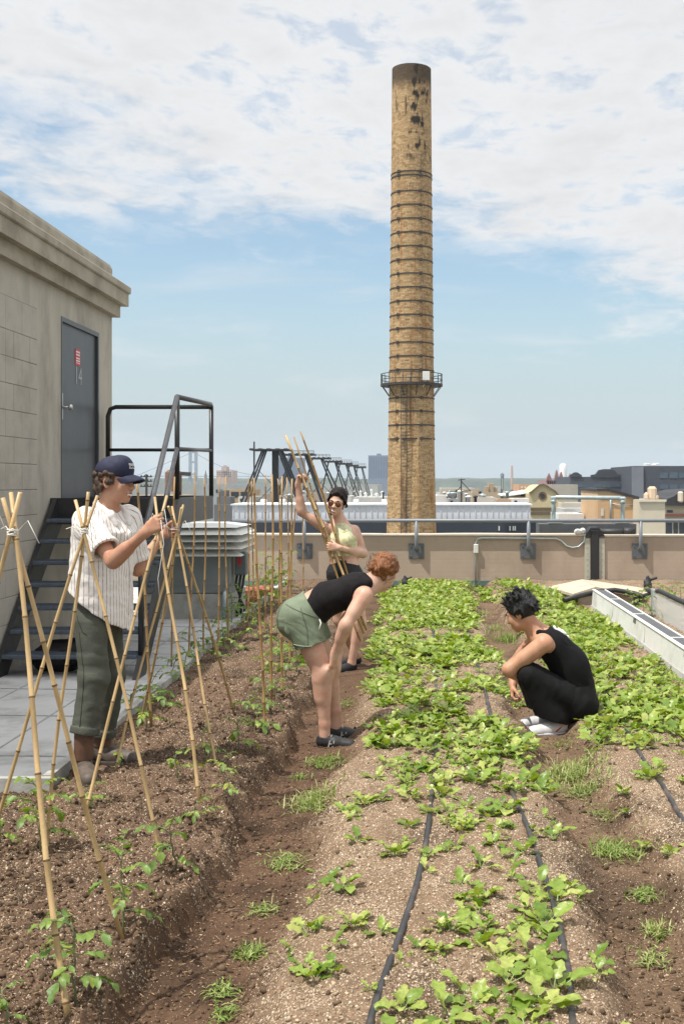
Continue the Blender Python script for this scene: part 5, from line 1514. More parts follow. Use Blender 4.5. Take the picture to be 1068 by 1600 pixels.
for k_, (px_, py_, h_, lab) in enumerate(((404, 934, .55, 'tall bushy plant by the red tiles at the far corner'), (422, 930, .75, 'tallest wispy plant at the far left corner of the bed'), (438, 925, .65, 'yellow-green bushy plant against the far parapet'), (450, 928, .5, 'leafy plant just left of the bending woman by the far parapet'), (428, 945, .45, 'dense low plant in front of the tall far corner plants'), (412, 955, .4, 'leafy plant between the kerb and the far upright poles'))):
    tomato(px_, py_, h_, lab, name='garden_plant', ll=.2)
tomato(1005, 962, .35, 'dark green leafy plant behind the divider at the right', name='garden_plant', ll=.2)
tomato(995, 968, .3, 'second dark leafy plant just behind the far end of the divider', name='garden_plant', ll=.18)
for (px_, py_, h_) in ((1045, 940, .22), (1062, 936, .25), (1035, 935, .2)):
    tomato(px_, py_, h_, 'bright green plant in the farthest right bed by the parapet', 'plants in the farthest right bed', name='garden_plant', ll=.16)


# ------------------------------------------------------------------ weeds and grass clippings
def tuft(px, py, w, h, n, label, group=None, flat=.5, name='grass_tuft', zz=-.03):
    Yt = (H - zz) * F / (py - CY); x0 = XA(px, Yt); rad = w * .5 * Yt / F
    r = np.random.default_rng(int(px * 13 + py))
    V, Fc = [], []
    for i in range(n):
        q = r.normal(size=2) * np.array([.5, .55]) * rad
        x, y = x0 + q[0], Yt + q[1] * 1.15
        z = float(soil_h(np.array([x]), np.array([y]))[0])
        az = r.uniform(0, 6.28); L_ = h * r.uniform(.6, 1.4); el = R_(r.uniform(35, 85)) if r.random() > flat else R_(r.uniform(2, 22))
        d = np.array([math.cos(az) * math.cos(el), math.sin(az) * math.cos(el), math.sin(el)]); s_ = unit(np.cross(d, (0, 0, 1))) * r.uniform(.0015, .0035)
        p = np.array([x, y, z + (0 if el > .4 else r.uniform(.003, .02))]); b = len(V)
        p1 = p + d * L_ * .5; p2 = p1 + unit(d - np.array([0, 0, .5])) * L_ * .5
        V += [p - s_, p + s_, p1 - s_ * .9, p1 + s_ * .9, p2]
        Fc += [(b, b + 1, b + 3, b + 2), (b + 2, b + 3, b + 4)]
    o = link(name, V, Fc, m_grass)
    return tag(o, label, 'grass', group)


tuft(508, 1192, 62, .05, 260, 'patch of cut grass in the left furrow just below the sneakers of the bending woman', flat=.65)
tuft(490, 1258, 72, .07, 420, 'thickest clump of grass lying in the left furrow', flat=.5)
tuft(470, 1216, 30, .04, 60, 'few blades of grass between the two clumps of the left furrow', flat=.7)
tuft(443, 1352, 66, .05, 170, 'pale scattered grass clippings lower in the left furrow', flat=.85)
tuft(388, 1490, 46, .05, 120, 'grass clump on the bank of the nearest part of the left furrow', flat=.6)
tuft(345, 1552, 50, .04, 90, 'sparse clippings nearest the bottom of the left furrow', flat=.85)
tuft(350, 1585, 40, .04, 60, 'loose grass blades at the bottom edge of the picture', flat=.8)
tuft(410, 1425, 50, .04, 70, 'dry clippings halfway along the wet part of the left furrow', flat=.9)
tuft(895, 1215, 84, .085, 480, 'biggest grass clump in the right furrow below the crouching person', flat=.4)
tuft(915, 1245, 80, .07, 220, 'loose grass in front of the biggest clump of the right furrow', flat=.7)
tuft(955, 1335, 70, .07, 260, 'grassy patch in the middle of the right furrow', flat=.6)
tuft(985, 1340, 60, .05, 120, 'thin weeds beside the middle patch of the right furrow', flat=.7)
tuft(1008, 1410, 50, .05, 110, 'flat clippings in the lower right furrow', flat=.85)
tuft(1026, 1466, 36, .06, 150, 'small upright grass tuft alone in the lower right furrow', flat=.15)
tuft(1022, 1505, 56, .04, 90, 'flattened clippings below the lone grass tuft', flat=.9)
tuft(940, 1280, 60, .04, 80, 'short grass between the big clump and the middle patch of the right furrow', flat=.8)
tuft(880, 1170, 60, .04, 90, 'short grass right under the white sneakers', flat=.7)
tuft(792, 1003, 52, .11, 300, 'tall grass in the right furrow left of the crouching person', flat=.25)
tuft(770, 985, 46, .08, 140, 'grass farther up the right furrow behind the crouching person', flat=.3)
tuft(750, 962, 40, .08, 120, 'grass in the far part of the right furrow', flat=.4)
tuft(775, 1045, 50, .08, 140, 'grass beside the hand of the crouching person', flat=.4)
tuft(800, 1075, 40, .07, 110, 'weeds in front of the knees of the crouching person', flat=.4)
tuft(735, 928, 20, .16, 80, 'upright green tuft at the far end of the right furrow', flat=.1)
tuft(590, 990, 30, .05, 60, 'weeds at the far end of the left furrow', flat=.5)
tuft(540, 1105, 36, .05, 60, 'weeds behind the shoes of the bending woman', flat=.5)
tuft(1045, 975, 22, .22, 60, 'long grass blades in front of the clear panel at right', flat=.05, zz=.05)
m_tw = mat('dry_twig', (.20, .13, .075), .8, .2, 20)
for k_, (px_, py_, L_, a_) in enumerate(((410, 1445, .10, .9), (540, 1470, .06, .2), (300, 1430, .09, 2.0), (352, 1395, .07, .3), (640, 1560, .05, 1.2), (940, 1505, .08, 2.4))):
    Yt = 1.65 * F / (py_ - CY); x = XA(px_, Yt); z = float(soil_h(np.array([x]), np.array([Yt]))[0])
    mb = MB(); mb.tube([(x, Yt, z + .004), (x + L_ * .5 * math.cos(a_), Yt + L_ * .5 * math.sin(a_), z + .014), (x + L_ * math.cos(a_), Yt + L_ * math.sin(a_), z + .008)], [.003, .0028, .0015], 5)
    tag(mb.build('twig', m_tw), ['brown twig lying in the left furrow beside pale clippings', 'short twig on the pebbles left of the drip hose', 'dry twig on the dark bed near the furrow bank', 'twig at the crumbling edge of the dark bed', 'tiny twig by the near end of the drip hose', 'dry twig in the lower right furrow'][k_], 'twig')

# ------------------------------------------------------------------ drip hoses
for k_, (pts, lab) in enumerate((([(572, 1612), (583, 1570), (608, 1500), (634, 1435), (656, 1365), (668, 1295), (675, 1230), (680, 1180), (683, 1120), (680, 1060), (678, 1000), (672, 950)], 'black drip hose along the left rows of the middle bed, free over the pebbles'),
                                  ([(897, 1625), (893, 1580), (884, 1500), (868, 1420), (846, 1350), (822, 1285), (795, 1225), (778, 1180), (768, 1120), (752, 1060), (735, 1000), (722, 950)], 'black drip hose along the right rows of the middle bed among dense leaves'),
                                  ([(1105, 1330), (1068, 1282), (1035, 1225), (1005, 1185), (985, 1150), (955, 1100), (925, 1040), (890, 985), (860, 950)], 'black drip hose in the right-hand bed'))):
    W = []
    for (a, b) in pts:
        Yt = (H - .115) * F / (b - CY); x = XA(a, Yt); W.append((x, Yt))
    W = np.array(W); t = np.linspace(0, len(W) - 1, 90)
    xs2 = np.interp(t, np.arange(len(W)), W[:, 0]); ys2 = np.interp(t, np.arange(len(W)), W[:, 1])
    for _ in range(3): xs2[1:-1] = (xs2[:-2] + xs2[1:-1] * 2 + xs2[2:]) / 4; ys2[1:-1] = (ys2[:-2] + ys2[1:-1] * 2 + ys2[2:]) / 4
    zs2 = soil_h(xs2, ys2, False) + .006 + .006 * vnoise(ys2 * 3, xs2 * 0, seed=99)
    mb = MB(); mb.tube(list(zip(xs2, ys2, zs2)), .0135, 8)
    tag(mb.build('drip_hose', m_hose), lab, 'hose', 'drip hoses')


# ------------------------------------------------------------------ bamboo
def pole(p0, p1, r0, r1, label, group, mats, seed, name='bamboo_pole'):
    p0, p1 = np.array(p0, float), np.array(p1, float)
    r = np.random.default_rng(seed)
    L_ = np.linalg.norm(p1 - p0); d = (p1 - p0) / L_
    sdv = unit(np.cross(d, (0, 1, .2))); bend = r.uniform(-.010, .010) * L_; b2 = r.uniform(-.006, .006) * L_
    mb = MB(); ts, rs, mk = [0.], [1.], [0]
    s = r.uniform(.05, .15)
    while s < L_ - .03:
        for o_, k_, m_ in ((-.008, 1.0, 0), (-.0035, 1.2, 1), (.0035, 1.16, 1), (.008, .97, 0)):
            ts.append((s + o_) / L_); rs.append(k_); mk.append(m_)
        s += r.uniform(.15, .27)
    ts.append(1.); rs.append(1.); mk.append(0)
    n = 9; V, Fc, Mi = [], [], []
    x = unit(np.cross(d, (0, 1, 0))); y = np.cross(d, x)
    kink = 0
    for i, (t, k_) in enumerate(zip(ts, rs)):
        c = p0 + (p1 - p0) * t + sdv * (bend * math.sin(math.pi * t) + b2 * math.sin(2 * math.pi * t))
        rad = (r0 + (r1 - r0) * t) * k_
        for q in range(n):
            a = 2 * math.pi * q / n; V.append(c + (x * math.cos(a) + y * math.sin(a)) * rad)
        if i:
            for q in range(n):
                a, b = (i - 1) * n + q, (i - 1) * n + (q + 1) % n
                Fc.append((a, b, b + n, a + n)); Mi.append(1 if (mk[i] and mk[i - 1]) else 0)
    e = (len(ts) - 1) * n
    Fc.append(tuple(range(e, e + n))); Mi.append(0); Fc.append(tuple(reversed(range(n)))); Mi.append(0)
    sm = [True] * (len(Fc) - 2) + [False, False]
    o = link(name, V, Fc, mats, mi=Mi, smooth=sm, org=p0)
    return tag(o, label, 'bamboo pole', group)


TM = [m_bamboo, m_bamboo_ring]; TM2 = [m_bamboo2, m_bamboo_ring]


def ground_pt(px, py):
    Yt = (H - .10) * F / (py - CY)
    for _ in range(4):
        x = XA(px, Yt); z = float(soil_h(np.array([x]), np.array([Yt]), False)[0]); Yt = (H - z) * F / (py - CY)
    return np.array([XA(px, Yt), Yt, z])


TIES = []


def tripod(tie, Yt, feet, which, ext, r0=.0105):
    T = P(tie[0], tie[1], Yt); TIES.append(T)
    for i, ((px_, py_), lab) in enumerate(feet):
        g_ = ground_pt(px_, py_); d = unit(T - g_)
        off = np.array([.010 * math.cos(i * 2.1), .010 * math.sin(i * 2.1), 0])
        e = ext[i] if isinstance(ext, (list, tuple)) else ext
        pole(g_ - d * .04, T + off + d * e, r0 * (1.0 + .12 * math.sin(i * 5 + tie[0])), r0 * .82, lab, 'bamboo poles of the %s tripod' % which, TM, int(px_ + 1000 + i))
    # twine lashing
    mb = MB()
    rr_ = np.random.default_rng(int(tie[0]))
    pts = []
    for q in np.linspace(0, 1, 60):
        a = q * 6.283 * 4; pts.append(T + np.array([.017 * math.cos(a), .017 * math.sin(a), .011 * (q - .5) * 2 + rr_.normal() * .002]))
    mb.tube(pts, .0024, 5)
    for q in range(3):
        a = rr_.uniform(0, 6.28); L_ = rr_.uniform(.04, .10)
        mb.tube([T + np.array([.02 * math.cos(a), .02 * math.sin(a), 0]), T + np.array([(.02 + L_ * .5) * math.cos(a), .03 * math.sin(a), .02 + .02 * q]), T + np.array([(.02 + L_) * math.cos(a), .04 * math.sin(a), .01 - .045 * q])], .0016, 4)
    tag(mb.build('twine_tie', m_twine, org=T), 'white twine lashing at the top of the %s bamboo tripod' % which, 'twine')
    return T


T1 = tripod((20, 832), 3.85, [((106, 1582), 'nearest and thickest bamboo pole, its foot at the bottom left of the soil'), ((189, 1460), 'foreground bamboo pole leaning right from the leftmost tie'), ((-140, 1470), 'bamboo pole leaning out of the left picture edge from the leftmost tie')], 'leftmost', [.14, .12, .14], .0092)
T2 = tripod((132, 830), 4.95, [((-24, 1345), 'bamboo pole slanting left across the walkway from the tie before the striped shirt'), ((74, 1332), 'steep bamboo pole of the tie before the striped shirt, foot near the kerb corner'), ((253, 1352), 'bamboo pole crossing the green trousers down to the right')], 'second', [.16, .17, .14], .0086)
T3 = tripod((248, 814), 6.0, [((135, 1268), 'bamboo pole slanting down left between the legs of the man from his right hand'), ((311, 1262), 'bamboo pole falling right from the knot the man is tying')], 'third', [.14, .13], .0086)
T4 = tripod((275, 824), 6.75, [((180, 1206), 'bamboo pole slanting left behind the trousers from the far hand of the man'), ((339, 1203), 'bamboo pole dropping right from the far hand of the man to the seedlings'), ((367, 1120), 'rightmost bamboo pole held in the far hand of the man'), ((219, 1132), 'bamboo pole slanting left in front of the stair stringer')], 'fourth', [.14, .13, .16, .14], .0084)
ups = [(214, 752, 237, 1136), (273, 745, 268, 1033), (304, 738, 295, 1030), (319, 748, 318, 1025), (343, 744, 340, 1023), (353, 744, 357, 1006), (388.5, 746, 385, 985), (393, 752, 394, 974), (397, 747, 414, 1140), (415, 742, 413, 985), (424.5, 741, 425, 1096), (434, 748, 436, 968), (440.5, 744, 441, 1080), (448, 746, 449, 958), (456, 748, 452, 1040), (462, 790, 444, 990), (470.5, 742, 473, 934)]
ords = 'first second third fourth fifth sixth seventh eighth ninth tenth eleventh twelfth thirteenth fourteenth fifteenth sixteenth seventeenth'.split()
for i, (a, b, c_, d_) in enumerate(ups):
    g_ = ground_pt(c_, d_)
    top = P(a, b, g_[1] + .03)
    lab = 'upright untied bamboo pole, %s counted from the left' % ords[i]
    if i == 0: lab = 'leftmost upright untied bamboo pole, between the man and the stair rail'
    if i == len(ups) - 1: lab = 'rightmost upright untied bamboo pole, before the leftmost visible base plate'
    pole(g_ - (0, 0, .05), top, .0095 if d_ > 1050 else .0088, .0072, lab, 'upright untied bamboo poles in the dark bed', TM2, 400 + i)
# ================================================================== people
def skin_mat(name, col):
    m, nt, b = new_mat(name); L = nt.links.new
    tc = N(nt, 'ShaderNodeTexCoord'); n = N(nt, 'ShaderNodeTexNoise', Scale=14, Detail=6, Roughness=.6); L(tc.outputs['Object'], n.inputs['Vector'])
    c = np.array(col); rp = ramp(nt, [(.3, tuple(c * np.array([.90, .74, .70]))), (.55, tuple(c)), (.8, tuple(np.clip(c * 1.1, 0, 1)))]); L(n.outputs['Fac'], rp.inputs[0]); L(rp.outputs[0], b.inputs['Base Color'])
    b.inputs['Roughness'].default_value = .52; b.inputs['Specular IOR Level'].default_value = .4
    n2 = N(nt, 'ShaderNodeTexNoise', Scale=160, Detail=3); L(tc.outputs['Object'], n2.inputs['Vector']); bp = N(nt, 'ShaderNodeBump', Strength=.25, Distance=.002); L(n2.outputs['Fac'], bp.inputs['Height']); L(bp.outputs[0], b.inputs['Normal'])
    b.inputs['Subsurface Weight'].default_value = .12; b.inputs['Subsurface Radius'].default_value = (.012, .004, .002)
    return m


def hair_mat(name, col, col2):
    m, nt, b = new_mat(name); L = nt.links.new
    tc = N(nt, 'ShaderNodeTexCoord'); n = N(nt, 'ShaderNodeTexNoise', Scale=70, Detail=5, Roughness=.7); mp = N(nt, 'ShaderNodeMapping'); mp.inputs['Scale'].default_value = (1, 1, .35)
    L(tc.outputs['Object'], mp.inputs[0]); L(mp.outputs[0], n.inputs['Vector'])
    rp = ramp(nt, [(.35, col), (.7, col2)]); L(n.outputs['Fac'], rp.inputs[0]); L(rp.outputs[0], b.inputs['Base Color'])
    b.inputs['Roughness'].default_value = .5; b.inputs['Specular IOR Level'].default_value = .35
    bp = N(nt, 'ShaderNodeBump', Strength=.9, Distance=.008); L(n.outputs['Fac'], bp.inputs['Height']); L(bp.outputs[0], b.inputs['Normal'])
    return m


m_eye = mat('eye_white', (.7, .68, .64), .3); m_iris = mat('eye_dark', (.02, .012, .008), .2); m_teeth = mat('teeth', (.78, .76, .70), .3); m_lip = mat('lips', (.36, .13, .10), .45)


def ik(s, w, l1, l2, hint):
    s, w = np.array(s, float), np.array(w, float)
    d = np.linalg.norm(w - s)
    if d > (l1 + l2) * .995: k_ = d / ((l1 + l2) * .995); l1, l2 = l1 * k_, l2 * k_
    a = (l1 * l1 - l2 * l2 + d * d) / (2 * d); h = math.sqrt(max(l1 * l1 - a * a, 0))
    ax = unit(w - s); hn = np.array(hint, float); hn = unit(hn - ax * np.dot(hn, ax))
    return s + ax * a + hn * h


def frame(f, u=(0, 0, 1)):
    f = unit(f); u = np.array(u, float); u = unit(u - f * np.dot(u, f)); r = np.cross(f, u)
    return np.stack([r, f, u], 1)


def add_head(S, c, f, u=(0, 0, 1), s=1., face=1.):
    Rm = frame(f, u); w = lambda x, y, z: np.array(c) + Rm @ (np.array([x, y, z]) * s)
    S.ell(w(0, -.014, .038), (.075 * s, .096 * s, .086 * s), Rm, k=.02)
    S.ell(w(0, .035, -.025), (.061 * s, .060 * s, .088 * s), Rm, k=.03)
    S.ell(w(0, .042, -.075), (.050 * s, .046 * s, .036 * s), Rm, k=.025)
    S.ell(w(0, .078, -.100), .019 * s, Rm, k=.02)
    S.cone(w(0, .093, .004), w(0, .114, -.030), .008 * s, .012 * s, k=.014)
    for q in (-1, 1):
        S.ell(w(q * .011, .104, -.034), .0095 * s, Rm, k=.008)
        S.cone(w(q * .012, .088, .020), w(q * .046, .074, .018), .011 * s, .008 * s, k=.014)
        S.ell(w(q * .036, .072, -.030), (.022 * s, .02 * s, .024 * s), Rm, k=.03)
        S.ell(w(q * .032, .097, .0), (.016 * s, .012 * s, .010 * s), Rm, k=.012, sub=True)
        S.ell(w(q * .075, -.008, -.012), (.010 * s, .021 * s, .032 * s), Rm, k=.008)
        S.ell(w(q * .084, -.004, -.008), (.006 * s, .010 * s, .018 * s), Rm, k=.006, sub=True)
    S.ell(w(0, .091, -.062), (.026 * s, .014 * s, .008 * s), Rm, k=.008)
    S.ell(w(0, .088, -.076), (.022 * s, .014 * s, .008 * s), Rm, k=.008)
    return w, Rm


def add_face(root, w, Rm, s, mbrow, smile=True, eyes=True):
    if eyes:
        for q in (-1, 1):
            e = SDF(.0028); e.ell(w(q * .032, .080, .000), (.013 * s, .011 * s, .008 * s), Rm, k=0.001); eo = e.build('eye', m_eye, root)
            e = SDF(.002); e.ell(w(q * .032, .0895, .000), (.0055 * s, .003 * s, .006 * s), Rm, k=.001); e.build('iris', m_iris, eo)
    for q in (-1, 1):
        e = SDF(.0028); e.cone(w(q * .015, .100, .021), w(q * .034, .098, .027), .0045 * s, .0045 * s, k=.004); e.cone(w(q * .034, .098, .027), w(q * .052, .086, .020), .0045 * s, .003 * s, k=.004); e.build('eyebrow', mbrow, root)
    e = SDF(.0025); e.cone(w(-.027, .088, -.064), w(0, .104, -.064), .0045 * s, .006 * s, k=.004); e.cone(w(0, .104, -.064), w(.027, .088, -.064), .006 * s, .0045 * s, k=.004)
    e.cone(w(-.025, .087, -.068), w(0, .100, -.080), .004 * s, .0065 * s, k=.004); e.cone(w(0, .100, -.080), w(.025, .087, -.068), .0065 * s, .004 * s, k=.004)
    mo = e.build('lips', m_lip, root)
    if smile:
        e = SDF(.0025); e.cone(w(-.019, .095, -.070), w(0, .1055, -.0715), .0045 * s, .006 * s, k=.003); e.cone(w(0, .1055, -.0715), w(.019, .095, -.070), .006 * s, .0045 * s, k=.003); e.build('teeth', m_teeth, mo)


def add_hand(S, wr, d, n, side, curl=((60, 70, 40),) * 4, thumb=.5, s=1., spread=.0):
    wr = np.array(wr, float); d = unit(d); n = np.array(n, float); n = unit(n - d * np.dot(n, d)); t = np.cross(d, n) * side
    tips = []
    offs = (.031, .0105, -.0105, -.030); lens = (.070, .079, .073, .058); kn = (.086, .090, .086, .079)
    S.cone(wr - d * .01, wr + d * .03, .024 * s, .026 * s, k=.02, flat=n, fs=.75)
    for i in range(4):
        k_ = wr + (d * kn[i] + t * offs[i]) * s
        S.cone(wr + (d * .012 + t * offs[i] * .5) * s, k_, .0135 * s, .0115 * s, k=.014)
    S.ell(wr + (d * .04 + t * .024 + n * .008) * s, .017 * s, k=.018)
    for i in range(4):
        p = wr + (d * kn[i] + t * offs[i]) * s
        dd = unit(d + t * spread * (1.5 - i)); nn = n; a = 0
        for j, (fr, rr_) in enumerate(((.46, .0092), (.31, .0084), (.23, .0074))):
            a = math.radians(curl[i][j]); d2 = dd * math.cos(a) + nn * math.sin(a); nn = nn * math.cos(a) - dd * math.sin(a); dd = d2
            q = p + dd * lens[i] * fr * s
            S.cone(p, q, rr_ * s * (1 - .04 * i), rr_ * .93 * s * (1 - .04 * i), k=.004)
            p = q
        tips.append(p)
    b = wr + (d * .028 + t * .024 + n * .006) * s
    th = unit(t * (.75 - .35 * thumb) + d * .6 + n * (.25 + .5 * thumb)); p1 = b + th * .040 * s
    th2 = unit(th + d * .35 + n * .4 * thumb - t * .3 * thumb); p2 = p1 + th2 * .032 * s; p3 = p2 + unit(th2 + d * .2 - t * .25 * thumb) * .024 * s
    S.chain([b, p1, p2, p3], [.0135 * s, .0112 * s, .0098 * s, .0082 * s], k=.007)
    return tips


def limb(S, a, b, r0, r1, bulge=None, k=.025):
    """tapered limb; bulge = (t, radius, offset vector) for a muscle"""
    S.cone(a, b, r0, r1, k)
    if bulge:
        t, rr_, off = bulge; c = np.array(a) + (np.array(b) - np.array(a)) * t + np.array(off); ax = unit(np.array(b) - np.array(a))
        S.cone(c - ax * rr_ * .9, c + ax * rr_ * .9, rr_ * .9, rr_ * .75, k=.04)


def shoe(root, ank, d, L_, zg, m_up, m_sole, wdt=.044, tongue=None, high=.05, name='shoe', pitch=0., toe=1.):
    """a low shoe: upper, sole; ank = ankle point, d = direction of the toes, zg = ground"""
    ank = np.array(ank, float); d = unit((d[0], d[1], 0)); sd_ = np.array([d[1], -d[0], 0])
    heel = np.array([ank[0], ank[1], zg]) - d * .055
    z = np.array([0, 0, 1.])
    q = SDF(.005)
    c = [(heel + z * .03, 10)]
    low = [(heel + z * .016, -z)]
    q.cone(heel + d * .035 + z * .055, heel + d * L_ * .45 + z * .048, wdt * .78, wdt * .95, k=.03, cut=low)
    q.cone(heel + d * L_ * .45 + z * .046, heel + d * (L_ - wdt * .9) + z * .034, wdt * .95, wdt * .88 * toe, k=.03, cut=low)
    q.cone(heel + d * .05 + z * .06, ank + z * (high * .4), wdt * .85, .042, k=.03, cut=[(np.array([ank[0], ank[1], zg]) + z * (.055 + high), z + d * .15)])
    q.disp = lambda p: .0012 * fbm(p[:, 0] * 60, p[:, 1] * 60, p[:, 2] * 60, 2, 5)
    up = q.build(name, m_up, root)
    q = SDF(.005); cz = [(heel + z * .026, z), (heel + z * -.004, -z)]
    q.cone(heel + d * .035 + z * .012, heel + d * L_ * .5 + z * .012, wdt * .86, wdt * 1.06, k=.02, cut=cz); q.cone(heel + d * L_ * .5 + z * .012, heel + d * (L_ - wdt * .95) + z * .014, wdt * 1.06, wdt * .95 * toe, k=.02, cut=cz)
    q.build('sole', m_sole, up)
    return up, heel, d, sd_


def folds(amp, ax, sc, seed):
    """cloth creases running across axis ax"""
    ax = unit(ax)
    def fn(p):
        a = p @ ax
        n = fbm(p[:, 0] * sc * .5, p[:, 1] * sc * .5, p[:, 2] * sc * .5, 3, seed)
        q = 1 - np.abs(fbm(a * sc * 1.6 + n * 1.5, (p[:, 0] + p[:, 1]) * sc * .45, p[:, 2] * sc * .3, 3, seed + 3)) * 2.2
        return amp * (n * .9 + q * .55)
    return fn


def stitch(o, pts, d, rad, m, name, n=24):
    """a seam or band lying on the surface of o: pts are cast along d onto it"""
    d = unit(d); pts = np.array(pts, float); t = np.linspace(0, len(pts) - 1, n); out = []
    for k in t:
        c = np.array([np.interp(k, np.arange(len(pts)), pts[:, j]) for j in range(3)])
        hit, loc, nor, ix = o.ray_cast(Vector(c - d * .5 - ORG[o.name]), Vector(d))
        if hit: out.append(np.array(loc) + ORG[o.name] - d * rad * .15)
    if len(out) > 2:
        mb = MB(); mb.tube(out, rad, 5); return mb.build(name, m, o)


def on_ground(px, py, Y):
    x = XA(px, Y); return float(soil_h(np.array([x]), np.array([Y]), False)[0])


m_cottonW = None


# ------------------------------------------------------------------ man in the striped shirt
def man():
    f = unit((.86, -.5, 0)); R0 = frame(f); r = R0[:, 0]; z = np.array([0, 0, 1.])
    root = empty('person', (XA(140, 6.4), 6.4, .1), 'standing man in navy cap and striped short-sleeved shirt tying bamboo poles', 'person')
    ms = skin_mat('tanned_skin', (.46, .25, .16)); S = SDF(.0055)
    nb = P(169, 797, 6.42); pel = P(150, 965, 6.42); ch_ = P(160, 850, 6.42)
    sR, sL = nb + r * .160 - z * .06, nb - r * .160 - z * .06
    hc = P(180, 751, 6.40); hf = unit((.965, -.25, -.08))
    w, Rm = add_head(S, hc, hf, (.08, 0, 1), 1.0)
    S.cone(w(0, -.022, -.07), nb - z * .03, .054, .062, k=.03); S.cone(nb - z * .06 - r * .09, nb - z * .06 + r * .09, .042, .042, k=.03)
    S.cone(ch_, pel, .14, .13, k=.05, flat=f, fs=.7)
    S.cone(sR, sL, .045, .045, k=.03)
    wR = T3 + np.array([-.075, .035, -.045]); wL = T4 + np.array([-.085, .035, -.045])
    dR = unit((.75, -.25, .55)); dL = unit((.95, -.05, .2))
    wR = T3 - dR * .085 + np.array([-.0, -.03, -.01]); wL = T4 - dL * .085 + np.array([0, .03, -.02])
    eR = ik(sR, wR, .325, .285, (-.02, -.12, -1.)); eL = ik(sL, wL, .30, .27, (.1, .3, -1))
    for s_, e, w_ in ((sR, eR, wR), (sL, eL, wL)):
        limb(S, s_, e, .048, .038, (.45, .045, (0, 0, 0))); limb(S, e, w_, .037, .025, (.28, .0375, (0, 0, .004)))
    add_hand(S, wR, dR, (.1, .95, -.15), 1, ((55, 75, 45), (65, 80, 45), (72, 80, 45), (78, 80, 45)), .75)
    add_hand(S, wL, dL, (0, -1, 0.05), -1, ((62, 75, 40), (66, 78, 40), (68, 80, 40), (70, 80, 40)), .7)
    hR, kR, aR = P(143, 972, 6.33), P(147, 1060, 6.30), P(131, 1152, 6.25); hL, kL, aL = P(166, 970, 6.52), P(174, 1055, 6.53), P(160, 1152, 6.56)
    gR, gL = on_ground(128, 1205, 6.2), on_ground(165, 1185, 6.5)
    for h_, k_, a_ in ((hR, kR, aR), (hL, kL, aL)): S.cone(h_, k_, .07, .055, k=.03); S.cone(k_, a_, .052, .036, k=.03); S.cone(a_, np.array([a_[0], a_[1], .2]), .036, .034, k=.02)
    S.build('body', ms, root)
    add_face(root, w, Rm, 1., hair_mat('brown_brow', (.03, .018, .01), (.05, .03, .018)))
    # shirt
    Sh = SDF(.006)
    hem = [(P(160, 955, 6.42), (-.62, -.02, -.78))]
    Sh.cone(ch_ - z * .0, P(157, 985, 6.42), .198, .216, k=.05, flat=f, fs=.68, cut=hem)
    Sh.cone(nb - z * .11 + r * .10, nb - z * .11 - r * .10, .10, .10, k=.06, flat=f, fs=.95)
    Sh.cone(nb - z * .05, nb - z * .12, .075, .15, k=.05)
    for s_, e in ((sR, eR), (sL, eL)):
        ax = unit(e - s_); cutp = s_ + ax * .235
        Sh.cone(s_ - ax * .02, s_ + ax * .28, .070, .080, k=.05, cut=[(cutp, ax)])
        Sh.cone(cutp - ax * .03, cutp, .083, .085, k=.004, cut=[(cutp + ax * .004, ax), (cutp - ax * .028, -ax)])
        Sh.cone(cutp - ax * .035, cutp + ax * .2, .060, .068, k=.006, sub=True)
    # open neck and collar
    Sh.cone(nb + z * .10 + f * .01, nb + z * .012 + f * .01, .060, .056, k=.010, sub=True)
    Sh.cone(nb + f * .085 + z * .02, nb + f * .15 - z * .15, .034, .010, k=.010, sub=True)
    cr = [(nb + R0 @ np.array([x_, y_, z_])) for x_, y_, z_ in ((.02, -.070, .040), (.060, -.03, .036), (.070, .028, .010), (.058, .085, -.028), (.048, .112, -.078))]
    cl = [(nb + R0 @ np.array([-x_, y_, z_])) for x_, y_, z_ in ((.02, -.070, .040), (.060, -.03, .036), (.070, .028, .010), (.058, .085, -.028), (.048, .112, -.078))]
    Co = SDF(.004)
    for cpts in (cr, cl): Co.chain(cpts, [.015, .016, .017, .020, .013], k=.008)
    Co.cone(cr[0], cl[0], .015, .015, k=.008)
    fo = folds(.0075, (.2, .1, 1), 9, 31)
    Sh.disp = lambda p: fo(p) + .003 * fbm(p[:, 0] * 30, p[:, 1] * 30, p[:, 2] * 30, 2, 9)
    base_ax = (ch_ + pel) / 2

    def stripes(V):
        d = V - base_ax; s0 = np.arctan2(d @ r, d @ f) * .19
        out = s0.copy()
        for s_, e in ((sR, eR), (sL, eL)):
            ax = unit(e - s_); q = V - s_; t = q @ ax; rad = np.linalg.norm(q - t[:, None] * ax, axis=1)
            m_ = (t > .03) & (rad < .095) & (np.abs(d @ r) > .135)
            e1 = unit(np.cross(ax, f)); e2 = np.cross(ax, e1)
            out = np.where(m_, np.arctan2(q @ e1, q @ e2) * .09, out)
        return {'stripe': out + .002 * fbm(V[:, 0] * 12, V[:, 1] * 12, V[:, 2] * 12, 2, 3)}
    m, nt, b = new_mat('striped_cotton'); L = nt.links.new
    at = N(nt, 'ShaderNodeAttribute', attribute_name='stripe')
    def M2(op, a, v): n_ = N(nt, 'ShaderNodeMath', operation=op); L(a, n_.inputs[0]); n_.inputs[1].default_value = v; return n_.outputs[0]
    fr = M2('FRACT', M2('ADD', M2('MULTIPLY', at.outputs['Fac'], 1 / .026), 40.), 0.)
    rp = ramp(nt, [(0, (.72, .69, .65)), (.62, (.72, .69, .65)), (.65, (.27, .15, .13)), (.79, (.27, .15, .13)), (.82, (.72, .69, .65))], 'LINEAR'); L(fr, rp.inputs[0])
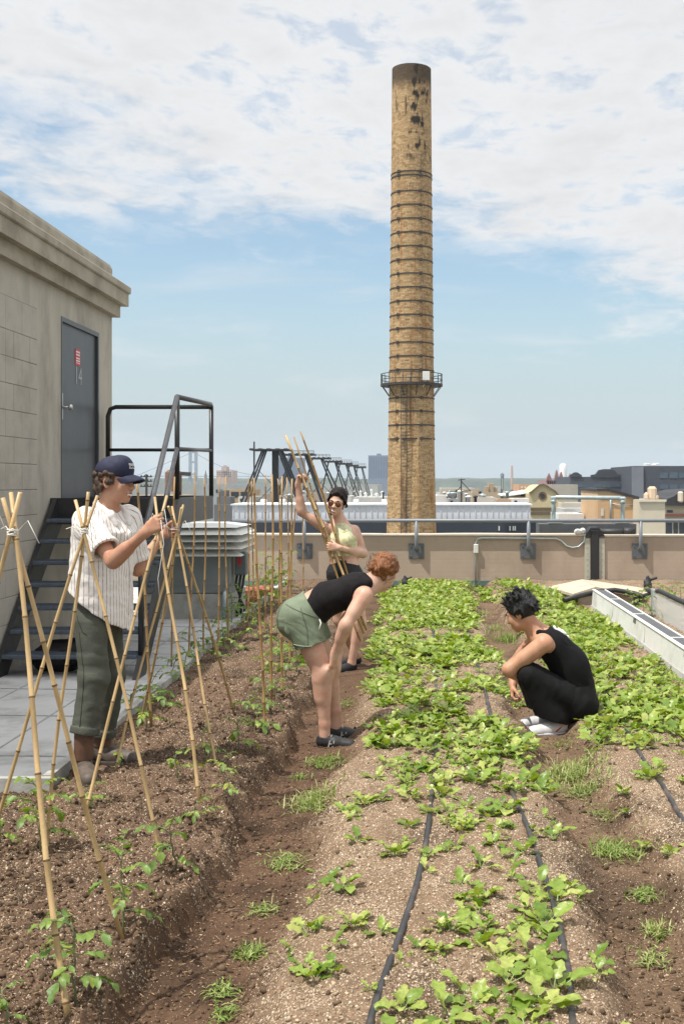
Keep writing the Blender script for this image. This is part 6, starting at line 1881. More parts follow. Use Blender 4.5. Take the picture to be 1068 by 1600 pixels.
    tc = N(nt, 'ShaderNodeTexCoord'); nn = N(nt, 'ShaderNodeTexNoise', Scale=45, Detail=4); L(tc.outputs['Object'], nn.inputs['Vector'])
    mxx = N(nt, 'ShaderNodeMix', data_type='RGBA'); rq = ramp(nt, [(.4, (0, 0, 0)), (.65, (.55, .55, .55))]); L(nn.outputs['Fac'], rq.inputs[0]); L(rq.outputs[0], mxx.inputs[0]); L(rp.outputs[0], mxx.inputs[6]); mxx.inputs[7].default_value = (.72, .69, .65, 1)
    L(mxx.outputs[2], b.inputs['Base Color']); b.inputs['Roughness'].default_value = .85
    bp = N(nt, 'ShaderNodeBump', Strength=.3, Distance=.004); L(nn.outputs['Fac'], bp.inputs['Height']); L(bp.outputs[0], b.inputs['Normal'])
    so_ = Sh.build('shirt', m, root, stripes)
    Co.build('collar', mat('collar_cotton', (.70, .66, .62), .85, .08, 40, .2, 120), so_)
    # trousers
    mtr = mat('olive_trousers', (.060, .064, .047), .8, .18, 12, .2, 120)
    Tr = SDF(.006)
    Tr.cone(P(153, 938, 6.42), pel, .145, .150, k=.05, flat=f, fs=.80)
    for h_, k_, a_, q in ((hR, kR, aR, 1), (hL, kL, aL, 0)):
        ax = unit(a_ - k_); end = a_ - ax * .015
        Tr.cone(h_, k_, .092, .080, k=.04); Tr.cone(k_, a_ + ax * .04, .080, .073, k=.03, cut=[(end, ax)])
        Tr.cone(end - ax * .045, end, .082, .081, k=.006, cut=[(end, ax), (end - ax * .045, -ax)])
        Tr.cone(end - ax * .03, end + ax * .2, .064, .068, k=.006, sub=True)
    ft = folds(.007, (.15, .1, 1), 10, 51); Tr.disp = lambda p: ft(p)
    tr_ = Tr.build('trousers', mtr, root)
    msm = mat('dark_seam', (.028, .03, .022), .9)
    stitch(tr_, [P(128, 985, 6.3), P(134, 1055, 6.25), P(126, 1135, 6.2)], (0, 1, 0), .0028, msm, 'side_seam', 40)
    stitch(tr_, [P(122, 960, 6.3), P(134, 985, 6.3), P(141, 990, 6.3)], (0, 1, 0), .003, msm, 'pocket_seam')
    stitch(so_, [P(194, 815, 6.2), P(197, 860, 6.2), P(199, 910, 6.2), P(197, 968, 6.2)], (-.2, 1, 0), .0045, mat('placket', (.55, .50, .46), .9), 'placket', 40)
    # boots
    mb_ = mat('worn_leather', (.075, .056, .042), .6, .25, 18, .15, 60, dirt=(.14, .11, .085), dirt_amt=.6, dscale=9); mso = mat('boot_sole', (.05, .04, .032), .8, .2, 20)
    mel = mat('boot_shaft', (.10, .045, .025), .6, .2, 20)
    for a_, d_, g_ in ((aR, (.42, -.9, 0), gR), (aL, (.97, -.22, 0), gL)):
        up, heel, dd, sd_ = shoe(root, (a_[0], a_[1], a_[2]), d_, .30, g_, mb_, mso, .052, name='boot', high=.06, toe=1.0)
        q = SDF(.006); a0 = np.array([a_[0], a_[1], g_ + .10]); q.cone(a0, a_ + z * .03, .052, .050, k=.01, cut=[(a0, -z)]); q.build('boot_shaft', mel, up)
    # cap
    mn = mat('navy_cap', (.006, .009, .034), .75, .25, 30, .15, 150)
    C_ = SDF(.0045); tilt = Rm @ np.array([0, -.12, -1.])
    C_.ell(w(0, -.012, .045), (.085, .107, .092), Rm, k=.01, cut=[(w(0, .0, .036), tilt)])
    C_.ell(w(0, .035, .075), (.072, .062, .068), Rm, k=.03, cut=[(w(0, .0, .036), tilt)])
    C_.disp = lambda p: .0015 * fbm(p[:, 0] * 40, p[:, 1] * 40, p[:, 2] * 40, 2, 8)
    cap = C_.build('cap', mn, root)
    V, Fc = [], []
    na, nr = 17, 7
    for layer in (0, 1):
        for i in range(nr):
            for j in range(na):
                a = (j / (na - 1) - .5) * 2; t = i / (nr - 1)
                x_ = a * .078 * (1 - .10 * t); y_ = .052 + .046 * math.sqrt(max(0, 1 - a * a)) + t * .078 * math.sqrt(max(0, 1 - (a * .96) ** 2)); z_ = .044 - .010 * t - .030 * a * a - .012 * t * t - layer * .005
                V.append(w(x_, y_, z_))
    g = lambda l, i, j: l * na * nr + i * na + j
    for i in range(nr - 1):
        for j in range(na - 1):
            Fc.append((g(0, i, j), g(0, i, j + 1), g(0, i + 1, j + 1), g(0, i + 1, j))); Fc.append((g(1, i, j), g(1, i + 1, j), g(1, i + 1, j + 1), g(1, i, j + 1)))
    for j in range(na - 1): Fc.append((g(0, nr - 1, j), g(0, nr - 1, j + 1), g(1, nr - 1, j + 1), g(1, nr - 1, j)))
    link('brim', V, Fc, mn, cap, smooth=True)
    mb = MB()
    for row, (z0, z1) in enumerate(((.090, .103), (.074, .085))):
        for k_ in range(5):
            x0 = -.030 + k_ * .0128
            for (dx, dw) in ((0, .0035), (.0062, .0035)):
                xa, xb_ = x0 + dx, x0 + dx + dw
                yq = lambda x_, z_: .035 + .062 * math.sqrt(max(0, 1 - (x_ / .072) ** 2 - ((z_ - .075) / .068) ** 2)) + .007
                zz0, zz1 = (z0, z1) if row == 0 else (z0, z0 + .007)
                mb.add([w(xa, yq(xa, zz0), zz0), w(xb_, yq(xb_, zz0), zz0), w(xb_, yq(xb_, zz1), zz1), w(xa, yq(xa, zz1), zz1)], [(0, 1, 2, 3)])
            xa, xb_, zz0 = x0, x0 + .0095, z0 + (.0 if k_ % 2 else .009); mb.add([w(xa, yq(xa, zz0), zz0), w(xb_, yq(xb_, zz0), zz0), w(xb_, yq(xb_, zz0 + .003), zz0 + .003), w(xa, yq(xa, zz0 + .003), zz0 + .003)], [(0, 1, 2, 3)])
    mb.build('cap_lettering', m_white, cap)
    # curls below the cap
    Hh = SDF(.0045); rr_ = np.random.default_rng(4)
    for k_ in range(70):
        a = rr_.uniform(-1.0, 1.0) * 2.0; zz_ = rr_.uniform(-.065, .045); e = 1.0 if zz_ > -.02 else .93
        if abs(a) > 1.55 and zz_ < -.02: continue
        c_ = w(math.sin(a) * .079 * e, -.016 - math.cos(a) * .100 * e, zz_); Hh.ell(c_, rr_.uniform(.011, .020), k=.006)
    for q in (-1, 1): Hh.cone(w(q * .076, .03, .035), w(q * .073, .028, -.015), .010, .006, k=.01)
    Hh.disp = lambda p: .004 * fbm(p[:, 0] * 70, p[:, 1] * 70, p[:, 2] * 70, 2, 18)
    Hh.build('hair', hair_mat('brown_hair', (.022, .013, .008), (.085, .05, .03)), root)
    # loose twine between the hands
    mb = MB(); a_, b_ = wR + dR * .11, wL + dL * .10
    mb.tube([a_, (a_ + b_) / 2 + (0, -.02, -.02), b_], .0022, 5); mb.tube([a_, a_ + np.array([.02, -.02, -.12]), a_ + np.array([-.01, -.02, -.3]), a_ + np.array([.0, -.02, -.42])], .0016, 5)
    tag(mb.build('twine', m_twine), 'loose white twine strung between the hands of the man', 'twine')


man()


# ------------------------------------------------------------------ woman holding the pole bundle
def woman_poles():
    Yc = 10.45; z = np.array([0, 0, 1.]); f = unit((-.25, -.95, 0)); R0 = frame(f); r = R0[:, 0]
    root = empty('person', (XA(548, Yc), Yc, -.04), 'smiling woman in sunglasses and pale tie-dye halter top holding up bamboo poles', 'person')
    ms = skin_mat('light_skin', (.60, .38, .28)); S = SDF(.0058)
    hc = P(526.5, 785, Yc - .03); w, Rm = add_head(S, hc, (-.18, -.97, -.10), (.16, 0, 1), .95)
    nb = P(531, 819, Yc + .02); pel = P(538, 893, Yc + .02); ch_ = P(533, 842, Yc + .01); wa = P(537, 872, Yc + .02)
    S.cone(w(0, -.02, -.07), nb, .045, .05, k=.03)
    sR, sL = P(509, 826, Yc - .03), P(553, 829, Yc + .05)
    S.cone(sR, sL, .045, .045, k=.05); S.cone(nb, ch_, .07, .115, k=.05, flat=f, fs=.75); S.cone(ch_, wa, .135, .115, k=.05, flat=f, fs=.72); S.cone(wa, pel, .115, .15, k=.05, flat=f, fs=.75)
    eR = P(471, 800, Yc - .08); wR = P(465, 757, Yc - .12); eL = P(567, 865, Yc + .06); wL = P(529, 856, Yc - .19)
    for s_, e, w_ in ((sR, eR, wR), (sL, eL, wL)):
        limb(S, s_, e, .047, .037, (.4, .043, (0, 0, 0))); limb(S, e, w_, .038, .0235, (.28, .037, (0, 0, 0)))
    add_hand(S, wR, (.25, -.1, .95), (.85, -.5, -.1), 1, ((60, 75, 45),) * 4, .7, .95)
    add_hand(S, wL, (-.95, -.1, .12), (0.1, 1, 0), -1, ((55, 70, 45),) * 4, .6, .95)
    hR, kR, aR = P(528, 900, Yc + .05), P(530, 968, Yc + .15), P(556, 1023, Yc + .42); hL, kL, aL = P(551, 902, Yc + .08), P(562, 972, Yc + .02), P(549, 1036, Yc + .05)
    for h_, k_, a_ in ((hR, kR, aR), (hL, kL, aL)):
        limb(S, h_, k_, .085, .057, k=.04); limb(S, k_, a_, .054, .036, (.3, .053, (.008, .008, 0)), k=.03); S.cone(a_, np.array([a_[0], a_[1], .0]), .036, .036, k=.02)
    S.build('body', ms, root)
    mh = hair_mat('dark_hair', (.006, .004, .0035), (.022, .013, .010)); mh.node_tree.nodes['Principled BSDF'].inputs['Specular IOR Level'].default_value = .15
    add_face(root, w, Rm, .95, mh, True, False)
    # sunglasses
    mf_ = mat('sunglass_frame', (.25, .11, .03), .3, metal=.6); ml_ = mat('sunglass_lens', (.11, .035, .012), .08, spec=.8)
    q = SDF(.003)
    for s_ in (-1, 1): q.ell(w(s_ * .034, .098, -.004), (.030, .006, .026), Rm, k=.002)
    q.cone(w(-.012, .105, .012), w(.012, .105, .012), .003, k=.002)
    for s_ in (-1, 1): q.cone(w(s_ * .062, .090, .008), w(s_ * .077, .0, .004), .003, k=.002)
    sg = q.build('sunglasses', mf_, root)
    q = SDF(.003)
    for s_ in (-1, 1):
        q = SDF(.003); q.ell(w(s_ * .034, .1015, -.004), (.026, .0055, .022), Rm, k=.002); q.build('lens', ml_, sg)
    # hair pulled back
    Hh = SDF(.005)
    Hh.ell(w(0, -.022, .046), (.084, .102, .092), Rm, k=.01, cut=[(w(0, .052, .052), Rm @ np.array([0, 1, -.75]))])
    Hh.ell(w(0, -.11, .06), (.04, .04, .04), Rm, k=.03); Hh.chain([w(0, .072, .100), w(.05, .052, .070), w(.078, .012, .015), w(.074, -.05, -.03)], [.014, .018, .016, .018], k=.015); Hh.chain([w(0, .072, .100), w(-.05, .052, .070), w(-.078, .012, .015), w(-.074, -.05, -.03)], [.014, .018, .016, .018], k=.015); Hh.ell(w(0, -.02, .078), (.072, .085, .058), Rm, k=.02); Hh.cone(w(.03, -.12, .03), w(.062, -.06, -.14), .028, .008, k=.02); Hh.cone(w(.072, .03, .02), w(.068, .028, -.06), .007, .004, k=.006); Hh.cone(w(-.072, .03, .02), w(-.068, .028, -.05), .007, .004, k=.006)
    Hh.disp = lambda p: .005 * fbm(p[:, 0] * 60, p[:, 1] * 60, p[:, 2] * 25, 2, 28)
    Hh.build('hair', mh, root)
    # top
    m, nt, b = new_mat('tie_dye'); L = nt.links.new
    tc = N(nt, 'ShaderNodeTexCoord'); n1 = N(nt, 'ShaderNodeTexNoise', Scale=13, Detail=5, Distortion=1.5); L(tc.outputs['Object'], n1.inputs['Vector'])
    rp = ramp(nt, [(.3, (.34, .34, .15)), (.42, (.52, .50, .27)), (.52, (.62, .61, .42)), (.62, (.50, .50, .24)), (.72, (.33, .29, .14))]); L(n1.outputs['Fac'], rp.inputs[0]); L(rp.outputs[0], b.inputs['Base Color']); b.inputs['Roughness'].default_value = .85
    Tp = SDF(.005); hem = [(P(536, 869, Yc), (.06, 0, -1))]
    Tp.cone(nb + f * .02 - z * .035, ch_, .068, .128, k=.03, flat=f, fs=.80, cut=hem); Tp.cone(ch_, P(537, 885, Yc + .02), .147, .128, k=.05, flat=f, fs=.74, cut=hem)
    for s_ in (-1, 1):
        Tp.ell(ch_ + r * s_ * .062 + f * .082 - z * .012, (.062, .05, .058), R0, k=.035)
        Tp.cone(nb + r * s_ * .03 + f * .03 - z * .06, nb + r * s_ * .048 - f * .03 + z * .006, .022, .016, k=.02)
        Tp.ell((sR if s_ > 0 else sL) + z * .0 + r * s_ * .012 - z * .035, (.058, .11, .078), R0, k=.012, sub=True)
    fo = folds(.004, (.3, 0, 1), 12, 61); Tp.disp = lambda p: fo(p)
    Tp.build('halter_top', m, root)
    Sr = SDF(.0055); Sr.cone(P(538, 878, Yc + .02), pel, .128, .160, k=.04, flat=f, fs=.8, cut=[(P(538, 873, Yc), (-.08, 0, 1))])
    for h_, k_ in ((hR, kR), (hL, kL)):
        ax = unit(k_ - h_); Sr.cone(h_ - ax * .02, h_ + ax * .16, .100, .104, k=.04, cut=[(h_ + ax * .13, ax)])
    Sr.disp = folds(.004, (.1, 0, 1), 12, 66)
    Sr.build('shorts', mat('black_denim', (.012, .012, .014), .8, .3, 30), root)
    msh = mat('black_canvas', (.014, .013, .014), .8, .3, 30); mso = mat('shoe_rubber', (.10, .095, .09), .7)
    for a_, g_, d_ in ((aR, -.045, (-.8, -.6, 0)), (aL, -.045, (-.72, -.7, 0))): shoe(root, (a_[0], a_[1], g_ + .085), d_, .26, g_, msh, mso, .043, name='slip_on_shoe', high=.012)
    # the bundle
    labs = ('foremost thick pole of the bundle in the hands of the woman', 'second pole of the held bundle, top just right of the raised fist', 'tallest tip of the held bundle', 'thin pole at the right side of the held bundle', 'pole of the held bundle ending lowest before the legs of the woman')
    for k_, (a, b_, c_, d_, dy) in enumerate(((446, 680, 568, 990, -.02), (459, 683, 563, 1002, .0), (469, 674, 572, 985, .02), (472, 682, 566, 978, .035), (450, 690, 560, 996, .01))):
        pole(P(c_, d_, Yc - .16 + dy), P(a, b_, Yc - .13 + dy), .0115 if k_ == 0 else .0082, .011 if k_ == 0 else .007, labs[k_], 'bundle of bamboo poles held by the woman', TM2 if k_ else TM, 900 + k_)


woman_poles()


# ------------------------------------------------------------------ woman bending over the furrow
def woman_bend():
    Yc = 7.65; z = np.array([0, 0, 1.]); y = np.array([0, 1., 0])
    root = empty('person', (XA(508, Yc), Yc, -.05), 'woman with curly ginger hair bending forward in a black tank top and green shorts', 'person')
    ms = skin_mat('fair_skin', (.55, .335, .24)); S = SDF(.0055)
    pel = P(474, 962, Yc); wa = P(505, 938, Yc); ch_ = P(545, 925, Yc); nb = P(581, 912, Yc + .02)
    sp_ = unit(ch_ - pel); fr = np.cross(sp_, y); fr = unit(fr if fr[2] < 0 else -fr)     # belly side
    sR, sL = P(569, 931, Yc - .16), P(572, 914, Yc + .17)
    hc = P(599, 894, Yc + .06); w, Rm = add_head(S, hc, (.50, .66, -.58), (.5, .2, .82), .96)
    S.cone(w(0, -.03, -.06), nb, .046, .052, k=.03); S.cone(nb, ch_, .06, .10, k=.05)
    S.cone(sR, sL, .05, .05, k=.06); S.cone(ch_, wa, .15, .125, k=.05, flat=fr, fs=.66); S.cone(wa, pel, .125, .165, k=.06, flat=fr, fs=.78)
    hR, hL = P(470, 968, Yc - .09), P(478, 964, Yc + .09); kR, kL = P(504, 1053, Yc - .12), P(514, 1046, Yc + .11); aR, aL = P(507, 1131, Yc - .11), P(524, 1110, Yc + .13)
    wR = P(522, 1022, Yc - .17); wL = P(530, 1018, Yc + .15)
    eR = ik(sR, wR, .255, .235, (-.5, -.25, .1)); eL = ik(sL, wL, .26, .24, (-.2, .3, .1))
    eR = P(541, 975, Yc - .24)
    for s_, e, w_ in ((sR, eR, wR), (sL, eL, wL)):
        limb(S, s_, e, .050, .037, (.4, .045, (0, 0, 0))); limb(S, e, w_, .038, .025, (.28, .038, (0, 0, 0)))
    add_hand(S, wR, (-.10, .12, -1), (-.75, .45, 0), 1, ((18, 20, 12), (14, 18, 12), (16, 20, 14), (20, 22, 14)), .2, .95, .05)
    add_hand(S, wL, (-.12, -.05, -1), (-.8, -.4, 0), -1, ((18, 20, 12),) * 4, .2, .95)
    for h_, k_, a_ in ((hR, kR, aR), (hL, kL, aL)):
        limb(S, h_, k_, .098, .062, k=.05); limb(S, k_, a_, .058, .036, (.30, .060, (-.014, 0, 0)), k=.03); S.ell(k_ + np.array([.012, 0, .0]), .052, k=.03); S.cone(a_, np.array([a_[0], a_[1], -.01]), .036, .037, k=.02)
    S.build('body', ms, root)
    # hair: curly updo
    mh = hair_mat('ginger_hair', (.10, .032, .010), (.34, .135, .045)); Hh = SDF(.0055); rr_ = np.random.default_rng(12)
    Hh.ell(w(0, -.02, .042), (.085, .104, .094), Rm, k=.01, cut=[(w(0, .055, .05), Rm @ np.array([0, 1, -.6]))])
    hb = P(598, 885, Yc + .02)
    for k_ in range(60):
        v = unit(rr_.normal(size=3)); Hh.ell(hb + v * np.array([.088, .08, .078]) * rr_.uniform(.65, 1.02), rr_.uniform(.014, .028), k=.010)
    Hh.ell(hb, (.08, .08, .072), k=.02); Hh.ell(P(606, 877, Yc), .045, k=.03)
    Hh.disp = lambda p: .006 * (1 - 2.2 * np.abs(fbm(p[:, 0] * 38, p[:, 1] * 38, p[:, 2] * 38, 2, 38)))
    ho = Hh.build('hair', mh, root)
    mb = MB()
    for k_ in range(90):
        v = unit(rr_.normal(size=3)); a = hb + v * .085; t = unit(np.cross(v, rr_.normal(size=3))); L_ = rr_.uniform(.02, .05)
        mb.tube([a, a + v * L_ * .6 + t * L_ * .3, a + v * L_ * .7 + t * L_, a + v * L_ * .3 + t * L_ * 1.4], .0011, 3)
    mb.build('flyaway_hair', mh, ho)
    # tank top
    Tp = SDF(.0055); up = unit(nb - ch_); cutn = [(P(583, 915, Yc), unit((1, 0, .10)))]
    hem = [(P(484, 953, Yc), unit((-.80, 0, .35)))]
    Tp.cone(ch_ + sp_ * .02, wa, .163, .142, k=.05, flat=fr, fs=.68); Tp.cone(wa, pel, .142, .170, k=.05, flat=fr, fs=.82, cut=[(P(477, 945, Yc), unit((-.84, 0, .54)))])
    for s_ in (-1, 1): Tp.cone(P(575, 911, Yc + s_ * .085), P(545, 918, Yc + s_ * .10), .026, .05, k=.03)
    for s_ in (-1, 1): Tp.ell(ch_ + y * s_ * .07 + fr * .085 + sp_ * .0, (.07, .065, .055), k=.04)
    Tp.ell(nb + sp_ * .025 - fr * .03, (.060, .060, .07), k=.012, sub=True)
    for s_, sh in ((-1, sR), (1, sL)): Tp.ell(sh + y * s_ * .02 + sp_ * .012, (.088, .062, .095), k=.012, sub=True)
    fo = folds(.006, sp_ + np.array([0, 0, .4]), 11, 71); Tp.disp = lambda p: fo(p)
    Tp.build('tank_top', mat('black_cotton', (.011, .009, .010), .9, .25, 25, spec=.2), root)
    # shorts
    mg = mat('sage_shorts', (.155, .19, .125), .85, .14, 14, .2, 130)
    Sr = SDF(.0055); Sr.cone(P(490, 948, Yc), pel, .150, .178, k=.05, flat=fr, fs=.84, cut=[(P(489, 947, Yc), unit((.84, 0, .54)))])
    for h_, k_ in ((hR, kR), (hL, kL)):
        ax = unit(k_ - h_); e_ = h_ + ax * .185
        Sr.cone(h_ - ax * .02, h_ + ax * .22, .115, .108, k=.05, cut=[(e_, unit(ax + np.array([0, 0, -.25])))])
        Sr.cone(e_ - ax * .05, e_ + ax * .12, .098, .098, k=.005, sub=True)
    Sr.ell(pel + np.array([-.06, -.04, -.02]), (.11, .10, .11), k=.05)
    fo2 = folds(.006, (.5, .1, .8), 11, 77); Sr.disp = lambda p: fo2(p)
    so_ = Sr.build('shorts', mg, root)
    msm = mat('sage_seam', (.10, .125, .08), .9)
    stitch(so_, [P(474, 945, Yc), P(484, 975, Yc), P(487, 1006, Yc)], (0, 1, 0), .0032, msm, 'side_seam')
    stitch(so_, [P(450, 941, Yc), P(475, 951, Yc), P(500, 962, Yc)], (0, 1, 0), .0035, msm, 'waist_seam')
    stitch(so_, [P(455, 1001, Yc), P(478, 1003, Yc), P(508, 1002, Yc)], (0, 1, 0), .0035, mat('frayed_hem', (.30, .33, .24), .9), 'frayed_hem')
    # back pocket flap: a slab pressed on the near rear
    q = SDF(.004); pc = P(460, 968, Yc - .185); q.cone(pc + np.array([-.045, .02, -.005]), pc + np.array([.045, -.005, .01]), .026, .026, k=.004, flat=(.1, 1, .1), fs=.35); q.cone(pc + np.array([-.03, .02, -.07]), pc + np.array([.045, .0, -.06]), .04, .04, k=.01, flat=(.1, 1, .1), fs=.25)
    q.build('pocket', mg, so_)
    mb = MB(); pk = P(499, 968, Yc - .15); mb.tube([pk, pk + np.array([.012, -.03, -.02]), pk + np.array([.0, -.04, -.06])], .0035, 5); mb.build('drawstring', m_twine, so_)
    ml_ = mat('black_sneaker', (.018, .018, .018), .6, .3, 30); mso = mat('dark_sole', (.022, .021, .02), .75, .2, 30); mgr = mat('grey_marking', (.42, .42, .41), .6)
    for a_, g_, d_ in ((aR, -.058, (.98, -.10, 0)), (aL, -.055, (.98, .08, 0))):
        up, heel, dd, sd_ = shoe(root, (a_[0], a_[1], g_ + .09), d_, .265, g_, ml_, mso, .044, name='sneaker', high=.03)
        mb = MB()
        for t in np.linspace(.085, .15, 5): c_ = heel + dd * t + z * (.100 - (t - .085) * .45); mb.tube([c_ - sd_ * .026, c_ + z * .006, c_ + sd_ * .026], .0038, 5)
        mb.build('laces', mgr, up)
        mb = MB(); c_ = heel + dd * .11 + z * .052 + sd_ * .0445
        for a0, b0, a1, b1 in ((-.022, -.022, -.012, .018), (.006, -.022, .016, .018), (-.014, 0, .01, -.004)):
            mb.bar(c_ + dd * a0 + z * b0, c_ + dd * a1 + z * b1, .007, .007, sd_)
        mb.build('side_mark', mgr, up)


woman_bend()


# ------------------------------------------------------------------ person crouching in the right furrow
def croucher():
    Yc = 8.0; z = np.array([0, 0, 1.]); y = np.array([0, 1., 0]); g_ = -.035
    root = empty('person', (XA(860, Yc), Yc, g_), 'crouching person with short black hair in a black tank top, wide trousers and white sneakers', 'person')
    ms = skin_mat('warm_skin', (.47, .255, .155)); S = SDF(.0055)
    pel = P(893, 1088, Yc); mid = P(890, 1045, Yc); ch_ = P(866, 1012, Yc); nb = P(838, 988, Yc)
    hc = P(813, 957, Yc + .0); w, Rm = add_head(S, hc, (-.80, .42, -.42), (-.25, .1, .95), 1.0)
    S.cone(w(0, -.03, -.06), nb, .052, .06, k=.03); S.cone(nb, ch_, .065, .115, k=.05)
    sN, sF = P(849, 1006, Yc - .18), P(838, 998, Yc + .17)
    S.cone(sN, sF, .056, .056, k=.06); S.cone(ch_, mid, .155, .145, k=.05, flat=(.7, 0, .6), fs=.66); S.cone(mid, pel, .145, .15, k=.05, flat=(1, 0, 0), fs=.75)
    eN = P(794, 1046, Yc - .16); wN = P(823, 1064, Yc - .02); eF = P(800, 1040, Yc + .24); wF = P(801, 1070, Yc + .10)
    limb(S, sN, eN, .056, .042, (.4, .051, (0, 0, 0))); limb(S, eN, wN, .042, .028, (.28, .042, (0, 0, 0)))
    limb(S, sF, eF, .054, .041, (.4, .049, (0, 0, 0))); limb(S, eF, wF, .041, .027)
    add_hand(S, wN, (.4, .6, -.6), (.5, .5, .3), -1, ((20, 30, 20),) * 4, .4)
    add_hand(S, wF, (-.05, -.35, -.92), (.85, -.2, 0), 1, ((45, 60, 40), (40, 55, 35), (45, 60, 40), (55, 65, 45)), .5)
    hN, hF = P(895, 1098, Yc - .10), P(893, 1094, Yc + .10); kN, kF = P(826, 1052, Yc - .16), P(822, 1050, Yc + .16); aN, aF = P(866, 1122, Yc - .13), P(852, 1110, Yc + .13)
    for h_, k_, a_ in ((hN, kN, aN), (hF, kF, aF)): S.cone(h_, k_, .07, .052, k=.03); S.cone(k_, a_, .05, .036, k=.03); S.cone(a_, a_ - z * .03, .036, .036, k=.02)
    S.build('body', ms, root)
    mh = hair_mat('black_hair', (.003, .003, .0035), (.011, .010, .010)); add_face(root, w, Rm, 1., mh, False, True)
    Hh = SDF(.0055); rr_ = np.random.default_rng(21)
    Hh.ell(w(0, -.024, .04), (.094, .112, .106), Rm, k=.01, cut=[(w(0, .070, .045), Rm @ np.array([0, 1, -.75]))])
    for k_ in range(85):
        a, e = rr_.uniform(0, 6.28), rr_.uniform(-.55, 1.45)
        v = np.array([math.cos(a) * math.cos(e), math.sin(a) * math.cos(e), math.sin(e)])
        if v[1] > .35 and v[2] < .35: continue
        b0 = w(v[0] * .085, -.022 + v[1] * .102, .04 + v[2] * .095); t = Rm @ unit(v * .7 + np.array([rr_.normal() * .35, rr_.normal() * .35, .25 if v[2] > .3 else -.9]))
        Hh.cone(b0, b0 + t * rr_.uniform(.028, .055), .018, .005, k=.010)
    Hh.disp = lambda p: .004 * fbm(p[:, 0] * 50, p[:, 1] * 50, p[:, 2] * 50, 2, 48)
    ho = Hh.build('hair', mh, root)
    mb = MB()
    for k_ in range(110):
        a, e = rr_.uniform(0, 6.28), rr_.uniform(.0, 1.5); v = np.array([math.cos(a) * math.cos(e), math.sin(a) * math.cos(e), math.sin(e)])
        b0 = w(v[0] * .09, -.022 + v[1] * .105, .04 + v[2] * .10); t = Rm @ unit(v + rr_.normal(size=3) * .5); L_ = rr_.uniform(.02, .05)
        mb.tube([b0, b0 + t * L_, b0 + t * L_ * 1.6 - z * L_ * .5], [.002, .0014, .0006], 3)
    mb.build('hair_tips', mh, ho)
    # tank top
    mbk = mat('black_jersey', (.0045, .0045, .005), .85, .3, 25, spec=.2)
    Tp = SDF(.0055)
    Tp.cone(ch_, mid, .170, .165, k=.05, flat=(.7, 0, .6), fs=.70); Tp.cone(mid, P(896, 1078, Yc), .168, .178, k=.05, flat=(1, 0, 0), fs=.80)
    for s_ in (-1, 1): Tp.cone(P(842, 990, Yc + s_ * .075), P(868, 1005, Yc + s_ * .085), .030, .055, k=.03)
    Tp.ell(nb + np.array([-.03, 0, .02]), (.072, .062, .070), k=.012, sub=True)
    for s_, sh in ((-1, sN), (1, sF)): Tp.ell(sh + y * s_ * .03 + np.array([.015, 0, -.035]), (.078, .065, .105), frame((.6, 0, -.4)), k=.014, sub=True)
    fo = folds(.006, (.5, 0, .8), 11, 81); Tp.disp = lambda p: fo(p)
    to_ = Tp.build('tank_top', mbk, root)
    # white mark at the nape of the top
    q = SDF(.004)
    for k_ in range(3):
        c_ = P(866 + 7 * k_, 986.5 + 4.2 * k_, Yc - .02 - .0 * k_) + np.array([.0, .02, .012])
    mb = MB()
    n_ = unit((.55, -.05, .83)); t_ = unit(np.cross(n_, y)); t_ = t_ if t_[0] > 0 else -t_
    dists = Tp
    dep = bpy.context.evaluated_depsgraph_get()
    for (u0, v0, u1, v1) in ((-.05, -.05, -.05, .03), (-.05, -.05, .03, -.05), (-.02, .035, .03, .03), (.035, -.05, .035, .03), (.065, -.03, .065, .045), (.0, -.01, .03, -.01)):
        pts = []
        for t in np.linspace(0, 1, 5):
            c_ = P(872, 990, Yc) + t_ * (u0 + (u1 - u0) * t) + y * (v0 + (v1 - v0) * t)
            o_ = c_ + n_ * .25 - ORG[to_.name]
            hit, loc, nor, ix = to_.ray_cast(Vector(o_), Vector(-n_))
            if hit: pts.append(np.array(loc) + ORG[to_.name] + n_ * .001)
        if len(pts) > 1: mb.tube(pts, .009, 5)
    if mb.V: mb.build('back_print', m_white, to_)
    # trousers
    Tr = SDF(.006); Tr.cone(P(897, 1070, Yc), P(900, 1095, Yc), .165, .172, k=.05, flat=(1, 0, .2), fs=.82)
    for h_, k_, a_ in ((hN, kN, aN), (hF, kF, aF)):
        Tr.cone(h_ + np.array([.02, 0, .0]), k_, .115, .082, k=.05); en = a_ + np.array([-.01, 0, .0]); Tr.cone(k_ + np.array([.01, 0, -.03]), en, .082, .112, k=.04, flat=y, fs=.9, cut=[(en - z * .012, (-.25, 0, -1))])
    Tr.ell(P(903, 1100, Yc), (.13, .18, .10), k=.06)
    ft = folds(.007, (.8, 0, -.5), 10, 91); Tr.disp = lambda p: ft(p)
    Tr.build('trousers', mat('black_trousers', (.0045, .0045, .0048), .8, .3, 25, spec=.25), root)
    mw_ = mat('white_leather', (.58, .58, .58), .45, .10, 20, dirt=(.36, .33, .29), dirt_amt=.6); mso = mat('white_sole', (.42, .43, .48), .6, .1, 20)
    mrd = mat('red_stripe', (.40, .02, .035), .5)
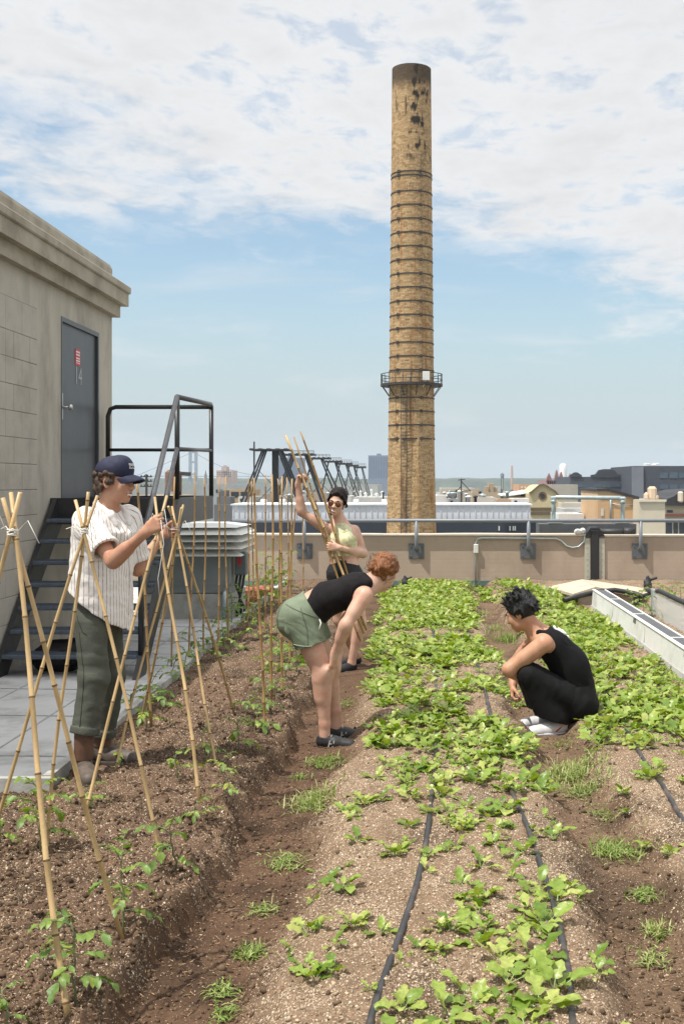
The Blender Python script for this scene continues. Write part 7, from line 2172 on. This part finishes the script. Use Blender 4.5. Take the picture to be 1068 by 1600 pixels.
    for a_, d_ in ((aN, (-.96, -.28, 0)), (aF, (-.95, -.30, 0))):
        a2 = np.array([a_[0] + .03, a_[1], g_ + .09])
        up, heel, dd, sd_ = shoe(root, a2, d_, .285, g_, mw_, mso, .048, name='sneaker', high=.035)
        s_ = -sd_ if sd_[1] > 0 else sd_
        mb = MB(); mb.tube([heel + dd * .00 + s_ * .028 + z * .085, heel + dd * .05 + s_ * .041 + z * .07, heel + dd * .10 + s_ * .0465 + z * .038], .006, 5); mb.build('stripe', mrd, up)
        mb = MB()
        for t in np.linspace(.11, .16, 4): c_ = heel + dd * t + z * (.098 - (t - .1) * .4); mb.tube([c_ - sd_ * .02, c_ + z * .006, c_ + sd_ * .024], .004, 5)
        mb.build('laces', mat('dark_laces', (.03, .03, .035), .7), up)


croucher()
# ================================================================== camera, light, sky, air
cam = bpy.data.cameras.new('camera'); co = bpy.data.objects.new('camera', cam); COL.objects.link(co)
co.location = (0, 0, H); co.rotation_euler = (R_(90), 0, 0)
cam.sensor_fit = 'VERTICAL'; cam.sensor_height = 36; cam.sensor_width = 24; cam.lens = F / 1600 * 36
cam.shift_x = -(CX - 534) / 1600; cam.shift_y = -(800 - CY) / 1600
cam.clip_end = 9000; cam.clip_start = .05
scene.camera = co

SUN_EL, SUN_AZ = R_(63), None
sd = unit((-.86, -.51, 0)) * math.cos(SUN_EL) + np.array([0, 0, math.sin(SUN_EL)])   # direction towards the sun
sun = bpy.data.lights.new('sun', 'SUN'); sun.energy = 3.9; sun.angle = R_(.55); sun.color = (1, .955, .89)
so = bpy.data.objects.new('sun', sun); COL.objects.link(so); so.location = (-10, -10, 30)
so.rotation_euler = Vector([-c for c in sd]).to_track_quat('-Z', 'Y').to_euler()

w = bpy.data.worlds.new('World'); scene.world = w; w.use_nodes = True
nt = w.node_tree; nt.nodes.clear(); L = nt.links.new
out = N(nt, 'ShaderNodeOutputWorld'); bg = N(nt, 'ShaderNodeBackground'); bg.inputs['Strength'].default_value = .13
sky = N(nt, 'ShaderNodeTexSky', sky_type='NISHITA'); sky.sun_disc = False; sky.sun_elevation = SUN_EL
sky.sun_rotation = math.atan2(sd[0], sd[1]); sky.air_density = 1.0; sky.dust_density = 2.2; sky.ozone_density = 1.4; sky.altitude = 0
tc = N(nt, 'ShaderNodeTexCoord'); sx = N(nt, 'ShaderNodeSeparateXYZ'); L(tc.outputs['Generated'], sx.inputs[0])


def Mth(op, a, b=None, c=None):
    n = nt.nodes.new('ShaderNodeMath'); n.operation = op
    for i, v in enumerate((a, b, c)):
        if v is None: continue
        if isinstance(v, (int, float)): n.inputs[i].default_value = v
        else: L(v, n.inputs[i])
    return n.outputs[0]


hyp = Mth('SQRT', Mth('ADD', Mth('MULTIPLY', sx.outputs[0], sx.outputs[0]), Mth('MULTIPLY', sx.outputs[1], sx.outputs[1])))
u_ = Mth('DIVIDE', sx.outputs[0], hyp); v_ = Mth('DIVIDE', sx.outputs[2], hyp)
# a cloud layer seen from below: plane coordinates, cells flattened towards the horizon
den = Mth('ADD', Mth('MAXIMUM', v_, 0.0), .26)
cxy = N(nt, 'ShaderNodeCombineXYZ'); L(Mth('DIVIDE', u_, den), cxy.inputs[0]); L(Mth('DIVIDE', 1.0, den), cxy.inputs[1])
rot = N(nt, 'ShaderNodeMapping'); rot.inputs['Rotation'].default_value = (0, 0, R_(-24)); rot.inputs['Scale'].default_value = (1, 1.25, 1); rot.inputs['Location'].default_value = (3.1, .7, 0)
L(cxy.outputs[0], rot.inputs[0])
nA = N(nt, 'ShaderNodeTexNoise', Scale=2.0, Detail=10, Roughness=.62, Distortion=.25); L(rot.outputs[0], nA.inputs['Vector'])
nB = N(nt, 'ShaderNodeTexNoise', Scale=13.0, Detail=9, Roughness=.62, Distortion=.3); L(rot.outputs[0], nB.inputs['Vector'])
nC = N(nt, 'ShaderNodeTexNoise', Scale=4.6, Detail=5, Roughness=.5); L(rot.outputs[0], nC.inputs['Vector'])
# broad bank of cloud overhead, its edge running down to the right
edge = Mth('ADD', Mth('SUBTRACT', v_, .203), Mth('MULTIPLY', u_, .23))
dn = Mth('ADD', Mth('MULTIPLY', edge, 7.5), Mth('MULTIPLY', Mth('SUBTRACT', nA.outputs['Fac'], .46), 2.1))
dn = Mth('ADD', dn, Mth('MULTIPLY', Mth('SUBTRACT', nB.outputs['Fac'], .5), .9))
mr = N(nt, 'ShaderNodeMapRange', interpolation_type='SMOOTHSTEP'); mr.inputs['From Min'].default_value = -.18; mr.inputs['From Max'].default_value = .38; L(dn, mr.inputs[0])
bank = mr.outputs[0]
# holes of blue in the bank
mh = N(nt, 'ShaderNodeMapRange', interpolation_type='SMOOTHSTEP'); mh.inputs['From Min'].default_value = .51; mh.inputs['From Max'].default_value = .63; mh.inputs['To Max'].default_value = .5
L(Mth('ADD', Mth('MULTIPLY', nB.outputs['Fac'], .6), Mth('MULTIPLY', nC.outputs['Fac'], .4)), mh.inputs[0])
bank = Mth('MULTIPLY', bank, Mth('SUBTRACT', 1.0, mh.outputs[0]))
# thin veils lower down
mv = N(nt, 'ShaderNodeMapRange', interpolation_type='SMOOTHSTEP'); mv.inputs['From Min'].default_value = .50; mv.inputs['From Max'].default_value = .78; mv.inputs['To Max'].default_value = .7
st_ = N(nt, 'ShaderNodeCombineXYZ'); L(Mth('MULTIPLY', u_, 3.2), st_.inputs[0]); L(Mth('MULTIPLY', v_, 17.0), st_.inputs[1])
nV = N(nt, 'ShaderNodeTexNoise', Scale=1.35, Detail=7, Roughness=.55, Distortion=.4); L(st_.outputs[0], nV.inputs['Vector']); L(nV.outputs['Fac'], mv.inputs[0])
cov = Mth('MAXIMUM', bank, mv.outputs[0])
shade = N(nt, 'ShaderNodeMapRange'); shade.inputs['From Min'].default_value = .25; shade.inputs['From Max'].default_value = .75; shade.inputs['To Min'].default_value = .80; shade.inputs['To Max'].default_value = 1.10
L(Mth('ADD', Mth('MULTIPLY', nC.outputs['Fac'], .55), Mth('MULTIPLY', nB.outputs['Fac'], .45)), shade.inputs[0])
cc = N(nt, 'ShaderNodeMix', data_type='RGBA', blend_type='MULTIPLY'); cc.inputs[0].default_value = 1; cc.inputs[6].default_value = (4.95, 5.02, 5.12, 1); zb_ = N(nt, 'ShaderNodeMapRange', interpolation_type='SMOOTHSTEP'); zb_.inputs['From Min'].default_value = .42; zb_.inputs['From Max'].default_value = .9; zb_.inputs['To Min'].default_value = 1; zb_.inputs['To Max'].default_value = 2.0; L(sx.outputs[2], zb_.inputs[0]); L(Mth('MULTIPLY', shade.outputs[0], zb_.outputs[0]), cc.inputs[7])
mx = N(nt, 'ShaderNodeMix', data_type='RGBA'); L(cov, mx.inputs[0]); sk2 = N(nt, 'ShaderNodeMix', data_type='RGBA', blend_type='MULTIPLY'); sk2.inputs[0].default_value = 1; sk2.inputs[7].default_value = (1.05, 1.08, 1.0, 1); L(sky.outputs[0], sk2.inputs[6]); hzf = N(nt, 'ShaderNodeMapRange', interpolation_type='SMOOTHSTEP'); hzf.inputs['From Min'].default_value = .20; hzf.inputs['From Max'].default_value = .0; hzf.inputs['To Max'].default_value = .92; L(v_, hzf.inputs[0]); sk3 = N(nt, 'ShaderNodeMix', data_type='RGBA'); L(hzf.outputs[0], sk3.inputs[0]); L(sk2.outputs[2], sk3.inputs[6]); sk3.inputs[7].default_value = (3.2, 3.8, 4.2, 1); L(sk3.outputs[2], mx.inputs[6]); L(cc.outputs[2], mx.inputs[7])
L(mx.outputs[2], bg.inputs[0]); L(bg.outputs[0], out.inputs[0])

HAZE = True
if HAZE:
    hm = bpy.data.materials.new('haze_air'); hm.use_nodes = True; hn = hm.node_tree; hn.nodes.clear()
    ho = N(hn, 'ShaderNodeOutputMaterial'); hv_ = N(hn, 'ShaderNodeVolumePrincipled'); hv_.inputs['Density'].default_value = .00013; hv_.inputs['Color'].default_value = (.86, .94, 1.0, 1); hv_.inputs['Anisotropy'].default_value = .0
    hn.links.new(hv_.outputs[0], ho.inputs['Volume'])
    mb = MB(); mb.box(-3300, 3300, -80, 3400, ZG - 1.5, 78)
    hz_ = mb.build('haze', hm, org=(0, 0, 0)); tag(hz_, kind='stuff')

vs = scene.view_settings; vs.view_transform = 'Standard'; vs.look = 'None'; vs.exposure = .45; vs.gamma = 1; vs.use_curve_mapping = False
scene.cycles.max_bounces = 6; scene.cycles.diffuse_bounces = 3; scene.cycles.glossy_bounces = 2; scene.cycles.transmission_bounces = 4; scene.cycles.transparent_max_bounces = 6; scene.cycles.volume_bounces = 0
scene.cycles.use_denoising = True
